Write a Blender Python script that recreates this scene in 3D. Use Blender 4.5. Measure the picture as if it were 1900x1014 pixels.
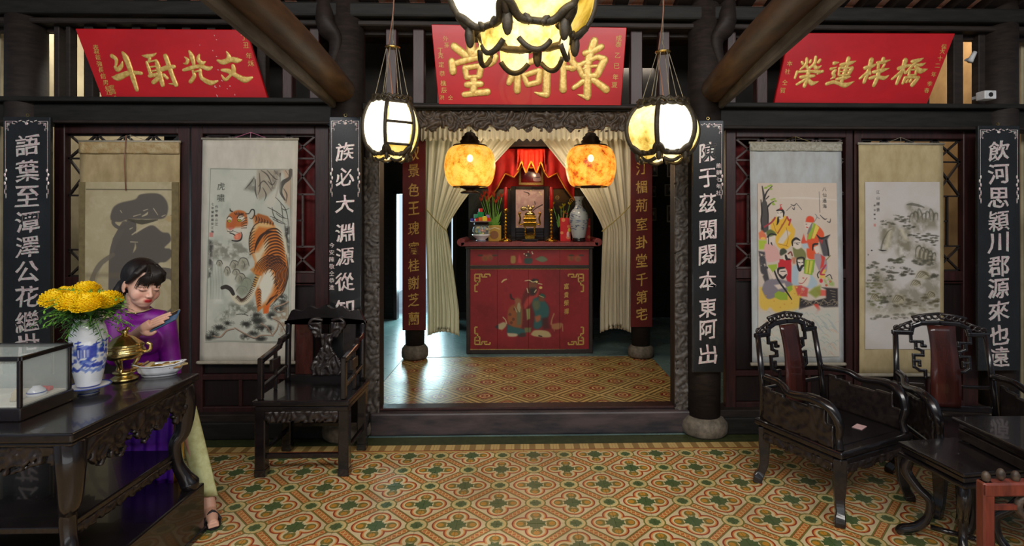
import bpy, bmesh, math, random
import numpy as np
from mathutils import Vector, Matrix, Euler, noise as mnoise

C = bpy.context.scene.collection
PI = math.pi
for _o in list(bpy.data.objects):
    bpy.data.objects.remove(_o)

# ------------------------------------------------------------------ camera
F, PX, PY, CAMZ, YAW = 1015.0, 998.0, 405.0, 1.54, math.radians(1.5)
cam = bpy.data.cameras.new('camera')
camo = bpy.data.objects.new('camera', cam); C.objects.link(camo)
camo.location = (0, 0, CAMZ)
camo.rotation_euler = (PI/2, 0, -YAW)
cam.sensor_width = 36; cam.lens = F/1900*36
cam.shift_x = (950-PX)/1900; cam.shift_y = -(507-PY)/1900
cam.clip_start = .05; cam.clip_end = 200
sc = bpy.context.scene
sc.camera = camo

# ------------------------------------------------------------------ world, daylight, exposure
sc.view_settings.view_transform = 'Standard'
sc.view_settings.look = 'None'
sc.view_settings.exposure = 0.15
sc.view_settings.gamma = 1.0
sc.view_settings.use_curve_mapping = False
w = bpy.data.worlds.new('sky'); sc.world = w; w.use_nodes = True
bg = w.node_tree.nodes['Background']
bg.inputs[0].default_value = (0.62, 0.80, 1.0, 1); bg.inputs[1].default_value = 1.0
try:
    sc.cycles.max_bounces = 8; sc.cycles.diffuse_bounces = 4; sc.cycles.glossy_bounces = 4
    sc.cycles.transmission_bounces = 6; sc.cycles.transparent_max_bounces = 8
    sc.cycles.sample_clamp_indirect = 4.0
    sc.cycles.use_denoising = True
except Exception: pass

def area(name, loc, target, sx, sy, power, col):
    l = bpy.data.lights.new(name, 'AREA'); l.shape = 'RECTANGLE'; l.size = sx; l.size_y = sy
    l.energy = power; l.color = col
    o = bpy.data.objects.new(name, l); C.objects.link(o); o.location = loc
    o.rotation_euler = (Vector(target)-Vector(loc)).to_track_quat('-Z', 'Y').to_euler()
    return o
# daylight entering through the upper front of the hall (behind the viewer)
area('daylight_front', (0.1, -1.0, 3.75), (0, 3.6, 1.0), 6.4, 1.1, 190, (1.0, .95, .88))
area('front_low_fill', (0.0, -1.1, .35), (0, 3.0, .45), 5.0, .5, 14, (.92, .96, 1.0))  # added low fill inside the front wall, brightens under the console table
# fill light added under the closed altar room ceiling, brightens curtains and altar
area('altar_room_fill', (.2, 4.75, 2.93), (.2, 6.3, 1.0), 1.8, .5, 22, (1.0, .90, .76))
# daylight entering by the courtyard doorway far left at the back of the altar room
area('daylight_back', (-1.75, 8.75, 1.15), (-.6, 4.6, 0.1), .85, 1.6, 62, (.62, .95, 1.0))

def point(name, loc, power, col, r=.04):
    l = bpy.data.lights.new(name, 'POINT'); l.energy = power; l.color = col; l.shadow_soft_size = r
    o = bpy.data.objects.new(name, l); C.objects.link(o); o.location = loc; return o

# ------------------------------------------------------------------ pixel -> world helpers
def ray(px, py):
    a = (px-PX)/F; b = (PY-py)/F
    return Vector((a*math.cos(YAW)+math.sin(YAW), -a*math.sin(YAW)+math.cos(YAW), b))
def at(px, py, Y):
    r = ray(px, py); t = Y/r.y
    return Vector((r.x*t, Y, CAMZ+r.z*t))
def atz(px, py, z=0.0):
    r = ray(px, py); t = (z-CAMZ)/r.z
    return Vector((r.x*t, r.y*t, z))
def pxm(Y): return Y/F          # metres per pixel at depth Y

# ------------------------------------------------------------------ object helpers
def put(o, parent=None):
    C.objects.link(o)
    if parent is not None: o.parent = parent
    return o
def tag(o, label=None, cat=None, group=None, kind=None):
    if label: o['label'] = label
    if cat: o['category'] = cat
    if group: o['group'] = group
    if kind: o['kind'] = kind
    return o
def thing(name, label, cat, loc=(0, 0, 0), rz=0.0, group=None, rot=None):
    o = bpy.data.objects.new(name, None); C.objects.link(o)
    o.location = loc; o.rotation_euler = rot if rot else (0, 0, rz); o.empty_display_size = .1
    return tag(o, label, cat, group)
_kids = {}
def dup(root, loc, rz=None, label=None, group=None, scale=None):
    kids = {}
    for o in bpy.data.objects:
        if o.parent: kids.setdefault(o.parent.name, []).append(o)
    def cp(o, par):
        c = o.copy(); C.objects.link(c); c.parent = par
        for ch in kids.get(o.name, []): cp(ch, c)
        return c
    r = cp(root, None); r.location = loc
    if rz is not None: r.rotation_euler = (0, 0, rz)
    if scale: r.scale = (scale,)*3
    if label: r['label'] = label
    if group: r['group'] = group
    return r

class MB:
    """collects geometry for one mesh"""
    def __init__(s): s.v = []; s.f = []
    def add(s, vs, fs, M=None):
        n = len(s.v)
        s.v += [tuple(M @ Vector(p)) for p in vs] if M is not None else [tuple(p) for p in vs]
        s.f += [tuple(i+n for i in f) for f in fs]; return s
    def box(s, c, d, rz=0, M=None, taper=1.0):
        x, y, z = d[0]/2, d[1]/2, d[2]/2
        vs = [(-x*taper, -y*taper, -z), (x*taper, -y*taper, -z), (x*taper, y*taper, -z), (-x*taper, y*taper, -z), (-x, -y, z), (x, -y, z), (x, y, z), (-x, y, z)]
        T = Matrix.Translation(c) @ Matrix.Rotation(rz, 4, 'Z')
        if M is not None: T = M @ T
        return s.add(vs, [(3, 2, 1, 0), (4, 5, 6, 7), (0, 1, 5, 4), (1, 2, 6, 5), (2, 3, 7, 6), (3, 0, 4, 7)], T)
    def bx(s, x0, x1, y0, y1, z0, z1, M=None):
        return s.box(((x0+x1)/2, (y0+y1)/2, (z0+z1)/2), (abs(x1-x0), abs(y1-y0), abs(z1-z0)), M=M)
    def bar(s, a, b, w, h=None, up=(0, 0, 1)):
        a, b = Vector(a), Vector(b); d = b-a; L = d.length
        if L < 1e-6: return s
        h = h or w; z = d/L; u = Vector(up)
        if abs(z.dot(u)) > .95: u = Vector((0, 1, 0))
        x = z.cross(u).normalized(); y = x.cross(z)
        vs = [p + x*(sx*w/2) + y*(sy*h/2) for p in (a, b) for sx, sy in ((-1, -1), (1, -1), (1, 1), (-1, 1))]
        return s.add(vs, [(0, 1, 2, 3), (7, 6, 5, 4), (4, 5, 1, 0), (5, 6, 2, 1), (6, 7, 3, 2), (7, 4, 0, 3)])
    def tube(s, pts, r, n=8, close=False, cap=True, flat=1.0):
        pts = [Vector(p) for p in pts]; m = len(pts)
        rs = r if hasattr(r, '__len__') else [r]*m
        base = len(s.v); pu = None
        for i, p in enumerate(pts):
            if close: t = pts[(i+1) % m]-pts[i-1]
            else: t = pts[min(i+1, m-1)]-pts[max(i-1, 0)]
            if t.length < 1e-9: t = Vector((0, 0, 1))
            t.normalize()
            if pu is None:
                pu = Vector((0, 0, 1)) if abs(t.z) < .9 else Vector((0, 1, 0))
            x = t.cross(pu)
            if x.length < 1e-6: x = t.cross(Vector((1, 0, 0)))
            x.normalize(); y = x.cross(t).normalized(); pu = y
            for k in range(n):
                a = 2*PI*k/n
                s.v.append(tuple(p + x*math.cos(a)*rs[i]*flat + y*math.sin(a)*rs[i]))
        mm = m if close else m-1
        for i in range(mm):
            for k in range(n):
                a = base+i*n+k; b = base+i*n+(k+1) % n
                c = base+((i+1) % m)*n+(k+1) % n; d = base+((i+1) % m)*n+k
                s.f.append((a, b, c, d))
        if cap and not close:
            s.f.append(tuple(base+k for k in range(n))[::-1]); s.f.append(tuple(base+(m-1)*n+k for k in range(n)))
        return s
    def lathe(s, prof, n=24, c=(0, 0, 0), sx=1, sy=1, M=None, fn=None):
        """prof: (r,z) from bottom to top"""
        vs = []; fs = []
        for r, z in prof:
            for k in range(n):
                a = 2*PI*k/n; rr = r*(fn(a, z) if fn else 1)
                vs.append((c[0]+rr*math.cos(a)*sx, c[1]+rr*math.sin(a)*sy, c[2]+z))
        for i in range(len(prof)-1):
            for k in range(n):
                fs.append((i*n+k, i*n+(k+1) % n, (i+1)*n+(k+1) % n, (i+1)*n+k))
        if prof[0][0] > 1e-5: fs.append(tuple(range(n))[::-1])
        if prof[-1][0] > 1e-5: fs.append(tuple((len(prof)-1)*n+k for k in range(n)))
        return s.add(vs, fs, M)
    def prism(s, poly, d, M=None):
        """poly in local XZ, thickness d along Y (centred)"""
        n = len(poly)
        ar = sum(poly[i][0]*poly[(i+1) % n][1]-poly[(i+1) % n][0]*poly[i][1] for i in range(n))
        if ar < 0: poly = poly[::-1]
        vs = [(x, -d/2, z) for x, z in poly]+[(x, d/2, z) for x, z in poly]
        fs = [tuple(range(n)), tuple(range(2*n-1, n-1, -1))]
        fs += [((i+1) % n, i, n+i, n+(i+1) % n) for i in range(n)]
        return s.add(vs, fs, M)
    def ell(s, c, r, n=16, m=10, M=None):
        prof = [(math.sin(PI*i/m), -math.cos(PI*i/m)) for i in range(m+1)]
        vs = []; fs = []
        for a, z in prof:
            for k in range(n):
                t = 2*PI*k/n; vs.append((c[0]+r[0]*a*math.cos(t), c[1]+r[1]*a*math.sin(t), c[2]+r[2]*z))
        for i in range(m):
            for k in range(n): fs.append((i*n+k, i*n+(k+1) % n, (i+1)*n+(k+1) % n, (i+1)*n+k))
        return s.add(vs, fs, M)
    def surf(s, fn, nu, nv, th=0.0):
        """fn(u,v)->point; optional thickness makes a closed sheet"""
        P = [[Vector(fn(i/nu, j/nv)) for i in range(nu+1)] for j in range(nv+1)]
        base = len(s.v)
        for row in P: s.v += [tuple(p) for p in row]
        W = nu+1
        for j in range(nv):
            for i in range(nu):
                a = base+j*W+i; s.f.append((a, a+1, a+1+W, a+W))
        return s
    def build(s, name, m, parent=None, smooth=False, bevel=0, seg=1, loc=None, dn=False, solid=0):
        me = bpy.data.meshes.new(name); me.from_pydata(s.v, [], s.f)
        if smooth:
            me.polygons.foreach_set('use_smooth', [True]*len(me.polygons))
        me.materials.append(m); me.update()
        o = bpy.data.objects.new(name, me)
        if loc: o.location = loc
        put(o, parent)
        if solid:
            md = o.modifiers.new('solid', 'SOLIDIFY'); md.thickness = solid
        if bevel:
            md = o.modifiers.new('bevel', 'BEVEL'); md.width = bevel; md.segments = seg; md.limit_method = 'ANGLE'; md.angle_limit = .6
        return o

def spline(pts, n=8):
    """Catmull-Rom through the points"""
    P = [Vector(p) if len(p) == 3 else Vector((p[0], p[1], 0)) for p in pts]; out = []
    for i in range(len(P)-1):
        p0, p1, p2, p3 = P[max(i-1, 0)], P[i], P[i+1], P[min(i+2, len(P)-1)]
        for k in range(n):
            t = k/n
            out.append(.5*((2*p1)+(p2-p0)*t+(2*p0-5*p1+4*p2-p3)*t*t+(3*p1-p0-3*p2+p3)*t**3))
    out.append(P[-1]); return out
def rads(rs, m):
    """resample radii list to m entries"""
    return [float(x) for x in np.interp(np.linspace(0, 1, m), np.linspace(0, 1, len(rs)), rs)]

# ------------------------------------------------------------------ node helpers and materials
class S:
    """a shader value with arithmetic"""
    def __init__(s, nt, so): s.nt = nt; s.so = so
    def _m(s, op, b=None, c=None):
        n = s.nt.nodes.new('ShaderNodeMath'); n.operation = op
        for i, x in enumerate((s, b, c)):
            if x is None: continue
            if isinstance(x, S): s.nt.links.new(x.so, n.inputs[i])
            else: n.inputs[i].default_value = x
        return S(s.nt, n.outputs[0])
    def __add__(s, b): return s._m('ADD', b)
    __radd__ = __add__
    def __sub__(s, b): return s._m('SUBTRACT', b)
    def __rsub__(s, b): return (s*-1.0)+b
    def __mul__(s, b): return s._m('MULTIPLY', b)
    __rmul__ = __mul__
    def __truediv__(s, b): return s._m('DIVIDE', b)
    def lt(s, b): return s._m('LESS_THAN', b)
    def gt(s, b): return s._m('GREATER_THAN', b)
    def mn(s, b): return s._m('MINIMUM', b)
    def mx(s, b): return s._m('MAXIMUM', b)
    def ab(s): return s._m('ABSOLUTE')
    def ping(s, b): return s._m('PINGPONG', b)
    def sqrt(s): return s._m('SQRT')
    def sin(s): return s._m('SINE')
def hyp(a, b): return (a*a+b*b).sqrt()
def srgb(c):
    c = [x/255 for x in c[:3]]
    return tuple(x/12.92 if x <= .04045 else ((x+.055)/1.055)**2.4 for x in c)+(1,)

def new_mat(name):
    m = bpy.data.materials.new(name); m.use_nodes = True
    nt = m.node_tree; b = nt.nodes['Principled BSDF']; return m, nt, b
def mixc(nt, fac, a, b):
    n = nt.nodes.new('ShaderNodeMix'); n.data_type = 'RGBA'
    for idx, x in ((0, fac), (6, a), (7, b)):
        if isinstance(x, S): nt.links.new(x.so, n.inputs[idx])
        elif hasattr(x, 'is_output'): nt.links.new(x, n.inputs[idx])
        else: n.inputs[idx].default_value = x
    return n.outputs[2]
def coords(nt, kind='Object', scale=(1, 1, 1)):
    t = nt.nodes.new('ShaderNodeTexCoord'); mp = nt.nodes.new('ShaderNodeMapping')
    nt.links.new(t.outputs[kind], mp.inputs[0]); mp.inputs['Scale'].default_value = scale
    return mp.outputs[0]
def noise_n(nt, vec, scale, detail=4, rough=.6):
    n = nt.nodes.new('ShaderNodeTexNoise'); nt.links.new(vec, n.inputs['Vector'])
    n.inputs['Scale'].default_value = scale; n.inputs['Detail'].default_value = detail; n.inputs['Roughness'].default_value = rough
    return S(nt, n.outputs['Fac'])
def ramp(nt, fac, stops):
    n = nt.nodes.new('ShaderNodeValToRGB'); nt.links.new(fac.so, n.inputs[0])
    e = n.color_ramp.elements
    while len(e) < len(stops): e.new(.5)
    for i, (p, c) in enumerate(stops): e[i].position = p; e[i].color = c
    return n.outputs[0]
def bump(nt, b, h, strength=.3, dist=.005):
    n = nt.nodes.new('ShaderNodeBump'); nt.links.new(h.so, n.inputs['Height'])
    n.inputs['Strength'].default_value = strength; n.inputs['Distance'].default_value = dist
    nt.links.new(n.outputs[0], b.inputs['Normal'])

def mat(name, c1, c2=None, rough=.5, metal=0.0, scale=(6, 6, 6), nscale=4, bmp=.0, bd=.004, coat=0.0, spec=.5, rvar=0.0, lo=.35, hi=.65):
    """two-tone noise material; colours are sRGB 0-255"""
    m, nt, b = new_mat(name)
    c1 = srgb(c1); c2 = srgb(c2) if c2 else tuple(x*.75 for x in c1[:3])+(1,)
    v = coords(nt, 'Object', scale); f = noise_n(nt, v, nscale)
    nt.links.new(ramp(nt, f, [(lo, c1), (hi, c2)]), b.inputs['Base Color'])
    b.inputs['Roughness'].default_value = rough; b.inputs['Metallic'].default_value = metal
    b.inputs['Coat Weight'].default_value = coat; b.inputs['Specular IOR Level'].default_value = spec
    if rvar:
        nt.links.new((f*rvar+(rough-rvar/2)).so, b.inputs['Roughness'])
    if bmp: bump(nt, b, noise_n(nt, v, nscale*3, 6), bmp, bd)
    return m

M = {}
M['lacquer'] = mat('black_lacquer', (20, 17, 19), (29, 24, 26), rough=.24, coat=.4, scale=(3, 3, 3), bmp=.05, spec=.5, rvar=.15)
M['carved'] = mat('carved_black_wood', (26, 21, 21), (44, 35, 33), rough=.33, scale=(8, 8, 8), bmp=.3, bd=.003, coat=.25)
M['darkwood'] = mat('dark_timber', (31, 26, 24), (46, 37, 33), rough=.6, spec=.3, scale=(2, 2, 9), nscale=5, bmp=.25)
M['darkbeam'] = mat('dark_beam', (24, 24, 22), (36, 34, 31), rough=.6, spec=.25, scale=(1.5, 6, 9), nscale=4, bmp=.25)
M['redwood'] = mat('reddish_brown_timber', (58, 30, 29), (40, 21, 21), rough=.42, scale=(9, 9, 1.2), nscale=4, bmp=.2)
M['panelwood'] = mat('dark_panel_wood', (34, 24, 24), (24, 18, 18), rough=.4, scale=(9, 9, 1.2), nscale=4, bmp=.2)
M['lattice'] = mat('lattice_wood', (88, 74, 72), (64, 52, 50), rough=.55, scale=(5, 5, 5), bmp=.2)
M['latticedark'] = mat('dark_lattice_wood', (38, 30, 26), (28, 22, 20), rough=.55, scale=(5, 5, 5), bmp=.2)
M['log'] = mat('brown_log', (92, 66, 44), (52, 38, 27), rough=.6, scale=(6, 1.0, 6), nscale=3, bmp=.4)
M['plank'] = mat('weathered_plank', (98, 90, 82), (62, 56, 50), rough=.7, scale=(6, 1.0, 6), nscale=3, bmp=.4)
M['splat'] = mat('red_brown_splat', (72, 32, 26), (48, 22, 19), rough=.25, scale=(5, 5, 1), coat=.4)
M['rosewood'] = mat('rosewood', (122, 56, 42), (84, 36, 28), rough=.35, scale=(5, 5, 1), nscale=6, bmp=.15)
M['stone'] = mat('stone', (122, 112, 98), (84, 78, 68), rough=.75, bmp=.3)
M['plasterblue'] = mat('blue_white_plaster', (150, 168, 190), (112, 130, 150), rough=.85, scale=(1, 1, 1), nscale=3, bmp=.2)
M['plastertan'] = mat('tan_plaster', (172, 160, 130), (138, 126, 100), rough=.85, scale=(1, 1, 1), nscale=3, bmp=.2)
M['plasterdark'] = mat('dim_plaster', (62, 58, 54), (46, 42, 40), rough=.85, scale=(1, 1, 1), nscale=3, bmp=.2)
M['terracotta'] = mat('terracotta', (250, 142, 92), (252, 216, 194), rough=.8, scale=(6, 3, 3), nscale=3, bmp=.3)
M['signred'] = mat('sign_red', (196, 18, 26), (176, 12, 22), rough=.32, scale=(.8, .8, 1.4), nscale=3, coat=.3)
M['gold'] = mat('gold_leaf', (240, 208, 128), (206, 162, 76), rough=.36, metal=.35, scale=(14, 14, 14), nscale=4, bmp=.35, bd=.004)
M['goldpaint'] = mat('gold_paint', (220, 184, 104), (188, 146, 70), rough=.45, metal=.1, scale=(14, 14, 14))
M['boardred'] = mat('couplet_red', (104, 26, 22), (84, 22, 20), rough=.45, scale=(2, 2, 1), coat=.2)
M['boardblack'] = mat('couplet_black', (34, 36, 38), (26, 27, 28), rough=.28, scale=(2, 2, 1), coat=.4, rvar=.1)
M['brass'] = mat('brass', (205, 160, 62), (166, 122, 40), rough=.16, metal=1.0, scale=(9, 9, 9), bmp=.1)
M['oldbrass'] = mat('aged_brass', (226, 204, 140), (190, 164, 100), rough=.24, metal=1.0, scale=(9, 9, 9), bmp=.2)
M['bronze'] = mat('bronze', (72, 52, 34), (44, 34, 26), rough=.45, metal=.6, bmp=.3)
M['lampframe'] = mat('lantern_frame', (76, 66, 48), (50, 44, 34), rough=.5, metal=.2, scale=(12, 12, 12), bmp=.4)
M['rope'] = mat('wire', (150, 142, 120), (110, 104, 90), rough=.6)
M['cord'] = mat('brown_cord', (150, 104, 82), rough=.6)
M['pinkcord'] = mat('pink_cord', (214, 120, 160), rough=.6)
M['silk'] = mat('scroll_silk', (210, 204, 190), (196, 190, 176), rough=.75, scale=(4, 4, 2), nscale=3)
M['silktan'] = mat('tan_scroll_silk', (184, 164, 124), (160, 140, 100), rough=.8, scale=(4, 4, 2), nscale=3)
M['silkblue'] = mat('pale_blue_silk', (184, 190, 192), (170, 170, 168), rough=.75, scale=(4, 4, 2), nscale=3)
M['silkcream'] = mat('cream_scroll_silk', (190, 174, 134), (172, 154, 114), rough=.75, scale=(4, 4, 2), nscale=3)
M['rod'] = mat('scroll_rod', (176, 168, 150), rough=.5)
M['dirtytape'] = mat('clear_tape', (186, 184, 170), (150, 146, 128), rough=.2, bmp=.6, bd=.01, scale=(15, 15, 15))
M['porcelain'] = mat('porcelain', (226, 230, 236), (214, 218, 226), rough=.12, coat=.5)
M['candle'] = mat('red_wax', (206, 24, 22), (180, 16, 18), rough=.4)
M['redcloth'] = mat('red_cloth', (206, 22, 16), (170, 12, 12), rough=.7, scale=(5, 5, 2))
M['redback'] = mat('deep_red_cloth', (110, 16, 18), (84, 12, 16), rough=.7, scale=(5, 5, 2))
M['goldtrim'] = mat('gold_trim', (226, 140, 40), (200, 112, 26), rough=.6)
M['purple'] = mat('purple_silk', (126, 14, 142), (110, 8, 126), rough=.5, scale=(8, 8, 8), bmp=.12, bd=.01)
M['cream_trousers'] = mat('pale_trousers', (216, 222, 170), (190, 190, 130), rough=.6)
M['goldlining'] = mat('golden_lining', (206, 160, 60), (190, 140, 44), rough=.6)
M['hair'] = mat('black_hair', (20, 15, 15), (32, 24, 22), rough=.38, scale=(40, 40, 5), bmp=.5, bd=.003)
M['sandal'] = mat('dark_sandal', (40, 34, 40), rough=.5)
M['cabframe'] = mat('cabinet_frame', (52, 40, 36), (38, 30, 27), rough=.45, bmp=.15)
M['cabtop'] = mat('cabinet_top', (134, 58, 58), (112, 46, 48), rough=.4)
M['leaf'] = mat('leaf_green', (120, 176, 62), (82, 140, 50), rough=.55, scale=(12, 12, 12))
M['leafdark'] = mat('dark_leaf', (44, 92, 34), (34, 70, 28), rough=.55, scale=(12, 12, 12))
M['marigold'] = mat('marigold_yellow', (255, 226, 10), (250, 206, 0), rough=.6, scale=(30, 30, 30))
M['orange'] = mat('orange_red_petal', (216, 70, 34), (190, 48, 30), rough=.6, scale=(30, 30, 30))
M['yellowpetal'] = mat('yellow_petal', (214, 204, 50), (190, 180, 40), rough=.6, scale=(30, 30, 30))
M['paper'] = mat('pink_paper', (222, 186, 186), rough=.7)
M['giftred'] = mat('gift_red', (206, 34, 44), (196, 24, 36), rough=.5)
M['white'] = mat('white_plastic', (214, 216, 218), rough=.45)
M['wax_dark'] = mat('dark_metal', (48, 44, 44), rough=.4, metal=.5)

def simple(name, c, rough=.5, metal=0, em=0, emc=None):
    m, nt, b = new_mat(name)
    v = coords(nt, 'Object', (9, 9, 9)); f = noise_n(nt, v, 5)
    c = srgb(c); nt.links.new(mixc(nt, f*.25, c, tuple(x*.6 for x in c[:3])+(1,)), b.inputs['Base Color'])
    b.inputs['Roughness'].default_value = rough; b.inputs['Metallic'].default_value = metal
    return m

# mother-of-pearl
m, nt, b = new_mat('mother_of_pearl'); M['pearl'] = m
v = coords(nt, 'Object', (30, 30, 30)); f = noise_n(nt, v, 2.2, 2)
nt.links.new(ramp(nt, f, [(.3, srgb((178, 220, 196))), (.42, srgb((246, 244, 234))), (.52, srgb((236, 190, 200))), (.62, srgb((244, 242, 228))), (.75, srgb((190, 214, 176)))]), b.inputs['Base Color'])
b.inputs['Roughness'].default_value = .22; b.inputs['Metallic'].default_value = .35; b.inputs['Coat Weight'].default_value = .6
bump(nt, b, noise_n(nt, v, 8, 3), .5, .003)

# vertex-coloured print (paintings, porcelain decoration)
def vmat(name, rough=.7, coat=0.0, metal=0.0):
    m, nt, b = new_mat(name)
    a = nt.nodes.new('ShaderNodeVertexColor'); a.layer_name = 'Col'
    v = coords(nt, 'Object', (20, 20, 20)); f = noise_n(nt, v, 6)
    nt.links.new(mixc(nt, f*.12, a.outputs[0], (.1, .09, .08, 1)), b.inputs['Base Color'])
    b.inputs['Roughness'].default_value = rough; b.inputs['Coat Weight'].default_value = coat; b.inputs['Metallic'].default_value = metal
    return m
M['print'] = vmat('painted_print'); M['glaze'] = vmat('painted_glaze', .12, .5); M['lacpaint'] = vmat('painted_lacquer', .55, .0)
M['skin'] = vmat('skin', .5)
M['skin'].node_tree.nodes['Principled BSDF'].inputs['Subsurface Weight'].default_value = .08
M['skin'].node_tree.nodes['Principled BSDF'].inputs['Subsurface Radius'].default_value = (.01, .004, .002)

# glass
m, nt, b = new_mat('clear_glass'); M['glass'] = m
b.inputs['Base Color'].default_value = (.85, .95, .92, 1); b.inputs['Roughness'].default_value = .05
b.inputs['Alpha'].default_value = .16; b.inputs['Specular IOR Level'].default_value = .8
# sheer curtain
m, nt, b = new_mat('curtain_cloth'); M['curtain'] = m
v = coords(nt, 'Object', (10, 10, 1)); f = noise_n(nt, v, 4)
cc = mixc(nt, f, srgb((240, 234, 212)), srgb((226, 218, 190)))
nt.links.new(cc, b.inputs['Base Color']); b.inputs['Roughness'].default_value = .8
tr = nt.nodes.new('ShaderNodeBsdfTranslucent'); nt.links.new(cc, tr.inputs[0])
mx = nt.nodes.new('ShaderNodeMixShader'); mx.inputs[0].default_value = .38
nt.links.new(b.outputs[0], mx.inputs[1]); nt.links.new(tr.outputs[0], mx.inputs[2])
nt.links.new(mx.outputs[0], nt.nodes['Material Output'].inputs[0])

# lit lantern panes: painted translucent shell, lamp inside
def pane_mat(name, stops, strength, nscale=5, vor=0, scale=(1, 1, 1)):
    m, nt, b = new_mat(name)
    v = coords(nt, 'Object', scale); f = noise_n(nt, v, nscale, 5, .65)
    if vor:
        vo = nt.nodes.new('ShaderNodeTexVoronoi'); nt.links.new(v, vo.inputs['Vector']); vo.inputs['Scale'].default_value = vor
        vo.feature = 'DISTANCE_TO_EDGE'
        f = f*1.0 + (S(nt, vo.outputs['Distance'])*3.0).mn(.12)
    col = ramp(nt, f, stops)
    nt.links.new(col, b.inputs['Base Color']); nt.links.new(col, b.inputs['Emission Color'])
    b.inputs['Emission Strength'].default_value = strength; b.inputs['Roughness'].default_value = .3
    return m
M['pane_white'] = pane_mat('lit_white_pane', [(.3, srgb((250, 214, 130))), (.45, srgb((255, 246, 214))), (.7, srgb((255, 250, 235)))], 2.6)
M['pane_cream'] = pane_mat('lit_cream_pane', [(.32, srgb((150, 118, 40))), (.4, srgb((214, 178, 84))), (.5, srgb((248, 222, 140))), (.68, srgb((255, 244, 196)))], 1.15, 5.5)
M['pane_yellow'] = pane_mat('lit_yellow_pane', [(.3, srgb((120, 100, 20))), (.38, srgb((190, 150, 44))), (.5, srgb((232, 194, 80))), (.7, srgb((250, 232, 150)))], .85, 6)
M['amber'] = pane_mat('lit_amber_mosaic', [(.42, srgb((64, 28, 14))), (.48, srgb((160, 88, 22))), (.52, srgb((240, 164, 40))), (.68, srgb((255, 210, 96)))], .78, 13, 80)
M['amber_red'] = pane_mat('lit_amber_red_mosaic', [(.42, srgb((90, 14, 12))), (.50, srgb((176, 40, 20))), (.56, srgb((240, 150, 40))), (.7, srgb((255, 200, 84)))], .8, 12, 80)

# encaustic tile patterns, laid out on the floor in metres
def tile_mat(name, kind):
    m, nt, b = new_mat(name)
    g = nt.nodes.new('ShaderNodeNewGeometry'); sp = nt.nodes.new('ShaderNodeSeparateXYZ'); nt.links.new(g.outputs['Position'], sp.inputs[0])
    X = S(nt, sp.outputs[0]); Y = S(nt, sp.outputs[1])
    u = ((X-TX0)/.2+40.0); v_ = ((Y-TY0[kind])/.2+40.0)
    a0 = u.ping(1.0); b0 = v_.ping(1.0)
    sw = (a0+b0).gt(1.0)
    a = a0+sw*(1.0-2.0*a0); bb = b0+sw*(1.0-2.0*b0)
    t = 1.0-(a+bb)
    dO = hyp(a-1.0, bb).mn(hyp(a, bb-1.0))
    r = hyp(a, bb)
    vv = nt.nodes.new('ShaderNodeCombineXYZ'); nt.links.new(X.so, vv.inputs[0]); nt.links.new(Y.so, vv.inputs[1])
    wear = noise_n(nt, vv.outputs[0], 2.2, 5, .6)
    if kind == 0:
        cream, red, green, gold, dk = srgb((232, 214, 168)), srgb((164, 62, 34)), srgb((78, 104, 62)), srgb((206, 148, 54)), srgb((128, 128, 60))
        col = cream
        # two stepped rings of the quatrefoil
        dq = hyp(a-.33, bb).mn(hyp(a, bb-.33)).mn(r+.02)
        ins = dq.lt(.29)
        col = mixc(nt, ins, col, red)
        col = mixc(nt, dq.lt(.247), col, srgb((232, 158, 84)))
        col = mixc(nt, dq.lt(.212), col, srgb((236, 218, 170)))
        leaf = hyp(a-.36, bb*1.0).mn(hyp(a*1.0, bb-.36))
        col = mixc(nt, leaf.lt(.145), col, srgb((132, 122, 56)))
        col = mixc(nt, hyp(a-.40, bb).mn(hyp(a, bb-.40)).lt(.080), col, gold)
        col = mixc(nt, r.lt(.262), col, srgb((236, 218, 170)))
        dg = (a-bb).ab()
        col = mixc(nt, (r+((dg*30.0).sin()*.035)).lt(.225), col, green)
                # band between cells
        band = t.lt(.14)
        zz = (((a-bb)*5.0).ping(.5)*.34+.0)
        inb = (t-zz*.75).ab().lt(.03)
        bandc = mixc(nt, inb, srgb((204, 116, 50)), srgb((230, 194, 128)))
        col = mixc(nt, band, col, bandc)
        col = mixc(nt, (t-.145).ab().lt(.026), col, dk)
        col = mixc(nt, (t-.108).ab().lt(.012), col, red)
        # medallion
        col = mixc(nt, dO.lt(.285), col, dk)
        col = mixc(nt, dO.lt(.245), col, srgb((232, 204, 140)))
        col = mixc(nt, dO.lt(.19), col, srgb((206, 200, 136)))
        ax = (a-1.0).ab().mn(a)  ; ay = bb.mn((bb-1.0).ab())
        star = (ax-ay).ab()*1.0
        col = mixc(nt, (dO + ((ax*38.0).sin()*(ay*38.0).sin())*.05).lt(.13), col, green)
    else:
        base, green, red, cream = srgb((156, 118, 66)), srgb((70, 66, 34)), srgb((140, 34, 26)), srgb((222, 194, 126))
        s_ = a+bb
        col = base
        col = mixc(nt, s_.lt(.84), col, green)
        col = mixc(nt, s_.lt(.77), col, srgb((206, 174, 106)))
        col = mixc(nt, s_.lt(.60), col, srgb((100, 92, 48)))
        col = mixc(nt, s_.lt(.53), col, srgb((182, 146, 86)))
        col = mixc(nt, (t-.0).ab().lt(.07), col, cream)
        col = mixc(nt, (r+((a-bb).ab()*18.0).sin()*.03).lt(.34), col, red)
        col = mixc(nt, (r-.20).ab().lt(.035), col, cream)
        col = mixc(nt, r.lt(.07), col, cream)
    col = mixc(nt, (wear*1.1-.33).mx(0.0), col, srgb((92, 74, 48)))
    nt.links.new(col, b.inputs['Base Color'])
    nt.links.new((wear*.3+.16).so, b.inputs['Roughness'])
    bump(nt, b, wear, .1, .003)
    return m
_t0 = atz(902, 900)
TX0 = atz(1062, 933).x            # a quatrefoil centre of the front hall
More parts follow.
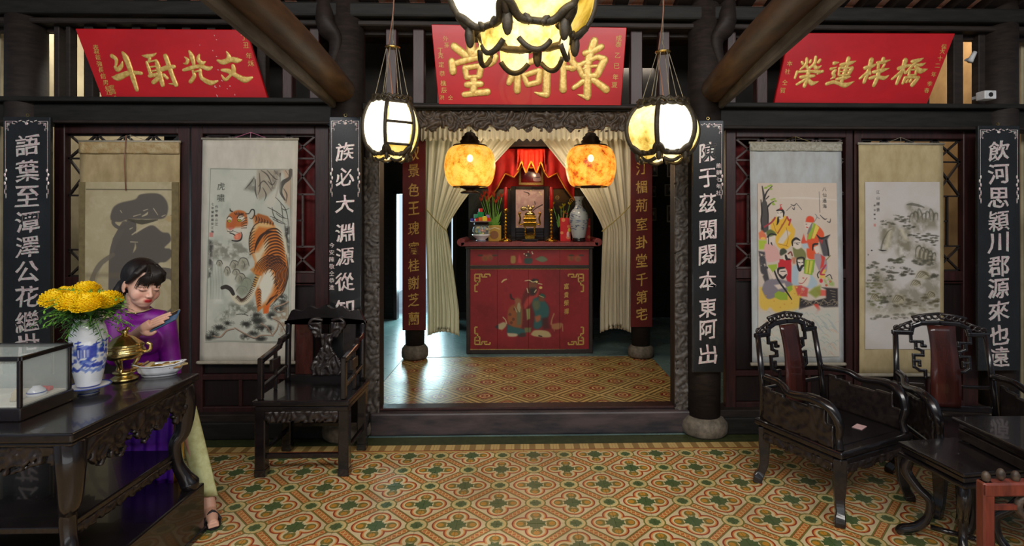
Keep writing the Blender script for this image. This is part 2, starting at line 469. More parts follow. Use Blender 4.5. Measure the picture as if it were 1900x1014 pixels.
TY0 = [atz(1062, 933).y, atz(1002, 749).y]
M['tile_front'] = tile_mat('hall_encaustic_tile', 0)
M['tile_back'] = tile_mat('altar_encaustic_tile', 1)
# border tile
m, nt, b = new_mat('border_tile'); M['tile_border'] = m
g = nt.nodes.new('ShaderNodeNewGeometry'); sp = nt.nodes.new('ShaderNodeSeparateXYZ'); nt.links.new(g.outputs['Position'], sp.inputs[0])
X = S(nt, sp.outputs[0]); Y = S(nt, sp.outputs[1])
k1 = (X*10.0).ping(.5).gt(.2)*((X*10.0+.2).ping(.5).lt(.42)); yy = ((Y-3.62)*10.0)
col = mixc(nt, k1, srgb((206, 176, 112)), srgb((152, 122, 70)))
col = mixc(nt, (yy-.7).ab().gt(.5), col, srgb((150, 72, 40)))
col = mixc(nt, (yy-.7).ab().gt(.62), col, srgb((196, 164, 96)))
nt.links.new(col, b.inputs['Base Color']); b.inputs['Roughness'].default_value = .3
M['green_strip'] = mat('green_cement', (70, 76, 44), (52, 58, 36), rough=.4)
M['cement'] = mat('grey_blue_cement', (126, 150, 146), (92, 116, 116), rough=.28, scale=(1, 1, 1), nscale=3, bmp=.1, rvar=.15)
# ------------------------------------------------------------------ characters (Blender's own default font) as meshes
_glyph = {}
def make_glyphs(specs):
    """specs: {(char, offset, extrude, bevel)}; one dependency update for all of them"""
    objs = []
    for k in specs:
        ch, off, ext, bev = k
        cu = bpy.data.curves.new('glyph', 'FONT'); cu.body = ch; cu.size = 1.0; cu.resolution_u = 2
        cu.extrude = ext; cu.offset = off; cu.bevel_depth = bev; cu.bevel_resolution = 1
        cu.align_x = 'CENTER'; cu.align_y = 'CENTER'
        o = bpy.data.objects.new('glyph', cu); C.objects.link(o); objs.append((k, o))
    dg = bpy.context.evaluated_depsgraph_get(); dg.update()
    for k, o in objs:
        me = bpy.data.meshes.new_from_object(o.evaluated_get(dg))
        n = len(me.vertices); a = np.empty(n*3, np.float32); me.vertices.foreach_get('co', a); a = a.reshape(-1, 3)
        a[:, :2] -= (a[:, :2].max(0)+a[:, :2].min(0))/2
        b = a.copy(); b[:, 1] = -a[:, 2]; b[:, 2] = a[:, 1]
        ext_ = b.max(0)-b.min(0)
        fs = [tuple(p.vertices) for p in me.polygons]
        _glyph[k] = (b, fs, ext_)
    for k, o in objs:
        cu = o.data; bpy.data.objects.remove(o); bpy.data.curves.remove(cu)

COUP = {
 'far_left': '語葉至潭澤公花繼世', 'mid_left': '族必大淵源從知', 'mid_right': '陳于茲閥閱本東阿出', 'far_right': '飲河思穎川郡源來也遠',
 'in_left': '双景色王瑰賓桂謝芝蘭', 'in_right': '汀楣荊室卦堂千第宅'}
BOLD = (.009, .012, .004); THIN = (.0, .006, 0.0); MID = (.006, .01, .002)
SMALL = '表叔爸強長倍男知戊堂高仝賀丁丑年秌外孫克定恭樵辰洪成泰乙巳夏保大十二季春本社今安陳敬進維新七虎嘯八仙過海江山煙景冨貴榮辉作'
specs = set()
for k in ('far_left', 'mid_left', 'mid_right', 'far_right'):
    for ch in COUP[k]: specs.add((ch,)+BOLD)
for k in ('in_left', 'in_right'):
    for ch in COUP[k]: specs.add((ch,)+MID)
for ch in SMALL: specs.add((ch,)+THIN)
for ch in '富貴榮禪': specs.add((ch,)+BOLD)
make_glyphs(specs)

def wobble(co, seed, amt):
    """a hand-written unevenness"""
    b = co.copy(); x = co[:, 0]; z = co[:, 2]
    b[:, 2] += amt*np.sin(x*5+seed)+x*amt*5.0+amt*.85*np.sin(x*19-z*15+seed*3); b[:, 0] += amt*np.sin(z*6+seed*2)+amt*.85*np.sin(x*17+z*21+seed)
    return b
def glyph_obj(ch, style, center, w, h, m, parent, name='inlaid_character', depth=.006, seed=0, R=None, amt=.012):
    co, fs, ex = _glyph[(ch,)+style]
    b = wobble(co, seed, amt)
    s = np.array([w/max(ex[0], .35), depth/max(ex[1], 1e-4), h/max(ex[2], .35)])
    b = b*s
    if R is not None: b = b @ np.array(R).T
    me = bpy.data.meshes.new(name); me.from_pydata([tuple(map(float, p)) for p in b], [], fs); me.materials.append(m)
    o = bpy.data.objects.new(name, me); o.location = center; return put(o, parent)
def glyph_add(mb, ch, style, c, s, depth=.003, R=None):
    co, fs, ex = _glyph[(ch,)+style]
    b = co*np.array([s, depth/max(ex[1], 1e-4), s])
    if R is not None: b = b @ np.array(R).T
    mb.add([(p[0]+c[0], p[1]+c[1], p[2]+c[2]) for p in b.tolist()], fs)

# ------------------------------------------------------------------ setting: floors
def struct(o): o['kind'] = 'structure'; return o
YW = 3.94
def make_floor(name, x0, x1, y0, y1, ref, m, z=0.0, skip=None, lim=300, ymin=0):
    """a bed of mortar with the cement tiles of the visible part laid on it one by one"""
    f = MB().bx(x0, x1, y0, y1, z-.06, z-.006).build(name, m); struct(f)
    tm = MB().box((0, 0, -.004), (.1985, .1985, .008)).build('floor_tile', m, f).data
    t0 = f.children[0] if f.children else None
    bpy.data.objects.remove(bpy.data.objects[[o.name for o in C.objects if o.data == tm][0]])
    i0, i1 = math.floor((x0-TX0)/.2)+1, math.ceil((x1-TX0)/.2)-1
    j0, j1 = math.floor((y0-ref)/.2)+1, math.ceil((y1-ref)/.2)-1
    cells = [(TX0+(i+.5)*.2, ref+(j+.5)*.2) for j in range(j0-1, j1+1) for i in range(i0-1, i1+1)]
    vis = []; far = []
    for cx, cy in cells:
        if cx-.1 < x0-.01 or cx+.1 > x1+.01 or cy-.1 < y0-.01 or cy+.1 > y1+.01: continue
        r = Vector((cx, cy, 0-CAMZ)); s = F/max(cy, .2)
        px = PX+F*((cx-cy*math.tan(YAW))/max(cy, .2))
        py = PY+CAMZ*s
        (vis if (-60 < px < 1960 and py < 1060 and cy > ymin and (skip is None or not skip(px, py))) else far).append((cx, cy))
    vis.sort(key=lambda p: p[1])
    far += vis[lim:]; vis = vis[:lim]
    rnd = random.Random(3)
    for cx, cy in vis:
        o = bpy.data.objects.new('floor_tile', tm); o.location = (cx, cy, z+rnd.uniform(-.0007, .0007)); put(o, f)
    mb = MB()
    for cx, cy in far: mb.box((cx, cy, z-.004), (.1985, .1985, .008))
    if mb.v: tag(mb.build('floor_tiling', m, f), kind='stuff')
    return f
YB0 = 3.60
yb = TY0[0]+math.floor((YB0-TY0[0])/.2)*.2
make_floor('floor', -3.8, 3.8, -1.4, yb+.001, TY0[0], M['tile_front'])
fb = struct(MB().bx(-3.8, 3.8, yb, 3.86, -.06, -.006).build('floor', M['green_strip']))
n_ = int(7.6/.2)
bm_ = None
for i in range(n_):
    x = -3.8+.1+i*.2
    if bm_ is None:
        o = MB().box((0, 0, -.004), (.1985, .12, .008)).build('border_tile', M['tile_border'], fb); bm_ = o.data; o.location = (x, 3.665, 0)
    else:
        o = bpy.data.objects.new('border_tile', bm_); o.location = (x, 3.665, 0); put(o, fb)
mb = MB()
mb.bx(-3.8, 3.8, yb, 3.604, -.008, 0)
mb.build('floor_tiling', M['tile_front'], fb)
MB().bx(-3.8, 3.8, 3.727, 3.86, -.008, 0.0).build('cement_strip', M['green_strip'], fb)
# the altar room
make_floor('floor', -1.32, 1.42, 4.1, 6.12, TY0[1], M['tile_back'], lim=280)
struct(MB().bx(-2.6, -1.32, 4.1, 8.4, -.06, -.002).bx(1.42, 2.6, 4.1, 8.4, -.06, -.002).bx(-1.32, 1.42, 6.1, 8.4, -.06, -.002).build('floor', M['cement']))
struct(MB().bx(-2.6, 2.6, 8.4, 14, -.12, -.004).build('ground', M['cement']))
struct(MB().bx(-3.8, -2.6, 3.86, 9, -.06, -.002).bx(2.6, 3.8, 3.86, 9, -.06, -.002).bx(-2.6, 2.6, 3.86, 4.1, -.06, -.002).build('floor', M['cement']))

# ------------------------------------------------------------------ setting: walls, beams, columns
def zz(py, Y=YW): return CAMZ+(PY-py)*Y/F
def xx(px, Y=YW): return at(px, 400, Y).x
struct(MB().bx(-3.92, -3.8, -1.4, 9, 0, 4).build('wall_left', M['plasterblue']))
struct(MB().bx(3.8, 3.92, -1.4, 9, 0, 4).build('wall_right', M['plasterblue']))
# unseen wall added behind the viewer to block reflections, open above for the daylight
wf = struct(MB().bx(-3.8, 3.8, -1.46, -1.4, 0, 3.05).build('wall_front_blocker', M['darkwood']))
for i in range(20): MB().bx(-3.78+i*.38, -3.42+i*.38, -1.4, -1.385, .15, 2.9).build('wall_panel', M['panelwood'], wf)
# altar room shell
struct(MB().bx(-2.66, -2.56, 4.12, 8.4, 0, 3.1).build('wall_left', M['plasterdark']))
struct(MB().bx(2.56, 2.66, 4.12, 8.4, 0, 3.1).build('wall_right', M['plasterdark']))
DX0, DX1, DZ = xx(739, 8.45), xx(842, 8.45), zz(361, 8.45)
wb = struct(MB().bx(-2.6, DX0, 8.4, 8.5, 0, 3.1).bx(DX1, 2.6, 8.4, 8.5, 0, 3.1).bx(DX0, DX1, 8.4, 8.5, DZ, 3.1).build('wall_back', M['panelwood']))
for i in range(3):
    x = -2.5+i*.19
    MB().bx(x, x+.17, 8.375, 8.4, .1, 1.95).build('wall_panel', M['darkwood'], wb, bevel=.006)
for i in range(9):
    x = DX1+.06+i*.38
    MB().bx(x, x+.34, 8.375, 8.4, .1, 2.4).build('wall_panel', M['darkwood'], wb, bevel=.006)
df = struct(MB().bx(DX0-.05, DX0, 8.34, 8.4, 0, DZ+.05).bx(DX1, DX1+.05, 8.34, 8.4, 0, DZ+.05).bx(DX0-.05, DX1+.05, 8.34, 8.4, DZ, DZ+.06).build('door_5', M['redwood']))
for x, w_ in ((DX1-.02, .03),):
    MB().bx(x-.03, x, 7.8, 8.34, .04, DZ-.02).build('door_leaf', M['darkwood'], df, bevel=.005)
struct(MB().bx(-2.6, 2.6, 4.1, 8.5, 3.0, 3.1).build('ceiling', M['darkwood']))
# side rooms beyond the lattices
struct(MB().bx(-3.8, -2.62, 5.0, 5.1, 0, 3.3).build('wall_back', M['plastertan']))
struct(MB().bx(2.62, 3.8, 5.2, 5.3, 0, 3.3).build('wall_back', M['plastertan']))
struct(MB().bx(-3.9, -2.6, 4.1, 5.1, 3.3, 3.4).bx(2.6, 3.9, 4.1, 5.3, 3.3, 3.4).build('ceiling', M['darkwood']))
struct(MB().bx(-3.8, -3.78, 4.06, 5.0, 0, 3.3).build('wall_left', M['plastertan'])); struct(MB().bx(3.78, 3.8, 4.06, 5.2, 0, 3.3).build('wall_right', M['plastertan']))
area('side_room_light', (-3.2, 4.45, 3.25), (-3.25, 4.9, 0), .9, .4, 26, (1.0, .95, .86))  # daylight in the left side room
area('side_room_light', (3.2, 4.5, 3.25), (3.25, 5.1, 0), .9, .4, 14, (1.0, .62, .34))  # unseen warm lamp, orange glow behind the right lattice

# partition sills and lintels
def beam(name, px0, px1, py0, py1, yf, yb_, m, bevel=.01, Y=YW):
    return struct(MB().bx(xx(px0, Y), xx(px1, Y), yf, yb_, zz(py1, Y), zz(py0, Y)).build(name, m, bevel=bevel, seg=2))
ZL = zz(199)
for nm, a, b_ in (('trim_1', -3.75, xx(628)), ('trim_2', xx(1328), 3.78)):
    z0, z1 = (zz(236), zz(199)) if a < 0 else (zz(241), zz(203))
    t = struct(MB().bx(a, b_, 3.86, 4.04, z0, z1).build(nm, M['darkbeam'], bevel=.01))
    MB().bx(a, b_+(.0), 3.80, 4.06, z1-.004, z1+.03).build('ledge', M['darkbeam'], t, bevel=.008, seg=2)
    MB().bx(a, b_, 3.845, 3.86, z0, z0+.02).build('bead', M['darkwood'], t, bevel=.004)
t = struct(MB().bx(xx(678), xx(1290), 3.86, 4.04, zz(209), zz(196)).build('trim_3', M['darkbeam'], bevel=.006))
MB().bx(xx(700), xx(1262), 3.83, 4.05, zz(206), zz(200)).build('ledge', M['darkwood'], t, bevel=.006)
# bottom sills of the side bays
for nm, a, b_ in (('trim_4', -3.75, xx(690)), ('trim_5', xx(1288), 3.78)):
    t = struct(MB().bx(a, b_, 3.84, 4.04, 0, zz(770)).build(nm, M['darkbeam'], bevel=.012, seg=2))
    MB().bx(a, b_, 3.86, 4.02, zz(772), zz(758)).build('bead', M['darkwood'], t, bevel=.006)
# raised threshold of the centre bay
M['sillwood'] = mat('worn_threshold', (78, 66, 66), (40, 38, 44), rough=.42, scale=(1.2, 5, 5), nscale=3, bmp=.2)
t = struct(MB().bx(xx(690), xx(1288), 3.88, 4.06, 0, zz(766, 3.88)).build('trim_6', M['sillwood'], bevel=.014, seg=2))
MB().bx(xx(690), xx(1288), 3.93, 4.04, zz(766, 3.88), zz(762, 3.88)+.004).build('cap', M['redwood'], t, bevel=.006)

# columns on stone bases
def column(px, Y, r, ztop, m, base_r, zb, label=None, stone='stone'):
    x = xx(px, Y)
    o = struct(MB().lathe([(r*.98, zb), (r*1.03, zb+.5), (r, 1.6), (r*.96, ztop)], 28, (0, 0, 0)).build('pillar', m, smooth=True))
    o.location = (x, Y, 0)
    MB().lathe([(base_r*.86, 0), (base_r*.98, .02), (base_r, zb*.45), (base_r*.97, zb*.72), (base_r*.8, zb*.95), (base_r*.72, zb)], 28).build('stone_base', M[stone], o, smooth=True)
    return o
column(645, 3.90, .115, 3.35, M['darkwood'], .17, .13)
column(1306, 3.90, .115, 3.35, M['darkwood'], .165, .13)
column(50, 3.92, .12, 3.35, M['darkwood'], .17, .13)
column(1852, 3.92, .12, 3.35, M['darkwood'], .17, .13)
column(770, 6.06, .105, 3.0, M['darkwood'], .145, .15)
column(1189, 6.06, .105, 3.0, M['darkwood'], .145, .13)

# openwork above the lintel: square posts between ledge and purlin
ZP0, ZP1 = zz(46), zz(20)
pur = struct(MB().bx(-3.8, 3.8, 3.80, 4.02, ZP0, ZP1).build('beam', M['darkbeam'], bevel=.015, seg=2))
MB().bx(-3.8, 3.8, 3.84, 4.0, ZP0-.05, ZP0-.012).build('bead', M['darkwood'], pur, bevel=.008)
upper = struct(MB().bx(-3.8, 3.8, 3.95, 4.0, zz(66), zz(58)).build('trim_7', M['darkwood']))
posts = [(108, 118), (130, 138), (163, 180)] + [(x, x+16) for x in range(205, 520, 46)] + [(528, 546), (578, 596), (655, 676), (718, 738), (768, 789), (1168, 1190), (1220, 1240), (1290, 1312), (1346, 1362)] + \
        [(1400, 1420), (1450, 1466), (1500, 1516), (1550, 1566), (1600, 1616), (1650, 1666), (1700, 1718), (1762, 1780), (1808, 1822)] + [(x, x+18) for x in range(812, 1150, 44)]
for a, b_ in posts:
    MB().bx(xx(a), xx(b_), 3.9, 3.97, zz(200), ZP0-.02).build('upright', M['redwood'] if 520 < a < 1460 else M['darkwood'], upper, bevel=.005)
# dark boarding far behind the openwork (centre), pale wall to the sides is the side room's
M['dimred'] = mat('dim_red_brown', (58, 34, 28), (36, 24, 20), rough=.7)
struct(MB().bx(-2.6, 2.6, 4.6, 4.64, zz(205), 3.1).build('ceiling', M['plasterdark']))

# carved jambs and carved lintel
def carved(w, h, cell, mask, relief, m, name, parent, M4, seed=0, scale=1.0, back=.012):
    nx, nz = max(2, int(w/cell)), max(2, int(h/cell))
    hs = np.zeros((nz+1, nx+1)); vs = []
    for j in range(nz+1):
        for i in range(nx+1):
            x = w*i/nx; z = h*j/nz
            q = Vector((x*11*scale+seed, z*11*scale, seed*.7))
            a = mnoise.noise(q)*2.4; b2 = mnoise.noise(q+Vector((7.3, 1.1, 0)))*2.4
            v = abs(math.sin(3.0*a+x*34*scale+2.2*b2))*abs(math.cos(2.6*b2+z*34*scale+2*a))
            v = v**.6
            hs[j, i] = relief*v
    idx = {}; mb = MB()
    inc = [[mask((i+.5)/nx, (j+.5)/nz, x := w*(i+.5)/nx, h*(j+.5)/nz, (hs[j, i]+hs[j+1, i+1])/2/relief) for i in range(nx)] for j in range(nz)]
    def V(i, j, k):
        key = (i, j, k)
        if key not in idx:
            idx[key] = len(mb.v); mb.v.append((w*i/nx-w/2, (-hs[j, i]-back) if k == 0 else 0.0, h*j/nz))
        return idx[key]
    for j in range(nz):
        for i in range(nx):
            if not inc[j][i]: continue
            mb.f.append((V(i, j, 0), V(i+1, j, 0), V(i+1, j+1, 0), V(i, j+1, 0)))
            mb.f.append((V(i, j+1, 1), V(i+1, j+1, 1), V(i+1, j, 1), V(i, j, 1)))
            if j == 0 or not inc[j-1][i]: mb.f.append((V(i, j, 1), V(i+1, j, 1), V(i+1, j, 0), V(i, j, 0)))
            if j == nz-1 or not inc[j+1][i]: mb.f.append((V(i, j+1, 0), V(i+1, j+1, 0), V(i+1, j+1, 1), V(i, j+1, 1)))
            if i == 0 or not inc[j][i-1]: mb.f.append((V(i, j, 0), V(i, j+1, 0), V(i, j+1, 1), V(i, j, 1)))
            if i == nx-1 or not inc[j][i+1]: mb.f.append((V(i+1, j+1, 0), V(i+1, j, 0), V(i+1, j, 1), V(i+1, j+1, 1)))
    mb.v = [tuple(M4 @ Vector(p)) for p in mb.v]
    return mb.build(name, m, parent, smooth=True)
M['carvegrey'] = mat('carved_grey_wood', (92, 84, 78), (54, 48, 44), rough=.5, scale=(10, 10, 10), bmp=.4, bd=.004)
M['carvebrown'] = mat('carved_brown_wood', (84, 68, 54), (46, 38, 32), rough=.5, scale=(10, 10, 10), bmp=.4, bd=.004)
def T(x, y, z): return Matrix.Translation((x, y, z))
for k, (p0, p1) in enumerate(((678, 706), (1250, 1281))):
    x0, x1 = xx(p0), xx(p1)
    j = struct(MB().bx(x0, x1, 3.92, 4.04, 0.13, zz(205)).build('trim_%d' % (8+k), M['darkwood'], bevel=.006))
    carved(x1-x0, zz(290)-.15 if False else 1.82, .0085, lambda u, v, x, z, h: (h > .12) or .18 < u < .82, .02, M['carvegrey'], 'carved_vine', j, T((x0+x1)/2, 3.925, .15), seed=k*3+1)
lz0, lz1 = zz(247), zz(207)
W_ = xx(1185)-xx(772)
def lm(u, v, x, z, h):
    edge = .16+.10*math.sin(x*38)+.07*math.sin(x*83+1)
    if v < edge: return h > .8 and v > .05
    return not (h < .1 and v < .45)
ln = carved(W_, lz1-lz0, .0065, lm, .035, M['carvebrown'], 'trim_10', None, T((xx(1185)+xx(772))/2, 3.93, lz0), seed=5, scale=.9, back=.02)
struct(ln)

# door leaves of the side bays: stiles, rails, lattice bars, panels
dn = [0]
def leaf(px0, px1, wx0, wx1, wy0, wy1, lat, stile=M['redwood']):
    dn[0] += 1
    X0, X1, A, B = xx(px0), xx(px1), xx(wx0), xx(wx1); z0, z1 = zz(wy1), zz(wy0)
    zb, zt = zz(762), zz(236)
    d = bpy.data.objects.new('door_%d' % dn[0], None); C.objects.link(d); d['kind'] = 'structure'
    d.location = ((X0+X1)/2, 3.96, 0); cx = d.location.x
    def p(name, x0, x1, za, zb_, y0=3.92, y1=3.98, m=stile, bev=.005):
        return MB().bx(x0-cx, x1-cx, y0-3.96, y1-3.96, za, zb_).build(name, m, d, bevel=bev)
    p('stile', X0, A, zb, zt); p('stile', B, X1, zb, zt)
    p('rail', A, B, z1, zt); p('rail', A, B, z0-.07, z0)
    zm = z0-.07; zl = zz(690)
    p('rail', A, B, zl-.04, zl); p('rail', A, B, zb, zb+.05)
    p('panel', A, B, zl, zm, 3.945, 3.965, M['panelwood'])
    p('panel', A, B, zb+.05, zl-.04, 3.945, 3.965, M['panelwood'])
    n = 3
    for i in range(1, n): x = A+(B-A)*i/n; p('muntin', x-.012, x+.012, zb+.05, zl-.04)
    p('bead', A+.01, B-.01, z0-.085-(.0), z0-.075, 3.91, 3.92, M['lattice'] if False else stile)
    # lattice: crossed, framed and crossed again, as four columns
    H = z1-z0; cols = 4; cw = (B-A)/cols; cache = {}
    def bar(a, b_, w=.0125):
        mbb = MB().bar((a[0]-cx, 0, a[1]), (b_[0]-cx, 0, b_[1]), w, .018, up=(0, 1, 0)); mbb.build('lattice_bar', lat, d)
    t1, t2, t3 = z1-H*.17, z1-H*.43, z1-H*.81
    for z in (z1-.006, t2, t3, z0+.006): bar((A, z), (B, z))
    for c in range(cols):
        a, b_ = A+c*cw, A+(c+1)*cw; mid = (a+b_)/2
        if c: bar((a, z1), (a, z0))
        for (za, zb2) in ((z1, t1), (t1, t2), (t3, z0)):
            bar((a, za), (b_, zb2)); bar((b_, za), (a, zb2))
        bar((mid, t2), (mid, t3)); bar((mid, (t2+t3)/2), (b_ if c % 2 == 0 else a, (t2+t3)/2))
    bar((A, t1), (B, t1))
    return d
leaf(104, 354, 124, 333, 252, 512, M['latticedark'], M['redwood'])
leaf(357, 612, 378, 586, 252, 506, M['lattice'])
leaf(1345, 1580, 1364, 1567, 254, 500, M['lattice'])
leaf(1583, 1812, 1596, 1784, 256, 506, M['latticedark'])
# red cloth hung behind the inner lattices
for px0, px1 in ((372, 600), (1352, 1572)):
    x0, x1 = xx(px0), xx(px1)
    o = MB().surf(lambda u, v: (x0+(x1-x0)*u, 4.07+.012*math.sin(u*60), 1.1+v*1.15), 70, 2).build('red_cloth_backing', M['redback'], smooth=True, solid=.003)
    tag(o, 'deep red cloth hung behind the lattice beside the %s' % ('tiger scroll' if px0 < 900 else 'sages scroll'), 'cloth')
# horizontal bead between outer frame
# roof tiles and rafters
roof = bpy.data.objects.new('ceiling', None); C.objects.link(roof); roof['kind'] = 'structure'; roof.location = (0, 3.9, ZP1)
SL = math.atan(.28); RL = 5.6
Rf = T(0, 0, 0) @ Matrix.Rotation(-SL, 4, 'X')      # local -y runs up towards the ridge
pitch = .222
for i in range(35):
    x = -3.75+i*pitch
    MB().box((x, -RL/2+.2, .035), (.095, RL, .07), M=Rf).build('rafter', M['darkwood'], roof)
base_t = None; rnd = random.Random(5)
for r_ in range(5):
    for i in range(34):
        if r_ > 3: continue
        x = -3.75+(i+.5)*pitch
        mk = M['terracotta']
        o = MB().box((0, 0, 0), (.2, .135, .018)).build('roof_tile', mk, roof) if base_t is None else bpy.data.objects.new('roof_tile', base_t)
        if base_t is None: base_t = o.data
        else: put(o, roof)
        o.matrix_local = Rf @ T(x+rnd.uniform(-.005, .005), .24-r_*.125, .082+.004*(r_ % 2)) @ Matrix.Rotation(.06, 4, 'X')
mb = MB()
for r_ in range(4, 44):
    for i in range(34):
        mb.box((-3.75+(i+.5)*pitch, .24-r_*.125, .084), (.2, .132, .018), M=Rf)
tag(mb.build('roof_tiling', M['terracotta'], roof), kind='stuff')
MB().box((0, -RL/2+.2, .13), (7.8, RL+.5, .03), M=Rf).build('roof_deck', M['darkwood'], roof)
# great sloping logs with a plank beneath
def log(name, pn, pf, Yn, Yf, rn, rf, side):
    a = at(pn[0], pn[1], Yn); b_ = at(pf[0], pf[1], Yf)
    o = struct(MB().tube(spline([a, a.lerp(b_, .5)+Vector((0, 0, .02)), b_], 8), rads([rn, (rn+rf)/2*1.05, rf], 17), 20).build(name, M['log'], smooth=True))
    d = Vector((side*rn*.75, 0, -rn*.75))
    MB().bar(a+d, b_+Vector((side*rf*.6, 0, -rf*.7)), .045, .12, up=(0, 0, 1)).build('plank', M['plank'], o, bevel=.01)
    return o
log('beam', (352, -112), (636, 170), 1.75, 3.86, .070, .092, -1)
log('beam', (1590, -112), (1322, 170), 1.75, 3.86, .070, .092, 1)
# curved brackets where the logs meet the columns
for s_, px in ((-1, 600), (1, 1352)):
    P = at(px, 80, 3.86)
    pts = spline([(P.x, 3.9, P.z+.25), (P.x+s_*-.04, 3.8, P.z+.1), (P.x-s_*.1, 3.82, P.z), (P.x-s_*.06, 3.84, P.z-.16)], 6)
    struct(MB().tube(pts, rads([.12, .1, .07, .04], len(pts)), 10, flat=.6).build('bracket_beam', M['darkwood'], smooth=True))
struct(MB().bx(-3.8, 3.8, 3.1, 3.24, 3.25, 3.4).build('beam', M['darkbeam'], bevel=.02))

# ------------------------------------------------------------------ red signboards
def quad_on(px4, Yb, lean):
    """four photo corners TL,TR,BR,BL on a plane standing on depth Yb and leaning forward"""
    n = Vector((0, -math.cos(lean), -math.sin(lean)))
    P0 = Vector((0, Yb, zz(197, Yb)))
    c = Vector((0, 0, CAMZ))
    def on(px, py):
        r = ray(px, py); t = (P0-c).dot(n)/r.dot(n); return c+r*t
    return on, n
def brush(mb, pts, r, on, n, k, x0, y0, lift, dome=.5):
    P = spline(pts, 5); m = len(P); R = rads(r if isinstance(r, (list, tuple)) else [r, r], m)
    W = [on(x0+p[0]/k, y0+p[1]/k) for p in P]
    sc_ = (on(x0+10, y0)-on(x0, y0)).length/10
    R = [q/k*sc_*1.12 for q in R]
    # rounded ends
    dirs = (W[0]-W[1]).normalized(), (W[-1]-W[-2]).normalized()
    W = [W[0]+dirs[0]*R[0]*.9, W[0]+dirs[0]*R[0]*.6]+W+[W[-1]+dirs[1]*R[-1]*.6, W[-1]+dirs[1]*R[-1]*.9]
    R = [R[0]*.35, R[0]*.78]+R+[R[-1]*.78, R[-1]*.35]
    base = len(mb.v); S_ = 7
    for i, p in enumerate(W):
        t = (W[min(i+1, len(W)-1)]-W[max(i-1, 0)]).normalized(); side = t.cross(n).normalized()
        for j in range(S_):
            a = PI*j/(S_-1)
            hgt = [0, .75, .95, 1.0, .95, .75, 0][j]
            mb.v.append(tuple(p+side*math.cos(a)*R[i]+n*(lift*hgt*(min(1, R[i]/max(R))*.6+.4) if j not in (0, S_-1) else -.004)))
    for i in range(len(W)-1):
        for j in range(S_-1):
            a = base+i*S_+j; mb.f.append((a, a+1, a+1+S_, a+S_))
    mb.f.append(tuple(base+j for j in range(S_))[::-1]); mb.f.append(tuple(base+(len(W)-1)*S_+j for j in range(S_)))
CH = {}
CH['堂'] = (820, 50, 6.761, [(58, [(360, 110), (368, 330)]), (48, [(155, 245), (300, 360)]), ([52, 50, 45], [(580, 200), (450, 320), (380, 370)]),
  ([36, 40, 34, 42], [(180, 455), (330, 410), (500, 378), (660, 360)]), ([42, 44, 30], [(670, 375), (640, 430), (600, 475)]), (46, [(125, 435), (138, 560)]),
  (38, [(290, 515), (310, 630)]), (34, [(290, 515), (480, 485)]), (40, [(490, 495), (468, 615)]), (28, [(310, 635), (465, 625)]), (46, [(400, 645), (395, 820)]),
  (40, [(315, 725), (485, 715)]), ([36, 40, 44], [(280, 850), (420, 830), (570, 815)])])
CH['祠'] = (820, 50, 6.761, [(36, [(790, 475), (870, 470)]), ([42, 50, 45, 38], [(960, 390), (970, 450), (900, 560), (840, 700)]), (46, [(950, 480), (945, 795)]),
  (42, [(960, 395), (860, 470)]), (38, [(1020, 475), (1190, 405)]), (34, [(1025, 610), (1070, 720)]), (34, [(1025, 610), (1215, 548)]), (40, [(1228, 560), (1208, 690)]),
  (36, [(1075, 725), (1205, 695)]), (38, [(1080, 305), (1200, 265), (1320, 232)]), ([56, 50, 50], [(1328, 245), (1318, 500), (1310, 830)]), ([44, 30, 8], [(1310, 850), (1240, 845), (1160, 822)])])
CH['陳'] = (980, 50, 6.761, [([44, 40, 48], [(440, 435), (438, 600), (438, 785)]), (44, [(410, 295), (500, 270), (600, 225)]), ([46, 48, 44], [(600, 235), (545, 330), (548, 430)]),
  ([40, 42, 38], [(548, 430), (590, 490), (550, 525)]), (34, [(560, 520), (480, 510)]), ([50, 50, 52], [(830, 180), (780, 330), (742, 480)]), (50, [(742, 480), (742, 860)]), ([40, 25, 6], [(742, 885), (690, 870), (620, 850)]),
  (40, [(715, 330), (800, 310), (915, 250)]), (36, [(620, 480), (680, 610)]), (30, [(625, 485), (780, 415), (870, 375)]), ([36, 40], [(870, 378), (950, 400)]), ([48, 46], [(955, 415), (865, 600)]),
  (20, [(690, 530), (760, 500), (860, 490)]), (36, [(690, 620), (850, 610)]), ([34, 30], [(690, 680), (570, 765)]), ([36, 42, 50], [(800, 655), (880, 710), (975, 785)])])
CH['斗'] = (190, 80, 10.14, [([40, 34, 22], [(185, 245), (262, 310), (255, 420)]), ([28, 46, 36, 8], [(245, 450), (290, 500), (360, 430), (378, 345)]), ([24, 55, 50, 48, 36], [(385, 180), (440, 270), (510, 450), (580, 660), (650, 880)]), ([14, 66, 48, 38, 34], [(190, 640), (290, 650), (480, 570), (620, 560), (730, 570)])])
CH['射'] = (190, 80, 10.14, [([10, 42, 26, 8], [(750, 235), (850, 250), (960, 225), (1015, 190)]), (28, [(895, 290), (880, 350)]), ([24, 36], [(835, 360), (905, 565)]), ([34, 45, 48, 40], [(1015, 340), (1045, 430), (1095, 640), (1135, 790)]),
  (18, [(895, 350), (1000, 330)]), (17, [(915, 450), (1000, 440)]), (17, [(935, 530), (1010, 515)]), (38, [(895, 620), (1030, 590)]), (42, [(1060, 655), (965, 740)]), ([42, 46, 38], [(1100, 505), (1230, 460), (1345, 445)]),
  ([44, 44, 42, 44], [(1190, 245), (1245, 400), (1320, 620), (1385, 785)]), ([30, 10], [(1380, 775), (1255, 765)]), (30, [(1160, 600), (1220, 660)])])
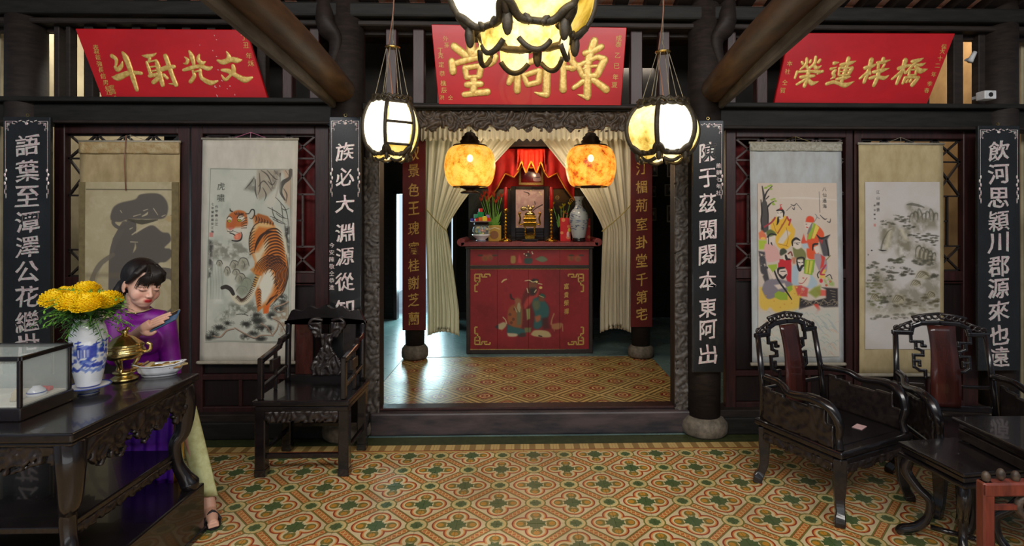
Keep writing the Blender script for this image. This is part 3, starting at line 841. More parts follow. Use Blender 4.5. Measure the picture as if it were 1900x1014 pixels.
CH['光'] = (330, 80, 10.14, [([10, 34, 26, 8], [(128, 262), (188, 320), (160, 385), (105, 382)]), ([24, 48, 32], [(220, 160), (268, 260), (300, 400)]), ([18, 40, 46, 8], [(402, 220), (385, 310), (450, 375), (525, 350)]), ([28, 42, 34, 46, 20], [(110, 510), (250, 470), (420, 435), (560, 480), (640, 455)]),
  ([24, 36, 36], [(285, 530), (312, 620), (240, 730)]), (20, [(300, 545), (415, 520)]), ([28, 36, 46, 48, 14], [(422, 505), (440, 640), (540, 720), (630, 750), (750, 715)])])
CH['文'] = (330, 80, 10.14, [([10, 34, 60], [(915, 160), (955, 230), (965, 290)]), ([24, 50, 50, 54, 14], [(755, 330), (850, 360), (1000, 312), (1120, 325), (1200, 318)]), ([34, 44, 26, 34, 12], [(1040, 430), (1050, 520), (975, 625), (895, 690), (825, 605)]), ([28, 48, 46, 62, 24], [(835, 510), (960, 530), (1120, 625), (1260, 690), (1395, 650)])])
CH['榮'] = (1460, 90, 11.264, [(30, [(315, 290), (330, 325)]), ([30, 34, 18], [(412, 215), (395, 330), (280, 440)]), (30, [(395, 340), (440, 440)]), (26, [(500, 250), (480, 295)]), ([30, 36, 26], [(600, 180), (570, 320), (440, 430)]), ([30, 46, 6], [(560, 340), (620, 412), (722, 360)]), (30, [(690, 240), (655, 295)]),
  ([30, 22], [(210, 490), (165, 620)]), ([28, 30, 38], [(215, 495), (430, 480), (690, 490)]), ([32, 10], [(740, 480), (625, 542)]), ([36, 40, 30], [(290, 600), (430, 585), (565, 575)]), ([40, 44, 38], [(450, 440), (425, 620), (362, 790)]), ([32, 26], [(380, 650), (205, 755)]), ([36, 54, 6], [(450, 650), (520, 730), (662, 690)])])
CH['連'] = (1460, 90, 11.264, [([44, 8], [(990, 310), (1085, 290)]), ([34, 6], [(920, 430), (1045, 388)]), ([30, 42, 36, 6], [(1010, 455), (965, 520), (985, 590), (905, 645)]), ([36, 38, 40, 54, 6], [(830, 745), (960, 705), (1080, 730), (1220, 770), (1405, 688)]), ([44, 42, 36], [(1285, 210), (1240, 380), (1140, 700)]), ([36, 46, 6], [(1130, 345), (1300, 310), (1445, 262)]),
  (26, [(1095, 410), (1080, 560)]), (26, [(1100, 410), (1350, 405)]), ([44, 36], [(1355, 415), (1285, 545)]), (16, [(1100, 490), (1300, 470)]), (22, [(1090, 570), (1290, 545)]), ([30, 44, 6], [(1040, 645), (1200, 615), (1335, 592)])])
CH['梓'] = (1580, 90, 11.27, [([38, 42, 22], [(275, 410), (400, 380), (500, 340)]), ([50, 46, 34], [(412, 240), (365, 430), (258, 710)]), ([36, 24], [(340, 490), (170, 630)]), (28, [(365, 450), (385, 530)]), (38, [(662, 215), (650, 270)]), ([32, 40, 6], [(540, 300), (660, 285), (808, 240)]), (30, [(560, 330), (550, 420)]), (24, [(690, 330), (640, 410)]),
  ([36, 46, 6], [(460, 495), (620, 465), (788, 412)]), ([34, 38, 44, 6], [(385, 625), (520, 590), (670, 620), (780, 562)]), ([44, 46, 34], [(565, 460), (540, 600), (460, 780)])])
CH['橋'] = (1580, 90, 11.27, [([40, 40, 22], [(985, 420), (1120, 375), (1250, 345)]), ([54, 46, 32], [(1120, 255), (1070, 420), (940, 740)]), ([34, 22], [(1020, 500), (840, 645)]), (24, [(1080, 440), (1120, 520)]), ([36, 42, 6], [(1265, 275), (1400, 250), (1502, 203)]), ([28, 32, 20], [(1350, 290), (1240, 390), (1130, 520)]), ([16, 38, 6], [(1340, 335), (1450, 345), (1548, 302)]),
  ([30, 60, 6], [(1330, 380), (1440, 470), (1588, 430)]), (26, [(1215, 440), (1190, 560)]), (20, [(1220, 450), (1340, 440)]), (26, [(1350, 440), (1335, 545)]), (20, [(1190, 560), (1330, 550)]), ([34, 26], [(1115, 615), (1065, 735)]), (28, [(1110, 605), (1390, 605)]), ([38, 44], [(1390, 612), (1265, 765)]), (24, [(1180, 660), (1140, 710)]), (24, [(1245, 650), (1215, 700)])])

def signboard(label, q, Yb, lean, chars, cols, lift, wear=None):
    on, n = quad_on(q, Yb, lean)
    P = [on(*c) for c in q]
    ctr = (P[2]+P[3])/2
    t = thing('signboard', label, 'sign', ctr)
    mb = MB(); bk = -n*.028
    vs = [p-ctr for p in P]+[p-ctr+bk for p in P]
    mb.add(vs, [(3, 2, 1, 0), (4, 5, 6, 7), (0, 1, 5, 4), (1, 2, 6, 5), (2, 3, 7, 6), (3, 0, 4, 7)])
    mb.build('board', M['signred'], t, bevel=.004)
    for ch in chars:
        x0, y0, k, st = CH[ch]; mb = MB()
        for r, pts in st: brush(mb, pts, r, on, n, k, x0, y0, lift)
        mb.v = [tuple(Vector(v)-ctr) for v in mb.v]
        mb.build('gold_character', M['gold'], t, smooth=True)
    R = Matrix.Rotation(lean, 3, 'X')
    for txt, pts, s in cols:
        mb = MB(); P2 = spline(pts, 12); m = len(P2)
        for i, ch in enumerate(txt):
            p = P2[int(i*(m-1)/max(1, len(txt)-1))]
            c = on(p[0], p[1])-ctr+n*.0015
            glyph_add(mb, ch, THIN, c, s*.78*pxm(Yb), .004, R)
        tag(mb.build('small_inscription', M['goldpaint'], t), kind='stuff')
    return t, on, n
t, on, n = signboard('red slanted signboard with four gold characters, above the tiger scroll', [(139, 53), (456, 55), (500, 195), (194, 195)], 3.88, .16, '斗射光文',
    [('表叔爸強長倍男知戊', [(178, 88), (188, 130), (203, 172)], 13), ('堂高仝賀', [(208, 162), (217, 190)], 12), ('丁丑年秌', [(453, 70), (466, 118)], 15)], .006)
mb = MB()
for px, py, a_, L in ((398, 66, 1.2, 3), (402, 74, .6, 3), (371, 84, .2, 2), (395, 94, 1.0, 3), (402, 105, .4, 3), (405, 130, .3, 4), (408, 160, 1.1, 4), (412, 150, .8, 5), (400, 162, .4, 6), (399, 160, 1.6, 5), (427, 160, .1, 4), (436, 176, 1.4, 4), (435, 187, .2, 4), (403, 178, 1.1, 7), (409, 189, .9, 5), (422, 165, .6, 3), (404, 150, 1.3, 4)):
    c_ = on(px, py)-t.location; k_ = pxm(3.88); d_ = Vector((math.cos(a_), 0, -math.sin(a_)))*L*k_; s_ = Vector((math.sin(a_), 0, math.cos(a_)))*.9*k_
    f_ = n*.002
    mb.add([c_-d_*.5+f_, c_+s_+f_, c_+d_*.5+f_, c_-s_*.7+f_, c_+n*-.002], [(0, 3, 2, 1), (0, 1, 4), (1, 2, 4), (2, 3, 4), (3, 0, 4)])
tag(mb.build('peeled_paint', M['paper'], t), kind='stuff')
signboard('red nearly upright signboard with three large gold characters, above the carved doorway lintel', [(800, 45), (1163, 51), (1152, 199), (814, 194)], 3.84, .14, '堂祠陳',
    [('外孫', [(827, 72), (829, 84)], 13), ('丁克定恭樵辰', [(817, 94), (820, 130), (824, 168)], 14), ('洪', [(820, 181), (820, 181)], 12), ('仝', [(836, 181), (836, 181)], 12), ('成泰乙巳年夏', [(1148, 71), (1145, 115), (1140, 158)], 15)], .013)
signboard('red right-leaning signboard with four gold characters, above the sages scroll', [(1466, 61), (1773, 62), (1717, 201), (1435, 200)], 3.88, .16, '榮連梓橋',
    [('本社', [(1465, 118), (1461, 133)], 14), ('仝賀', [(1456, 153), (1452, 168)], 14), ('保大十二年季春', [(1751, 87), (1739, 122), (1719, 168)], 13)], .006)

# ------------------------------------------------------------------ couplet boards
def fret(mb, x, z, s, sx, sz, w=.003, y=0):
    """a key-fret corner"""
    for pl in ([(0, -3.2), (0, 0), (3.2, 0)], [(.6, -2.2), (.6, -.6), (2.2, -.6)], [(.6, -.6), (1.4, -1.4), (.6, -1.4)], [(2.4, -.1), (2.4, -.9), (3.2, -.9)], [(0, -2.6), (.9, -2.6), (.9, -3.3)], [(1.2, -.6), (1.2, -1.1)]):
        for a, b_ in zip(pl, pl[1:]):
            mb.bar((x+sx*a[0]*s, y, z+sz*a[1]*s), (x+sx*b_[0]*s, y, z+sz*b_[1]*s), w, w, up=(0, 1, 0))
def board(label, txt, px0, px1, py0, py1, Y, ys, m, style, cm, cw, ch_, frets=(1, 1), side=None, cx=None, group=None, curve=0, extra=None):
    x0, x1, z0, z1 = xx(px0, Y), xx(px1, Y), zz(py1, Y), zz(py0, Y)
    c = ((x0+x1)/2, Y, z0); t = thing('couplet_board', label, 'board', c, group=group)
    W, H = x1-x0, z1-z0
    if curve:
        mb = MB(); N = 8
        prof = [(-W/2+W*i/N, curve*(abs(2*i/N-1)**2)) for i in range(N+1)]
        vs = [(a, b_, 0) for a, b_ in prof]+[(a, b_+.015, 0) for a, b_ in prof[::-1]]
        k = len(vs); mb.v = vs+[(a, b_, H) for a, b_, _ in vs]
        mb.f = [tuple(range(k))[::-1], tuple(range(k, 2*k))]+[(i, (i+1) % k, k+(i+1) % k, k+i) for i in range(k)]
        mb.build('board', m, t)
    else:
        MB().bx(-W/2, W/2, -.012, .012, 0, H).build('board', m, t, bevel=.004, seg=2)
    yy_ = -.0135
    for i, (ch, y) in enumerate(zip(txt, ys)):
        if ch == ' ': continue
        px = cx if cx else (px0+px1)/2
        glyph_obj(ch, style, (xx(px, Y)-c[0], yy_, zz(y, Y)-z0), cw*pxm(Y), ch_*pxm(Y), cm, t, depth=.004, seed=i*1.7, amt=.02)
    if frets:
        mb = MB(); s = 5.2*pxm(Y)
        a = W/2-.016
        if frets[0]: fret(mb, -a, H-.03, s, 1, 1, y=yy_)
        if frets[1]: fret(mb, a, H-.03, s, -1, 1, y=yy_)
        for i in range(7):
            x = -a*.55+a*1.1*i/6; mb.bar((x, yy_, H-.03), (x+a*.12, yy_, H-.03+(.006 if i % 2 else -.006)), .006, .003, up=(0, 1, 0))
        mb.ell((0, yy_, H-.045), (.012, .003, .01), 8, 5)
        for sg, on_ in ((-1, frets[0]), (1, frets[1])):
            if not on_: continue
            mb.bar((sg*a, yy_, H-.04), (sg*a, yy_, H-.42), .0018, .002, up=(0, 1, 0))
            for k in range(7):
                zc = H-.36-k*.028
                mb.ell((sg*a+((k % 2)*2-1)*.004*sg, yy_, zc), (.007 if k < 4 else .003, .003, .013 if k < 4 else .02), 7, 4)
        mb.build('pearl_border', M['pearl'], t)
    if extra:
        txt2, ex, ya, yb2, s = extra
        mb = MB()
        for i, ch in enumerate(txt2):
            glyph_add(mb, ch, THIN, (xx(ex, Y)-c[0], yy_, zz(ya+(yb2-ya)*i/(len(txt2)-1), Y)-z0), s*.9*pxm(Y), .004)
        tag(mb.build('small_inscription', M['pearl'], t), kind='stuff')
    MB().tube([(W*.0+.01*math.cos(a), -.004, H+.012+.01*math.sin(a)) for a in [2*PI*k/10 for k in range(10)]], .0025, 6, close=True).build('hanging_ring', M['oldbrass'], t)
    return t
board('tall black couplet board with pearl characters at the extreme left pillar', COUP['far_left'], 9, 96, 222, 700, 3.76, [273, 320, 366, 412, 457, 502, 547, 592, 634], M['boardblack'], BOLD, M['pearl'], 42, 38, cx=54)
board('black pearl-inlaid couplet board behind the square-armed chair, beside the tiger scroll', COUP['mid_left'], 612, 671, 219, 692, 3.76, [283, 330, 379, 432, 475, 522, 571], M['boardblack'], BOLD, M['pearl'], 34, 33, cx=641, extra=('今安陳敬仝恭進', 617, 455, 532, 11))
board('black pearl-inlaid couplet board right of the doorway, with nine large characters', COUP['mid_right'], 1284, 1342, 222, 693, 3.76, [282, 330, 377, 427, 474, 523, 572, 613, 660], M['boardblack'], BOLD, M['pearl'], 33, 36, frets=(0, 1), cx=1312, extra=('維新七年社', 1332, 307, 358, 11))
board('tall black couplet board with pearl characters at the extreme right pillar', COUP['far_right'], 1812, 1889, 230, 694, 3.76, [278, 321, 366, 410, 452, 497, 538, 580, 627, 668], M['boardblack'], BOLD, M['pearl'], 41, 38, cx=1850)
board('dark red couplet board with gold characters on the altar room pillar left of the altar', COUP['in_left'], 747, 790, 262, 612, 5.93, [287, 317, 353, 387, 424, 461, 492, 524, 556, 590], M['boardred'], MID, M['goldpaint'], 20, 24, frets=None, cx=768)
board('dark red couplet board with gold characters on the altar room pillar right of the altar', COUP['in_right'], 1170, 1210, 262, 608, 5.93, [312, 347, 381, 416, 450, 484, 519, 552, 584], M['boardred'], MID, M['goldpaint'], 21, 24, frets=None, cx=1190)
# ------------------------------------------------------------------ painter: colours for the printed / painted surfaces, stored per vertex
def vnoise(h, w, f, seed=0, octs=4):
    rs = np.random.RandomState(seed); out = np.zeros((h, w)); amp = 1; tot = 0
    for o in range(octs):
        gh, gw = max(2, int(h/f*2**o)+2), max(2, int(w/f*2**o)+2)
        g = rs.rand(gh, gw); y = np.linspace(0, gh-1.001, h); x = np.linspace(0, gw-1.001, w)
        yi, xi = y.astype(int), x.astype(int); fy, fx = (y-yi)[:, None], (x-xi)[None]
        fy = fy*fy*(3-2*fy); fx = fx*fx*(3-2*fx)
        out += amp*(g[yi][:, xi]*(1-fy)*(1-fx)+g[yi+1][:, xi]*fy*(1-fx)+g[yi][:, xi+1]*(1-fy)*fx+g[yi+1][:, xi+1]*fy*fx); tot += amp; amp *= .55
    return out/tot
class Canvas:
    def __init__(s, x0, y0, x1, y1, res, col):
        s.x0, s.y0, s.x1, s.y1, s.res = x0, y0, x1, y1, res
        s.w, s.h = int((x1-x0)*res)+1, int((y1-y0)*res)+1
        s.a = np.ones((s.h, s.w, 3))*np.array(col, float)
        s.ox, s.oy, s.k = 0, 0, 1
    def frame(s, ox, oy, k): s.ox, s.oy, s.k = ox, oy, k; return s
    def _p(s, pts): return [((p[0]/s.k+s.ox-s.x0)*s.res, (p[1]/s.k+s.oy-s.y0)*s.res) for p in pts]
    def _bb(s, xs, ys, m):
        a, b = max(0, int(min(xs)-m)), min(s.w, int(max(xs)+m)+2); c, d = max(0, int(min(ys)-m)), min(s.h, int(max(ys)+m)+2)
        return a, b, c, d
    def _mix(s, sl, al, col):
        s.a[sl] = s.a[sl]*(1-al[..., None])+np.array(col, float)*al[..., None]
    def line(s, pts, w, col, al=1.0, sp=True):
        P = spline(pts, 5) if sp and len(pts) > 2 else [Vector((p[0], p[1], 0)) for p in pts]
        R = rads(w if isinstance(w, (list, tuple)) else [w, w], len(P)); R = [r/s.k*s.res for r in R]
        Q = s._p(P); m = max(R)+1.5
        a, b, c, d = s._bb([q[0] for q in Q], [q[1] for q in Q], m)
        if b <= a or d <= c: return s
        X, Y = np.meshgrid(np.arange(a, b), np.arange(c, d)); best = np.full(X.shape, -9.0)
        for i in range(len(Q)-1):
            (x1, y1), (x2, y2) = Q[i], Q[i+1]; dx, dy = x2-x1, y2-y1; L = dx*dx+dy*dy+1e-9
            t = np.clip(((X-x1)*dx+(Y-y1)*dy)/L, 0, 1)
            dd = np.hypot(X-x1-t*dx, Y-y1-t*dy); best = np.maximum(best, (R[i]*(1-t)+R[i+1]*t)-dd)
        s._mix((slice(c, d), slice(a, b)), np.clip(best+.5, 0, 1)*al, col); return s
    def poly(s, pts, col, al=1.0, soft=1.0, nz=None, sp=False, tex=None):
        if sp: pts = spline(list(pts)+[pts[0]], 5)[:-1]
        Q = np.array(s._p(pts)); a, b, c, d = s._bb(Q[:, 0], Q[:, 1], soft*2+2)
        if b <= a or d <= c: return s
        X, Y = np.meshgrid(np.arange(a, b), np.arange(c, d)); ins = np.zeros(X.shape, bool); n = len(Q); dist = np.full(X.shape, 1e9)
        for i in range(n):
            x1, y1 = Q[i]; x2, y2 = Q[(i+1) % n]
            cond = ((y1 > Y) != (y2 > Y)) & (X < (x2-x1)*(Y-y1)/((y2-y1) or 1e-9)+x1); ins ^= cond
            L = (x2-x1)**2+(y2-y1)**2+1e-9; t = np.clip(((X-x1)*(x2-x1)+(Y-y1)*(y2-y1))/L, 0, 1)
            dist = np.minimum(dist, np.hypot(X-x1-t*(x2-x1), Y-y1-t*(y2-y1)))
        sd = np.where(ins, dist, -dist)
        A = np.clip(sd/soft*.5+.5, 0, 1)*al
        if tex is not None:
            f, lo, hi, seed = tex; N = vnoise(s.h, s.w, f, seed)[c:d, a:b]; A = A*np.clip((N-lo)/(hi-lo), 0, 1)
        s._mix((slice(c, d), slice(a, b)), A, col); return s
    def blob(s, x, y, rx, ry, col, al=1.0, soft=.35, tex=None):
        (cx, cy), = s._p([(x, y)]); rx = rx/s.k*s.res; ry = ry/s.k*s.res
        a, b, c, d = s._bb([cx-rx, cx+rx], [cy-ry, cy+ry], 2)
        if b <= a or d <= c: return s
        X, Y = np.meshgrid(np.arange(a, b), np.arange(c, d)); q = np.hypot((X-cx)/rx, (Y-cy)/ry)
        A = np.clip((1-q)/soft, 0, 1)*al
        if tex is not None:
            f, lo, hi, seed = tex; N = vnoise(s.h, s.w, f, seed)[c:d, a:b]; A = A*np.clip((N-lo)/(hi-lo), 0, 1)
        s._mix((slice(c, d), slice(a, b)), A, col); return s
    def mottle(s, f, col, lo, hi, al, seed=0):
        N = vnoise(s.h, s.w, f, seed); s._mix((slice(0, s.h), slice(0, s.w)), np.clip((N-lo)/(hi-lo), 0, 1)*al, col); return s
    def text(s, txt, x, y, dy, size, col, al=.9):
        """tiny brush-written characters, from the glyph outlines"""
        for i, ch in enumerate(txt):
            co, fs, ex = _glyph[(ch,)+THIN]
            for f in fs:
                p = [co[v] for v in f]
                if len(p) < 3 or min(q[1] for q in p) > -.005: continue
                if max(q[1] for q in p) > 0: continue
                s.poly([(x+q[0]*size, y+i*dy-q[2]*size) for q in p], col, al, soft=.5)
        return s
    def linear(s):
        c = np.clip(s.a/255, 0, 1); return np.where(c <= .04045, c/12.92, ((c+.055)/1.055)**2.4)
def sheet(cv, name, corner, m, parent, origin, Y=None, bulge=0.0, yoff=0.0, th=.002):
    """a printed sheet: one vertex per colour sample; corner(u,v)->world point"""
    h, w = cv.h, cv.w
    U, V_ = np.meshgrid(np.linspace(0, 1, w), np.linspace(0, 1, h))
    c00, c10, c11, c01 = [np.array(corner[i]) for i in range(4)]      # TL TR BR BL
    P = (c00[None, None]*((1-U)*(1-V_))[..., None]+c10*(U*(1-V_))[..., None]+c11*(U*V_)[..., None]+c01*((1-U)*V_)[..., None])-np.array(origin)
    P[..., 1] += yoff-bulge*np.sin(V_*PI)*1.0-.002*np.sin(U*PI*2+V_*3)
    P = P.reshape(-1, 3).astype(np.float32)
    n = h*w
    me = bpy.data.meshes.new(name)
    i = np.arange((h-1)*(w-1)); r = i//(w-1); q = i % (w-1); a = r*w+q
    F_ = np.stack([a, a+w, a+w+1, a+1], 1)
    me.vertices.add(n); me.vertices.foreach_set('co', P.ravel())
    me.loops.add(F_.size); me.loops.foreach_set('vertex_index', F_.ravel().astype(np.int32))
    me.polygons.add(len(F_)); me.polygons.foreach_set('loop_start', np.arange(0, F_.size, 4, dtype=np.int32))
    me.update(calc_edges=True); me.validate()
    at_ = me.color_attributes.new('Col', 'FLOAT_COLOR', 'POINT')
    col = np.ones((n, 4), np.float32); col[:, :3] = cv.linear().reshape(-1, 3); at_.data.foreach_set('color', col.ravel())
    me.materials.append(m); me.polygons.foreach_set('use_smooth', np.ones(len(F_), bool))
    return put(bpy.data.objects.new(name, me), parent)

def scroll(label, quad, pic, cv, silk, Y, cord, extra=None, knob=True):
    Pq = [at(x, y, Y) for x, y in quad]; o = (Pq[0]+Pq[1])/2
    t = thing('hanging_scroll', label, 'scroll painting', o)
    def fq(u, v):
        p = (Pq[0]*(1-u)+Pq[1]*u)*(1-v)+(Pq[3]*(1-u)+Pq[2]*u)*v
        return (p.x-o.x, p.y-o.y-.004*math.sin(v*PI)+.0025*math.sin(u*9+v*2), p.z-o.z)
    MB().surf(fq, 16, 30).build('silk_mount', silk, t, smooth=True, solid=-.002)
    sheet(cv, 'painting', [at(x, y, Y) for x, y in pic], M['print'], t, o, yoff=-.0068, bulge=.002)
    a, b_ = fq(0, 0), fq(1, 0)
    MB().tube([(a[0]-.006, 0, .004), (b_[0]+.006, 0, .004)], .009, 12).build('top_rod', M['rod'], t, smooth=True)
    a, b_ = fq(0, 1), fq(1, 1)
    MB().tube([(a[0]-.015, -.004, a[2]), (a[0], -.004, a[2]), (b_[0], -.004, b_[2]), (b_[0]+.015, -.004, b_[2])], [.011, .013, .013, .011], 14).build('bottom_roller', M['rod'], t, smooth=True)
    W = Pq[1].x-Pq[0].x
    mb = MB(); mb.tube([(-W*.18, 0, .008), (-.002, .004, .05)], .0016, 5); mb.tube([(W*.18, 0, .008), (.002, .004, .05)], .0016, 5); mb.tube([(0, 0, .012), (0, .004, .052)], .0022, 5)
    mb.build('hanging_cord', cord, t)
    return t, o

INK = (44, 42, 38)
# --- tiger
cv = Canvas(382, 311, 544, 637, 1.5, (196, 198, 184)); T1 = cv.frame(380, 305, 5.965)
cv.mottle(60, (170, 178, 166), .45, .7, .5, 1).mottle(40, (214, 214, 200), .5, .75, .5, 2)
OFF = 984
# cliffs upper right
cv.poly([(575, 50), (560, 300), (600, 390), (700, 340), (840, 190), (860, 50)], (168, 158, 140), .95, 4, tex=(20, .1, .35, 3))
cv.poly([(430, 275), (540, 130), (570, 330), (560, 300)], (112, 108, 98), .7, 5, tex=(12, .2, .5, 4))
cv.poly([(860, 50), (970, 50), (970, 480), (900, 420), (870, 280), (900, 150)], (190, 164, 138), .9, 4)
for pl in ([(620, 60), (700, 120), (760, 260)], [(690, 60), (780, 150), (820, 160)], [(590, 240), (640, 180), (680, 200), (740, 280)], [(600, 90), (610, 250), (590, 330)], [(770, 60), (830, 130)],
           [(640, 250), (680, 330), (660, 400)], [(560, 160), (555, 280), (580, 380)], [(540, 140), (500, 200), (440, 270)], [(545, 150), (560, 250)], [(900, 60), (950, 130)], [(880, 260), (920, 330), (910, 420)], [(700, 180), (750, 220), (790, 170)]):
    cv.line(pl, [3, 8, 2], INK, .65)
cv.line([(960, 60), (950, 140), (870, 200), (850, 300), (900, 390)], [22, 18, 26, 16, 8], (58, 54, 48), .8)
cv.line([(840, 90), (830, 200), (800, 320), (790, 360)], [6, 14, 10, 6], (56, 52, 46), .8)
cv.poly([(780, 60), (830, 60), (800, 250), (730, 300), (720, 230)], (90, 84, 76), .5, 4, tex=(10, .35, .6, 8))
cv.poly([(700, 370), (790, 260), (820, 130), (850, 120), (840, 280), (800, 420), (740, 500), (660, 430)], (206, 202, 186), .8, 5)
for pl in ([(790, 360), (850, 420), (910, 500), (940, 640), (930, 760)], [(850, 430), (870, 520), (880, 640)], [(700, 470), (800, 520), (900, 590)], [(750, 470), (770, 560), (830, 640)], [(800, 540), (860, 580), (940, 600)],
           [(730, 570), (800, 600), (900, 650)], [(860, 480), (900, 500), (950, 480)], [(760, 600), (840, 640), (920, 660)], [(900, 660), (920, 800), (930, 1000)], [(940, 700), (900, 760)], [(940, 760), (890, 800)], [(940, 820), (895, 850)], [(945, 880), (905, 910)]):
    cv.line(pl, [3, 5, 2], INK, .8)
cv.poly([(905, 690), (955, 690), (955, 1100), (925, 1050)], (52, 50, 46), .85, 5, tex=(7, .3, .55, 9))
# left ink, waterfall, rocks
cv.poly([(38, 840), (70, 850), (90, 900), (75, 1000), (100, 1100), (70, 1250), (38, 1260)], (50, 48, 44), .85, 4, tex=(9, .25, .5, 10))
cv.poly([(80, 860), (330, 850), (500, 900), (520, 1010), (300, 1060), (90, 1040)], (112, 110, 96), .7, 10, tex=(14, .38, .62, 11))
cv.poly([(85, 1060), (150, 1080), (190, 1300), (200, 1540), (110, 1540), (70, 1240)], (214, 216, 204), .9, 6)
for i in range(9):
    x = 60+i*17; cv.line([(x+10, 1110), (x+4, 1300), (x+8, 1500)], [2, 5, 2], (110, 116, 104), .6)
cv.poly([(160, 1060), (240, 1080), (300, 1170), (330, 1250), (300, 1330), (240, 1230)], (206, 204, 188), .9, 5)
for c in ((330, 1120, 60, 60), (430, 1110, 75, 85), (400, 1270, 70, 70), (470, 1330, 70, 80), (420, 1400, 75, 55), (160, 1100, 40, 40), (250, 1190, 40, 60), (350, 1200, 50, 40)):
    cv.blob(*c, (168, 164, 144), .85, .25); cv.blob(c[0]+8, c[1]+10, c[2]*.75, c[3]*.8, (120, 120, 104), .6, .6, tex=(8, .4, .6, 12))
    cv.line([(c[0]-c[2]*.9, c[1]+10), (c[0]-c[2]*.4, c[1]-c[3]*.8), (c[0]+c[2]*.5, c[1]-c[3]*.7), (c[0]+c[2]*.9, c[1]+c[3]*.2)], [2, 5, 3], INK, .8)
    cv.line([(c[0]-10, c[1]-c[3]*.5), (c[0]+c[2]*.2, c[1]), (c[0], c[1]+c[3]*.6)], [2, 4, 1], INK, .6)
cv.poly([(350, 1350), (560, 1180), (580, 1300), (480, 1450), (400, 1490)], (140, 148, 128), .8, 6)
cv.poly([(130, 1740), (300, 1540), (430, 1560), (560, 1520), (620, 1640), (380, 1650), (200, 1740)], (96, 98, 84), .75, 8, tex=(12, .35, .6, 13))
# dark pine masses below
for c in ((90, 1900, 90, 60), (170, 1820, 100, 45), (270, 1770, 80, 35), (470, 1780, 75, 55), (600, 1740, 110, 65), (590, 1680, 80, 45), (650, 1820, 110, 50), (840, 1600, 100, 60), (880, 1480, 70, 55), (760, 1680, 70, 60), (460, 1920, 70, 45), (50, 1930, 60, 40), (640, 1940, 90, 40), (740, 1830, 60, 50), (900, 1540, 60, 50), (560, 1880, 80, 40)):
    cv.blob(*c, (42, 44, 38), .95, .7, tex=(9, .3, .5, int(c[0])))
    for q in range(10):
        aa = PI+q*PI/9; cv.line([(c[0], c[1]), (c[0]+c[2]*.95*math.cos(aa), c[1]+c[3]*1.05*math.sin(aa))], [3, 1.5], INK, .6)
cv.poly([(780, 1700), (950, 1560), (950, 1960), (840, 1960), (860, 1820)], (150, 124, 96), .7, 6, tex=(9, .4, .55, 14))
for pl in ([(950, 1520), (870, 1560), (790, 1590), (830, 1640), (900, 1620)], [(780, 1710), (860, 1760), (930, 1880)], [(640, 1770), (720, 1820), (770, 1900)], [(770, 1900), (820, 1830), (840, 1760)], [(340, 1820), (430, 1870), (560, 1930), (640, 1900), (780, 1900)], [(330, 1830), (250, 1850), (180, 1920), (100, 1910)]):
    cv.line(pl, [8, 9, 5], (176, 146, 122), .9); cv.line([(p[0]+6, p[1]+8) for p in pl], [2, 3, 1], INK, .9)
cv.line([(360, 1670), (430, 1665), (490, 1680)], 4, INK, .9); cv.line([(430, 1670), (485, 1640)], 3, INK, .9)
# tail
cv.line([(640, 1160), (590, 1290), (540, 1420), (470, 1510), (400, 1530), (340, 1490), (310, 1440)], [38, 34, 30, 32, 34, 30, 22], (216, 208, 180), 1)
cv.line([(320, 1440), (290, 1390), (240, 1362), (195, 1372)], [20, 24, 24, 20], (52, 46, 42), 1)
cv.line([(620, 1180), (580, 1280), (560, 1350)], [26, 22, 16], (198, 138, 60), .8)
tp = spline([(640, 1130), (590, 1290), (540, 1420), (470, 1510), (400, 1530), (340, 1480)], 6)
for i in range(2, len(tp)-1):
    t = (tp[i+1]-tp[i-1]).normalized(); nn = Vector((-t.y, t.x, 0)); p = tp[i]
    cv.line([p+nn*34, p-nn*4], [7, 2], (62, 40, 26), .95)
# body
cv.poly([(520, 560), (600, 560), (760, 640), (850, 720), (910, 850), (930, 1000), (945, 1200), (900, 1400), (820, 1480), (740, 1560), (715, 1650), (665, 1655), (660, 1590), (600, 1640), (570, 1420), (600, 1350), (640, 1240), (560, 1220), (560, 1080), (500, 940), (495, 800), (540, 680)], (206, 118, 44), 1, 2)
cv.poly([(590, 540), (700, 570), (770, 640), (600, 640), (535, 610)], (170, 96, 40), 1, 2)
cv.poly([(770, 640), (850, 700), (920, 830), (945, 1000), (950, 1100), (925, 1060), (880, 860), (790, 700)], (214, 206, 180), 1, 3)
cv.poly([(600, 640), (700, 640), (780, 690), (700, 700), (600, 690), (545, 760), (520, 900), (510, 1000), (495, 800), (540, 690)], (226, 190, 130), .9, 4)
cv.poly([(700, 820), (720, 900), (650, 1010), (620, 1100), (570, 1080), (540, 980), (600, 960), (660, 880)], (224, 214, 182), .9, 6)
cv.poly([(740, 1150), (780, 1230), (800, 1290), (760, 1420), (700, 1520), (640, 1570), (620, 1440), (600, 1330), (660, 1210)], (226, 222, 204), 1, 6)
cv.poly([(600, 1370), (640, 1420), (620, 1560), (610, 1640), (590, 1560), (570, 1430)], (196, 112, 48), 1, 2)
cv.poly([(560, 1130), (620, 1080), (700, 1090), (660, 1170), (580, 1200), (550, 1210), (510, 1170)], (200, 122, 44), .8, 3)
cv.poly([(690, 1580), (740, 1540), (720, 1650), (670, 1655)], (224, 100, 30), 1, 2)
# neck and chest white
cv.poly([(470, 590), (540, 600), (560, 680), (500, 760), (490, 900), (430, 860), (400, 720), (460, 660)], (206, 204, 188), .9, 6)
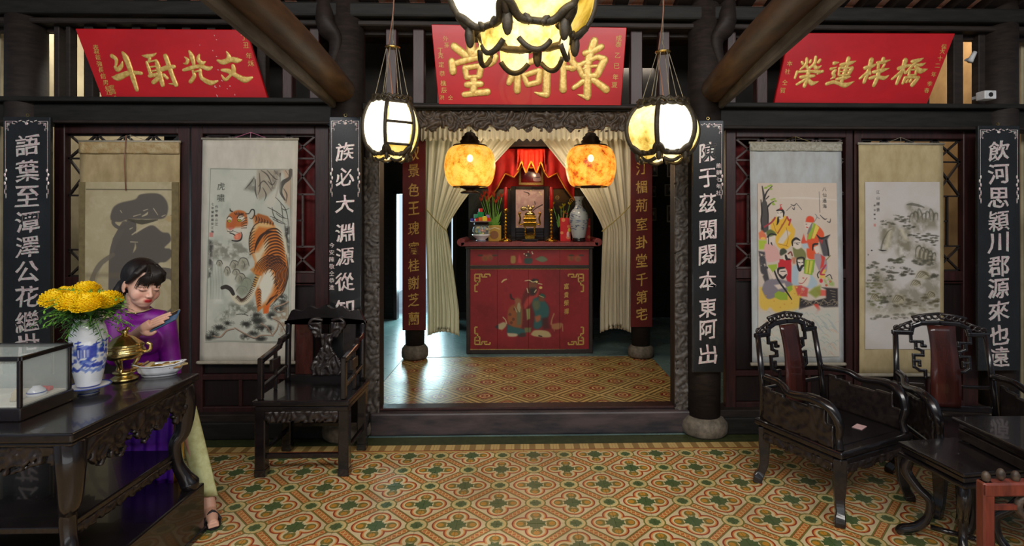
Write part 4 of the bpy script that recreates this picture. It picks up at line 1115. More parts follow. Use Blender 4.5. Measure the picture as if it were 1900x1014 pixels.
# shoulder and flank stripes
rs = np.random.RandomState(4)
for i in range(15):
    a = i/14
    x0_, y0_ = 515+25*math.sin(a*3), 960-300*a if i < 9 else 700
    y = 700+a*330
    cv.line([(550+a*30, 980-a*200), (600+a*30, 860-a*130), (680+a*60, 760-a*70+i*2), (800+a*60, 740+a*20)], [2, 8, 9, 2], (60, 34, 18), .9) if i < 8 else None
for i in range(12):
    y = 700+i*34
    cv.line([(880+i*5-abs(i-6)*2, y+60), (800+i*4, y+10), (700+i*6, y+28), (650+i*4, y+90)], [2, 9, 8, 2], (62, 34, 18), .92)
for i in range(7):
    cv.line([(560+i*34, 560+i*14), (575+i*32, 600+i*8), (560+i*34, 640+i*6)], [2, 7, 2], (56, 32, 18), .9)
for i in range(9):      # chest edge
    cv.line([(505, 760+i*30), (530, 720+i*33), (560, 700+i*35)], [7, 5, 2], (60, 34, 18), .85)
cv.line([(500, 960), (495, 820), (540, 690), (610, 640), (690, 640), (760, 660)], [5, 6, 6, 5, 4, 2], (52, 34, 24), .9)
for i in range(9):     # haunch: nested arcs
    rx_, ry_ = 62+i*17, 84+i*18
    cv.line([(745+rx_*math.cos(math.radians(q_)), 1235+ry_*math.sin(math.radians(q_))) for q_ in (192+(i % 2)*8, 225, 262, 300, 335, 368, 395+(i % 3)*8, 420)], [2, 5, 7, 7, 6, 6, 5, 1.5], (66, 34, 18), .9)
for i in range(9):      # inner fringe of the haunch
    a = i/8; p = (760+70*math.sin(a*2.2), 1160+a*330)
    cv.line([p, (p[0]-36, p[1]+44)], [6, 1], (60, 34, 20), .9)
for i in range(7):
    cv.line([(590, 1400+i*32), (620, 1385+i*30), (640, 1410+i*28)], [2, 6, 2], (64, 34, 18), .9)
for i in range(6):
    cv.line([(700+i*8, 1560-i*14), (760+i*16, 1500-i*14)], [6, 2], (70, 36, 18), .9)
cv.line([(925, 1000), (945, 1200), (900, 1400), (820, 1500), (740, 1580)], [4, 7, 6, 5, 3], (60, 36, 22), .8)
# head
cv.poly([(290, 530), (370, 505), (450, 530), (470, 600), (470, 670), (420, 720), (360, 750), (290, 760), (240, 730), (232, 640), (255, 570)], (190, 104, 44), 1, 2, sp=True)
cv.poly([(300, 700), (420, 690), (460, 660), (480, 740), (420, 800), (330, 790), (240, 750), (240, 710)], (214, 208, 192), 1, 4)
cv.blob(272, 610, 34, 40, (222, 216, 196), 1); cv.blob(402, 600, 48, 42, (222, 216, 196), 1)
cv.poly([(305, 560), (345, 560), (350, 640), (320, 710), (270, 725), (250, 700), (290, 640)], (190, 96, 44), 1, 2)
cv.poly([(250, 700), (320, 700), (280, 732)], (206, 120, 108), 1, 2)
for (x, y) in ((266, 626), (380, 620)):
    cv.blob(x, y, 26, 17, (40, 30, 20), 1, .2); cv.blob(x, y, 20, 12, (214, 206, 40), 1, .3); cv.blob(x-2, y, 6, 7, (20, 18, 12), 1, .4)
cv.line([(240, 600), (262, 572), (290, 590)], 4, INK); cv.line([(355, 590), (380, 560), (430, 560)], 6, INK); cv.line([(380, 585), (420, 575)], 4, INK)
for i in range(6):
    cv.line([(320+i*22, 520+abs(i-2)*6), (330+i*17, 545), (335+i*12, 560)], [2, 6, 2], (60, 32, 18), .95)
for i in range(5): cv.line([(462, 590+i*28), (430, 600+i*26), (400, 640+i*18)], [5, 4, 1], (60, 32, 18), .9)
cv.line([(300, 520), (278, 512), (272, 486)], [7, 8, 3], (46, 40, 34)); cv.line([(450, 545), (490, 540), (515, 500), (545, 505), (548, 560), (520, 600), (495, 590)], [4, 6, 7, 7, 7, 5, 2], (40, 36, 32))
cv.poly([(495, 545), (520, 510), (540, 520), (535, 570), (510, 595)], (196, 194, 182), 1, 2)
cv.poly([(330, 780), (390, 750), (410, 790), (390, 835), (330, 835), (318, 805)], (222, 122, 92), 1, 2); cv.blob(355, 800, 20, 26, (238, 150, 120), .8)
cv.line([(300, 845), (360, 850), (400, 830), (412, 780), (400, 750)], [6, 9, 9, 6, 3], (36, 32, 30)); cv.line([(275, 760), (310, 772), (330, 785)], 6, INK)
cv.line([(245, 740), (290, 745), (310, 730)], 4, INK, .8)
for i in range(8): cv.line([(300+i*9, 735+i*3), (330+i*10, 742+i*4)], 1.5, INK, .5)
cv.text('虎嘯', 166, 240, 130, 92, INK)
cv.text('作年春山江', 120, 470, 48, 36, INK, .8); cv.text('七年維新陳安江海', 75, 440, 44, 32, INK, .8)
cv.poly([(42, 756), (86, 756), (86, 806), (42, 806)], (206, 128, 118), .9, 1)
for e in ((42, 46, 966, 52), (42, 46, 20, 1968), (966, 52, 950, 1970), (20, 1968, 950, 1970)): cv.line([(e[0], e[1]), (e[2], e[3])], 3, (120, 118, 106), .9)
scroll('pale grey hanging scroll painted with an orange tiger', [(376, 259), (553, 259), (546, 673), (370, 673)], [(387, 312), (543, 313), (540, 636), (382, 635)], cv, M['silk'], 3.895, M['pinkcord'])

# --- large brushed character on tan paper
cv = Canvas(160, 335, 321, 650, 1.2, (188, 176, 140)); cv.frame(145, 250, 3.739)
cv.mottle(50, (170, 154, 116), .42, .7, .6, 3).mottle(14, (206, 196, 166), .5, .75, .4, 5)
G = (98, 91, 84)
cv.poly([(230, 560), (250, 500), (300, 465), (400, 440), (440, 405), (560, 400), (620, 450), (632, 520), (600, 575), (480, 580), (360, 580), (300, 600), (240, 590)], G, 1, 1.5, sp=True)
cv.line([(300, 560), (250, 600), (290, 640), (350, 620), (350, 580)], [14, 12, 12, 14, 8], G, .95)
cv.line([(330, 620), (290, 730), (250, 830), (240, 1000), (235, 1150)], [26, 44, 26, 22, 20], G, .95)
cv.line([(380, 620), (340, 760), (300, 880), (285, 1000), (280, 1150)], [30, 60, 66, 60, 56], G, 1)
cv.line([(250, 830), (160, 900), (110, 1020), (100, 1120), (150, 1200), (240, 1200)], [14, 18, 26, 34, 40, 30], (116, 108, 94), .85)
cv.line([(190, 900), (140, 980), (130, 1060)], [8, 10, 5], (190, 178, 146), .6)
cv.poly([(380, 700), (470, 640), (530, 625), (590, 670), (640, 680), (655, 730), (610, 780), (650, 790), (668, 830), (620, 880), (570, 890), (560, 960), (700, 990), (640, 1000), (400, 990), (420, 900), (380, 900), (370, 840), (410, 780)], G, 1, 1.5, sp=True)
cv.line([(360, 1010), (420, 970), (560, 950), (680, 980), (730, 1080), (730, 1180), (660, 1260), (560, 1280), (440, 1260)], [30, 40, 30, 40, 50, 50, 44, 34, 24], G, .95)
cv.line([(450, 1000), (400, 1100), (410, 1200), (470, 1260)], [30, 36, 30, 20], (110, 102, 90), .9)
cv.line([(580, 1040), (620, 1120), (610, 1200)], [10, 16, 8], (188, 176, 142), .8)
for p in ([(300, 520), (310, 535)], [(390, 560), (440, 545)], [(460, 520), (490, 510)], [(450, 560), (480, 545), (490, 530)], [(530, 505), (560, 550)], [(370, 740), (420, 742)], [(480, 856), (495, 856)], [(365, 650), (385, 640)], [(380, 690), (440, 650), (520, 610)], [(590, 560), (615, 550)]):
    cv.line(p, [3, 7, 2], (200, 188, 156), .9)
cv.line([(360, 585), (450, 600), (560, 585)], [6, 18, 3], (66, 62, 50), .85)
cv.poly([(60, 960), (780, 960), (780, 990), (60, 990)], (120, 106, 80), .45, 4)
cv.line([(62, 370), (780, 374)], 2.5, (60, 52, 40)); cv.line([(650, 553), (778, 553)], 2, (70, 60, 50), .8)
cv.poly([(620, 556), (745, 556), (745, 750), (695, 750), (695, 620), (620, 590)], (182, 156, 108), .8, 2)
cv.line([(700, 590), (715, 640), (705, 675)], [7, 9, 5], (176, 52, 34), .9); cv.line([(695, 620), (725, 630)], 4, (176, 52, 34), .9); cv.line([(700, 660), (722, 668)], 4, (176, 52, 34), .9)
cv.line([(745, 656), (778, 656)], 2.5, (60, 50, 40)); cv.line([(712, 962), (745, 955)], 3, (60, 50, 40))
t, o = scroll('old tan hanging scroll with one huge grey brushed character, behind the seated woman', [(148, 264), (334, 264), (332, 668), (148, 668)], [(160, 338), (320, 338), (319, 648), (160, 648)], cv, M['silktan'], 3.895, M['rope'])
P0 = at(160, 338, 3.895)
for x0, x1 in ((148, 160), (320, 333)):
    a, b_ = at(x0, 345, 3.895), at(x1, 345, 3.895)
    MB().bx(a.x-o.x, b_.x-o.x, -.009, -.0045, at(0, 648, 3.895).z-o.z, at(0, 338, 3.895).z-o.z).build('side_strip', mat('olive_strip', (126, 112, 76), (108, 96, 64), rough=.8), t)
a, b_ = at(148, 264, 3.895), at(334, 286, 3.895)
MB().surf(lambda u, v: (a.x+(b_.x-a.x)*u-o.x, -.0095+.003*math.sin(u*31)*math.sin(v*7), a.z+(b_.z-a.z)*v-o.z), 30, 6).build('tape_band', mat('amber_tape', (166, 138, 92), (186, 168, 128), rough=.3, bmp=.5, bd=.01), t, smooth=True, solid=.001)
MB().tube([(at(235, 252, 3.88).x-o.x, -.02, .045), (at(232, 300, 3.88).x-o.x, -.022, -.14), (at(234, 350, 3.88).x-o.x, -.018, -.34)], .0035, 6).build('dangling_cord', M['cord'], t, smooth=True)

# --- group of sages
cv = Canvas(1404, 339, 1557, 663, 1.4, (214, 198, 182)); A = (1395, 335, 5.965); B = (1395, 480, 5.07); cv.frame(*A)
cv.mottle(60, (204, 184, 166), .4, .7, .5, 3).line([(300, 190), (600, 190), (985, 215)], [4, 12, 4], (232, 224, 214), .5)
BK = (38, 34, 34)
# tree
cv.line([(105, 60), (125, 180), (130, 290)], [6, 14, 26], (72, 68, 66)); cv.line([(220, 60), (160, 120), (130, 190)], [4, 8, 10], BK); cv.line([(250, 220), (190, 260), (150, 310)], [4, 8, 12], BK)
cv.line([(130, 250), (135, 400), (130, 530)], [30, 40, 44], (78, 74, 72)); cv.line([(90, 210), (100, 350), (90, 450), (110, 540)], [5, 9, 7, 7], BK); cv.line([(165, 280), (172, 380), (170, 470)], [4, 7, 6], BK); cv.line([(150, 200), (180, 170)], 6, BK)
for x, y in ((150, 75), (180, 60), (205, 90), (205, 50), (140, 80), (215, 210), (240, 200), (255, 225), (235, 262), (225, 250)): cv.blob(x, y, 22, 12, (150, 176, 70), .95)
# cranes
for pl in ([(435, 262), (470, 275), (500, 250)], [(450, 300), (470, 318), (478, 290)], [(770, 380), (820, 425), (850, 420)], [(850, 450), (880, 460), (890, 420)], [(385, 330), (440, 280)], [(500, 250), (560, 320)]): cv.line(pl, [3, 7, 3], (60, 56, 58), .85)
cv.text('八仙過海', 825, 95, 62, 48, BK); cv.line([(765, 120), (770, 350)], [3, 4], BK, .5)
# elder in yellow robe
cv.poly([(210, 430), (290, 390), (390, 400), (450, 500), (480, 560), (440, 700), (380, 760), (290, 740), (240, 640), (200, 520)], (236, 186, 60), 1, 1.5, sp=True)
cv.poly([(300, 640), (380, 540), (430, 580), (340, 700), (280, 690)], (222, 208, 190), 1, 2)
cv.line([(390, 400), (350, 470), (280, 580)], 8, (176, 90, 50)); cv.line([(250, 410), (210, 460), (130, 510)], 10, (170, 60, 70)); cv.line([(390, 400), (410, 440), (430, 430), (410, 490)], 9, (190, 56, 60))
cv.poly([(270, 340), (345, 335), (345, 410), (310, 430), (275, 400)], (228, 214, 198), 1, 1.5, sp=True)
cv.line([(270, 330), (320, 320), (350, 350), (345, 400)], [7, 14, 12, 4], BK); cv.poly([(295, 320), (320, 280), (340, 320)], (200, 50, 50), 1, 1); cv.line([(318, 285), (310, 268), (328, 265)], 4, (200, 50, 50))
cv.line([(285, 410), (285, 450), (270, 490)], [9, 14, 4], BK); cv.line([(275, 355), (290, 358)], 3, BK); cv.line([(310, 357), (328, 352)], 3, BK); cv.line([(285, 400), (310, 403)], 4, BK)
for pl in ([(230, 470), (260, 560), (290, 580)], [(380, 520), (400, 640), (380, 720)], [(290, 700), (370, 720), (400, 730)], [(330, 480), (300, 560)]): cv.line(pl, 3, (168, 110, 40), .9)
# elder in red with green sash
cv.poly([(680, 470), (760, 510), (810, 580), (800, 640), (740, 700), (740, 850), (620, 850), (620, 640), (640, 560)], (228, 88, 44), 1, 1.5, sp=True)
cv.poly([(680, 460), (720, 480), (660, 650), (620, 650)], (150, 184, 60), 1, 1); cv.poly([(720, 480), (760, 520), (700, 640), (670, 640)], (230, 208, 90), 1, 1)
cv.poly([(590, 465), (680, 465), (680, 510), (640, 540), (600, 530)], (226, 206, 190), 1, 1.5, sp=True); cv.line([(680, 470), (650, 540), (625, 590)], [6, 16, 6], (130, 124, 124))
cv.poly([(605, 455), (615, 410), (650, 390), (695, 410), (695, 460)], (226, 76, 44), 1, 1.5, sp=True); cv.line([(605, 482), (620, 480)], 3, BK); cv.line([(612, 515), (630, 520)], 5, (200, 60, 50))
cv.poly([(545, 690), (580, 590), (600, 660), (650, 690), (600, 720)], (222, 84, 60), 1, 1.5); cv.poly([(555, 700), (620, 690), (640, 750), (570, 750)], (180, 196, 206), 1, 2)
cv.line([(715, 370), (735, 400), (700, 460)], 4, (130, 130, 130)); cv.line([(735, 405), (765, 420)], 4, (130, 130, 130))
# dark donkey
cv.poly([(740, 610), (790, 640), (880, 600), (850, 650), (860, 760), (870, 830), (800, 840), (770, 720)], (84, 80, 84), 1, 2); cv.line([(730, 600), (780, 640), (880, 600)], [5, 12, 3], BK); cv.line([(830, 660), (855, 760), (860, 830)], 8, BK); cv.poly([(765, 650), (800, 660), (780, 710)], (190, 50, 50), 1, 1)
# woman with cap and pink robe
cv.poly([(60, 580), (100, 545), (145, 600), (150, 650), (70, 650)], (226, 120, 80), 1, 2); cv.blob(110, 640, 34, 18, (240, 190, 90), 1); cv.poly([(60, 660), (150, 660), (150, 760), (65, 760)], (176, 196, 60), 1, 2)
cv.poly([(130, 700), (210, 700), (280, 760), (300, 870), (160, 900), (120, 790)], (224, 172, 164), 1, 1.5, sp=True); cv.poly([(170, 610), (250, 600), (250, 660), (215, 720), (180, 680)], (226, 210, 196), 1, 1.5, sp=True)
cv.poly([(145, 560), (200, 540), (260, 590), (170, 620)], (96, 110, 56), 1, 1.5, sp=True); cv.line([(160, 625), (200, 590), (260, 600)], 8, BK); cv.line([(175, 620), (172, 700)], 5, BK); cv.line([(205, 690), (215, 715)], [9, 4], BK)
cv.poly([(60, 780), (130, 790), (150, 960), (180, 1100), (140, 1150), (80, 1000)], (72, 68, 72), 1, 2, tex=(9, .2, .4, 6))
# young man, centre; heads in the middle rows
cv.poly([(450, 740), (540, 740), (600, 800), (590, 880), (480, 860)], (128, 128, 76), 1, 1.5, sp=True); cv.poly([(465, 680), (540, 670), (545, 740), (500, 760), (460, 730)], (228, 212, 196), 1, 1.5, sp=True)
cv.line([(450, 720), (450, 670), (490, 640), (535, 660)], [6, 12, 14, 6], BK); cv.line([(495, 700), (515, 705)], 4, BK); cv.line([(470, 690), (535, 688)], 3, BK)
cv.poly([(300, 870), (440, 870), (420, 1014), (280, 1014)], (204, 40, 52), 1, 1.5); cv.poly([(330, 810), (400, 790), (410, 860), (350, 880)], (226, 208, 190), 1, 1.5, sp=True)
cv.poly([(300, 810), (310, 765), (350, 750), (385, 790), (320, 830)], (70, 74, 56), 1, 1.5, sp=True); cv.line([(370, 830), (385, 870), (420, 870)], [12, 16, 6], BK); cv.line([(400, 810), (430, 790), (445, 830)], 8, (130, 60, 50)); cv.poly([(440, 850), (490, 850), (480, 920), (450, 920)], (196, 130, 100), 1, 2)
cv.poly([(600, 880), (700, 880), (680, 1014), (580, 1014)], (190, 200, 66), 1, 1); cv.line([(650, 890), (640, 1014)], 4, (110, 120, 40)); cv.line([(600, 880), (580, 1014)], 5, (120, 160, 50)); cv.line([(700, 880), (680, 1014)], 5, (120, 160, 50))
cv.poly([(500, 880), (580, 880), (580, 960), (540, 1000), (500, 960)], (230, 216, 200), 1, 1.5, sp=True); cv.line([(495, 900), (510, 860), (580, 860), (590, 960), (570, 1010)], [5, 9, 9, 9, 8], BK); cv.line([(515, 950), (540, 1000), (560, 950)], [8, 14, 8], BK); cv.line([(515, 905), (535, 910)], 4, BK); cv.line([(555, 908), (572, 903)], 4, BK)
cv.poly([(690, 740), (740, 720), (755, 780), (720, 810)], (228, 212, 198), 1, 1.5, sp=True); cv.line([(680, 770), (690, 710), (740, 700)], [5, 12, 8], BK); cv.poly([(700, 810), (790, 820), (840, 900), (830, 1014), (760, 1014), (700, 880)], (168, 150, 156), 1, 1.5, sp=True)
cv.poly([(770, 820), (820, 850), (800, 950), (760, 980), (780, 880)], (214, 70, 60), 1, 1); cv.poly([(770, 980), (830, 985), (820, 1014), (770, 1014)], (230, 180, 80), 1, 1); cv.line([(880, 830), (830, 880)], 5, (130, 120, 60))
# lower half
cv.frame(*B)
cv.poly([(240, 40), (340, 10), (370, 60), (370, 230), (330, 220), (300, 120), (240, 100)], (206, 40, 50), 1, 1.5)
cv.poly([(380, 80), (430, 60), (560, 150), (620, 230), (560, 280), (400, 260), (370, 200)], (176, 194, 204), 1, 2, sp=True); cv.poly([(440, 120), (510, 100), (550, 160), (520, 260), (440, 240)], (226, 208, 190), 1, 2, sp=True)
cv.line([(425, 20), (430, 60), (450, 110), (470, 70), (495, 60), (490, 0)], [5, 9, 12, 9, 9, 6], BK); cv.line([(440, 230), (480, 230), (520, 180)], 3, (180, 70, 60)); cv.blob(484, 182, 12, 6, (200, 70, 60))
cv.poly([(500, 10), (600, 10), (570, 155), (490, 140)], (140, 176, 50), 1, 1); cv.poly([(520, 15), (580, 20), (555, 145), (505, 135)], (206, 204, 80), 1, 1); cv.line([(548, 20), (530, 140)], 4, (130, 130, 50))
cv.poly([(240, 100), (310, 90), (330, 150), (290, 185), (250, 160)], (226, 206, 190), 1, 1.5, sp=True); cv.line([(240, 140), (245, 95), (300, 85)], [6, 12, 8], BK); cv.line([(250, 150), (285, 180), (320, 150)], [8, 14, 6], BK); cv.line([(265, 120), (310, 118)], 4, BK)
cv.poly([(60, 270), (440, 260), (450, 420), (400, 490), (230, 510), (160, 460), (120, 490), (60, 440)], (228, 190, 80), 1, 3, sp=True)
cv.poly([(80, 290), (120, 210), (240, 190), (380, 240), (300, 320), (260, 340), (140, 380)], (134, 126, 134), 1, 2, sp=True); cv.poly([(200, 250), (300, 230), (320, 270), (240, 290)], (224, 206, 190), 1, 2)
cv.poly([(205, 330), (240, 305), (330, 330), (330, 390), (260, 390), (205, 365)], (150, 176, 50), 1, 1); cv.poly([(320, 270), (370, 250), (380, 290), (345, 320)], (150, 176, 50), 1, 1)
cv.line([(195, 90), (240, 200), (320, 310), (370, 385)], [7, 9, 8, 5], (40, 40, 42)); cv.line([(130, 80), (180, 160)], 8, (60, 58, 62)); cv.poly([(140, 60), (230, 50), (230, 90), (170, 140)], (160, 184, 60), 1, 1)
cv.line([(150, 100), (200, 180)], 14, (224, 204, 190))
for x, y in ((120, 350), (200, 400), (300, 430), (370, 420), (400, 330), (260, 460)): cv.blob(x, y, 9, 8, (214, 150, 60), .8)
cv.poly([(400, 260), (460, 250), (530, 280), (520, 360), (430, 350)], (206, 84, 74), 1, 2, tex=(7, .2, .5, 3)); cv.poly([(600, 290), (740, 300), (750, 350), (640, 350)], (222, 100, 84), 1, 2); cv.poly([(530, 320), (590, 270), (650, 250), (650, 340), (600, 370)], (140, 150, 60), .9, 3)
cv.blob(655, 208, 20, 24, (214, 50, 60)); cv.blob(745, 215, 14, 14, (214, 50, 60)); cv.blob(705, 250, 14, 14, (214, 60, 60)); cv.poly([(680, 200), (720, 170), (780, 230), (780, 260), (700, 250)], (150, 176, 90), .8, 3, tex=(6, .3, .5, 5)); cv.poly([(650, 120), (690, 105), (695, 190), (640, 180)], (230, 190, 90), 1, 2)
cv.line([(700, 60), (650, 140), (690, 150)], [8, 10, 6], (190, 60, 80)); cv.line([(630, 180), (620, 150), (640, 120)], 5, BK); cv.line([(700, 170), (740, 150), (760, 190)], 4, BK)
cv.poly([(450, 370), (540, 400), (620, 390), (700, 370), (700, 290), (660, 270), (815, 280), (815, 455), (680, 460), (600, 430), (440, 480)], (52, 46, 48), 1, 2)
for i in range(16):
    x = 460+i*23; cv.line([(x, 400+(i % 3)*20), (x+30, 385+(i % 4)*14), (x+50, 410+(i % 2)*20)], 2.5, (176, 160, 130), .8)
for i in range(5): cv.line([(740+i*10, 300+i*28), (790, 310+i*25)], 2.5, (176, 160, 130), .8)
cv.poly([(580, 430), (620, 425), (645, 480), (610, 525), (585, 520), (615, 480)], (210, 70, 56), 1, 2)
# waves
cv.poly([(40, 500), (240, 515), (440, 480), (815, 460), (815, 960), (40, 960)], (200, 198, 186), .9, 8)
rs = np.random.RandomState(2)
for i in range(110):
    x, y = rs.uniform(60, 800), rs.uniform(500, 930); L = rs.uniform(25, 70)
    cc = [(140, 166, 168), (206, 166, 136), (160, 178, 170)][i % 3]
    cv.line([(x, y), (x+L*.5, y-14), (x+L, y+4), (x+L*1.2, y+18)], [1.5, 4, 1.5], cc, .55)
for i in range(40):
    x, y = 420+i*9, 560+(i % 8)*14; cv.line([(x, y), (x+50, y+42)], 1.6, (128, 150, 160), .45)
t, o = scroll('pale hanging scroll painted with a crowd of robed sages on a river', [(1391, 267), (1561, 266), (1565, 676), (1396, 676)], [(1405, 340), (1551, 340), (1556, 662), (1406, 662)], cv, M['silkblue'], 3.895, M['oldbrass'])
a, b_ = at(1391, 266, 3.895), at(1561, 281, 3.895)
MB().surf(lambda u, v: (a.x+(b_.x-a.x)*u-o.x, -.0095+.004*math.sin(u*41)*math.sin(v*7+u*9), a.z+(b_.z-a.z)*v-o.z), 40, 6).build('tape_band', M['dirtytape'], t, smooth=True, solid=.001)

# --- ink landscape
cv = Canvas(1602, 336, 1744, 650, 1.3, (206, 200, 196)); cv.frame(1590, 330, 5.964)
cv.mottle(60, (196, 188, 178), .4, .7, .6, 7)
D1, D2, Lt = (118, 112, 90), (70, 68, 54), (206, 196, 172)
def hill(pts, seed, al=.8): cv.poly(pts, D1, al, 8, tex=(16, .25, .6, seed), sp=True)
hill([(540, 300), (600, 280), (720, 310), (800, 350), (880, 380), (890, 540), (800, 560), (700, 590), (620, 560), (580, 440)], 1, .7)
for i in range(7): cv.line([(570+i*45, 480-(i % 2)*40), (590+i*44, 400-(i % 3)*30), (625+i*44, 390), (640+i*42, 460)], [3, 9, 8, 3], D2, .5)
cv.line([(545, 290), (600, 285), (680, 300), (740, 320)], [5, 16, 14, 6], D2, .6)
hill([(250, 540), (300, 470), (400, 500), (420, 560), (370, 780), (240, 790)], 2); cv.poly([(330, 570), (380, 560), (340, 790), (280, 780)], Lt, .8, 5)
cv.line([(250, 790), (270, 700), (330, 590), (390, 560)], [10, 8, 6, 3], D2, .5)
hill([(430, 560), (520, 540), (620, 580), (600, 700), (600, 850), (460, 860), (420, 740)], 3); cv.poly([(460, 560), (500, 560), (560, 690), (520, 690)], Lt, .9, 4); cv.poly([(460, 760), (500, 770), (490, 850), (470, 850)], (222, 218, 210), .9, 4)
hill([(620, 760), (700, 720), (820, 780), (880, 860), (890, 960), (760, 980), (640, 900)], 4)
for i in range(5): cv.line([(640+i*45, 880+i*14), (650+i*45, 780+i*18), (690+i*42, 750+i*20), (720+i*38, 800+i*18)], [3, 7, 9, 3], (84, 80, 62), .7); cv.line([(660+i*45, 870+i*14), (672+i*44, 800+i*18)], [5, 8], Lt, .6)
rs = np.random.RandomState(8)
def trees(cx, cy, w, h, n, dark=D2):
    for i in range(n):
        x, y = cx+rs.uniform(-w, w), cy+rs.uniform(-h, h); cv.blob(x, y, rs.uniform(22, 42), rs.uniform(9, 15), dark, .7, .5, tex=(5, .25, .5, i))
trees(330, 490, 80, 20, 8); trees(500, 450, 90, 50, 14); trees(560, 520, 70, 40, 10); trees(720, 660, 150, 50, 26); trees(460, 900, 90, 40, 14, (96, 96, 70)); trees(850, 690, 50, 60, 10)
cv.text('江山煙景', 215, 150, 66, 40, (50, 44, 44)); cv.text('年仝新作', 178, 300, 50, 22, (50, 44, 44), .8); cv.poly([(166, 505), (190, 505), (190, 535), (166, 535)], (200, 130, 120), .9, 1)
cv.line([(225, 795), (265, 803), (310, 800)], [3, 8, 3], BK); cv.blob(143, 802, 12, 10, BK); cv.blob(103, 850, 8, 12, (90, 84, 80), .8)
cv.frame(1590, 480, 4.606)
hill([(80, 100), (160, 80), (330, 260), (500, 180), (560, 100), (690, 60), (690, 440), (560, 470), (100, 470), (80, 300)], 6, .6)
cv.mottle(200, (0, 0, 0), 2, 3, 0)
trees(120, 110, 40, 80, 14); trees(270, 130, 60, 60, 18); trees(430, 120, 50, 50, 14); trees(330, 20, 60, 20, 8); trees(570, 20, 90, 40, 14); trees(130, 220, 60, 60, 12, (96, 96, 60)); trees(640, 140, 50, 40, 10)
trees(150, 350, 70, 70, 16, (88, 92, 52)); trees(240, 360, 50, 40, 8); trees(420, 380, 110, 60, 18, (90, 84, 62)); trees(620, 380, 70, 80, 20, (90, 84, 58)); trees(350, 500, 60, 20, 7); trees(200, 505, 80, 16, 6); trees(500, 470, 60, 16, 6)
for c in ((350, 350, 70, 55), (560, 140, 80, 50), (630, 310, 50, 40), (500, 210, 60, 40), (140, 330, 50, 40)):
    cv.blob(*c, (186, 176, 148), .7, .4)
    for i in range(4): cv.line([(c[0]-c[2]*.8+i*14, c[1]+c[3]*.5), (c[0]-c[2]*.3+i*16, c[1]-c[3]*.6+i*8), (c[0]+c[2]*.6, c[1]-c[3]*.3+i*10)], [2, 4, 2], (84, 76, 56), .7)
cv.poly([(70, 400), (300, 470), (520, 400), (690, 430), (690, 480), (80, 500)], (214, 206, 186), .5, 10)
scroll('cream hanging scroll painted with a faint ink mountain landscape', [(1593, 268), (1750, 268), (1750, 696), (1595, 696)], [(1604, 338), (1742, 338), (1742, 648), (1604, 648)], cv, M['silkcream'], 3.895, M['rope'])
# ------------------------------------------------------------------ furniture
def apron(t, name, x0, x1, y, z1, h, seed, M4=None, m=None, thick=.012, deep=True):
    """carved apron with a scalloped lower edge hanging from z1"""
    W = x1-x0
    def mk(u, v, x, z, hh):
        e = .25+.28*abs(math.sin(u*PI*3.0+seed))+.14*math.sin(u*34) if deep else .12+.08*math.sin(u*40)
        return v > e or (v > e-.18 and hh > .5)
    T_ = (M4 or Matrix.Identity(4)) @ T((x0+x1)/2, y, z1-h)
    return carved(W, h, .0075, mk, .012, m or M['carved'], name, t, T_, seed=seed, scale=1.3, back=thick)

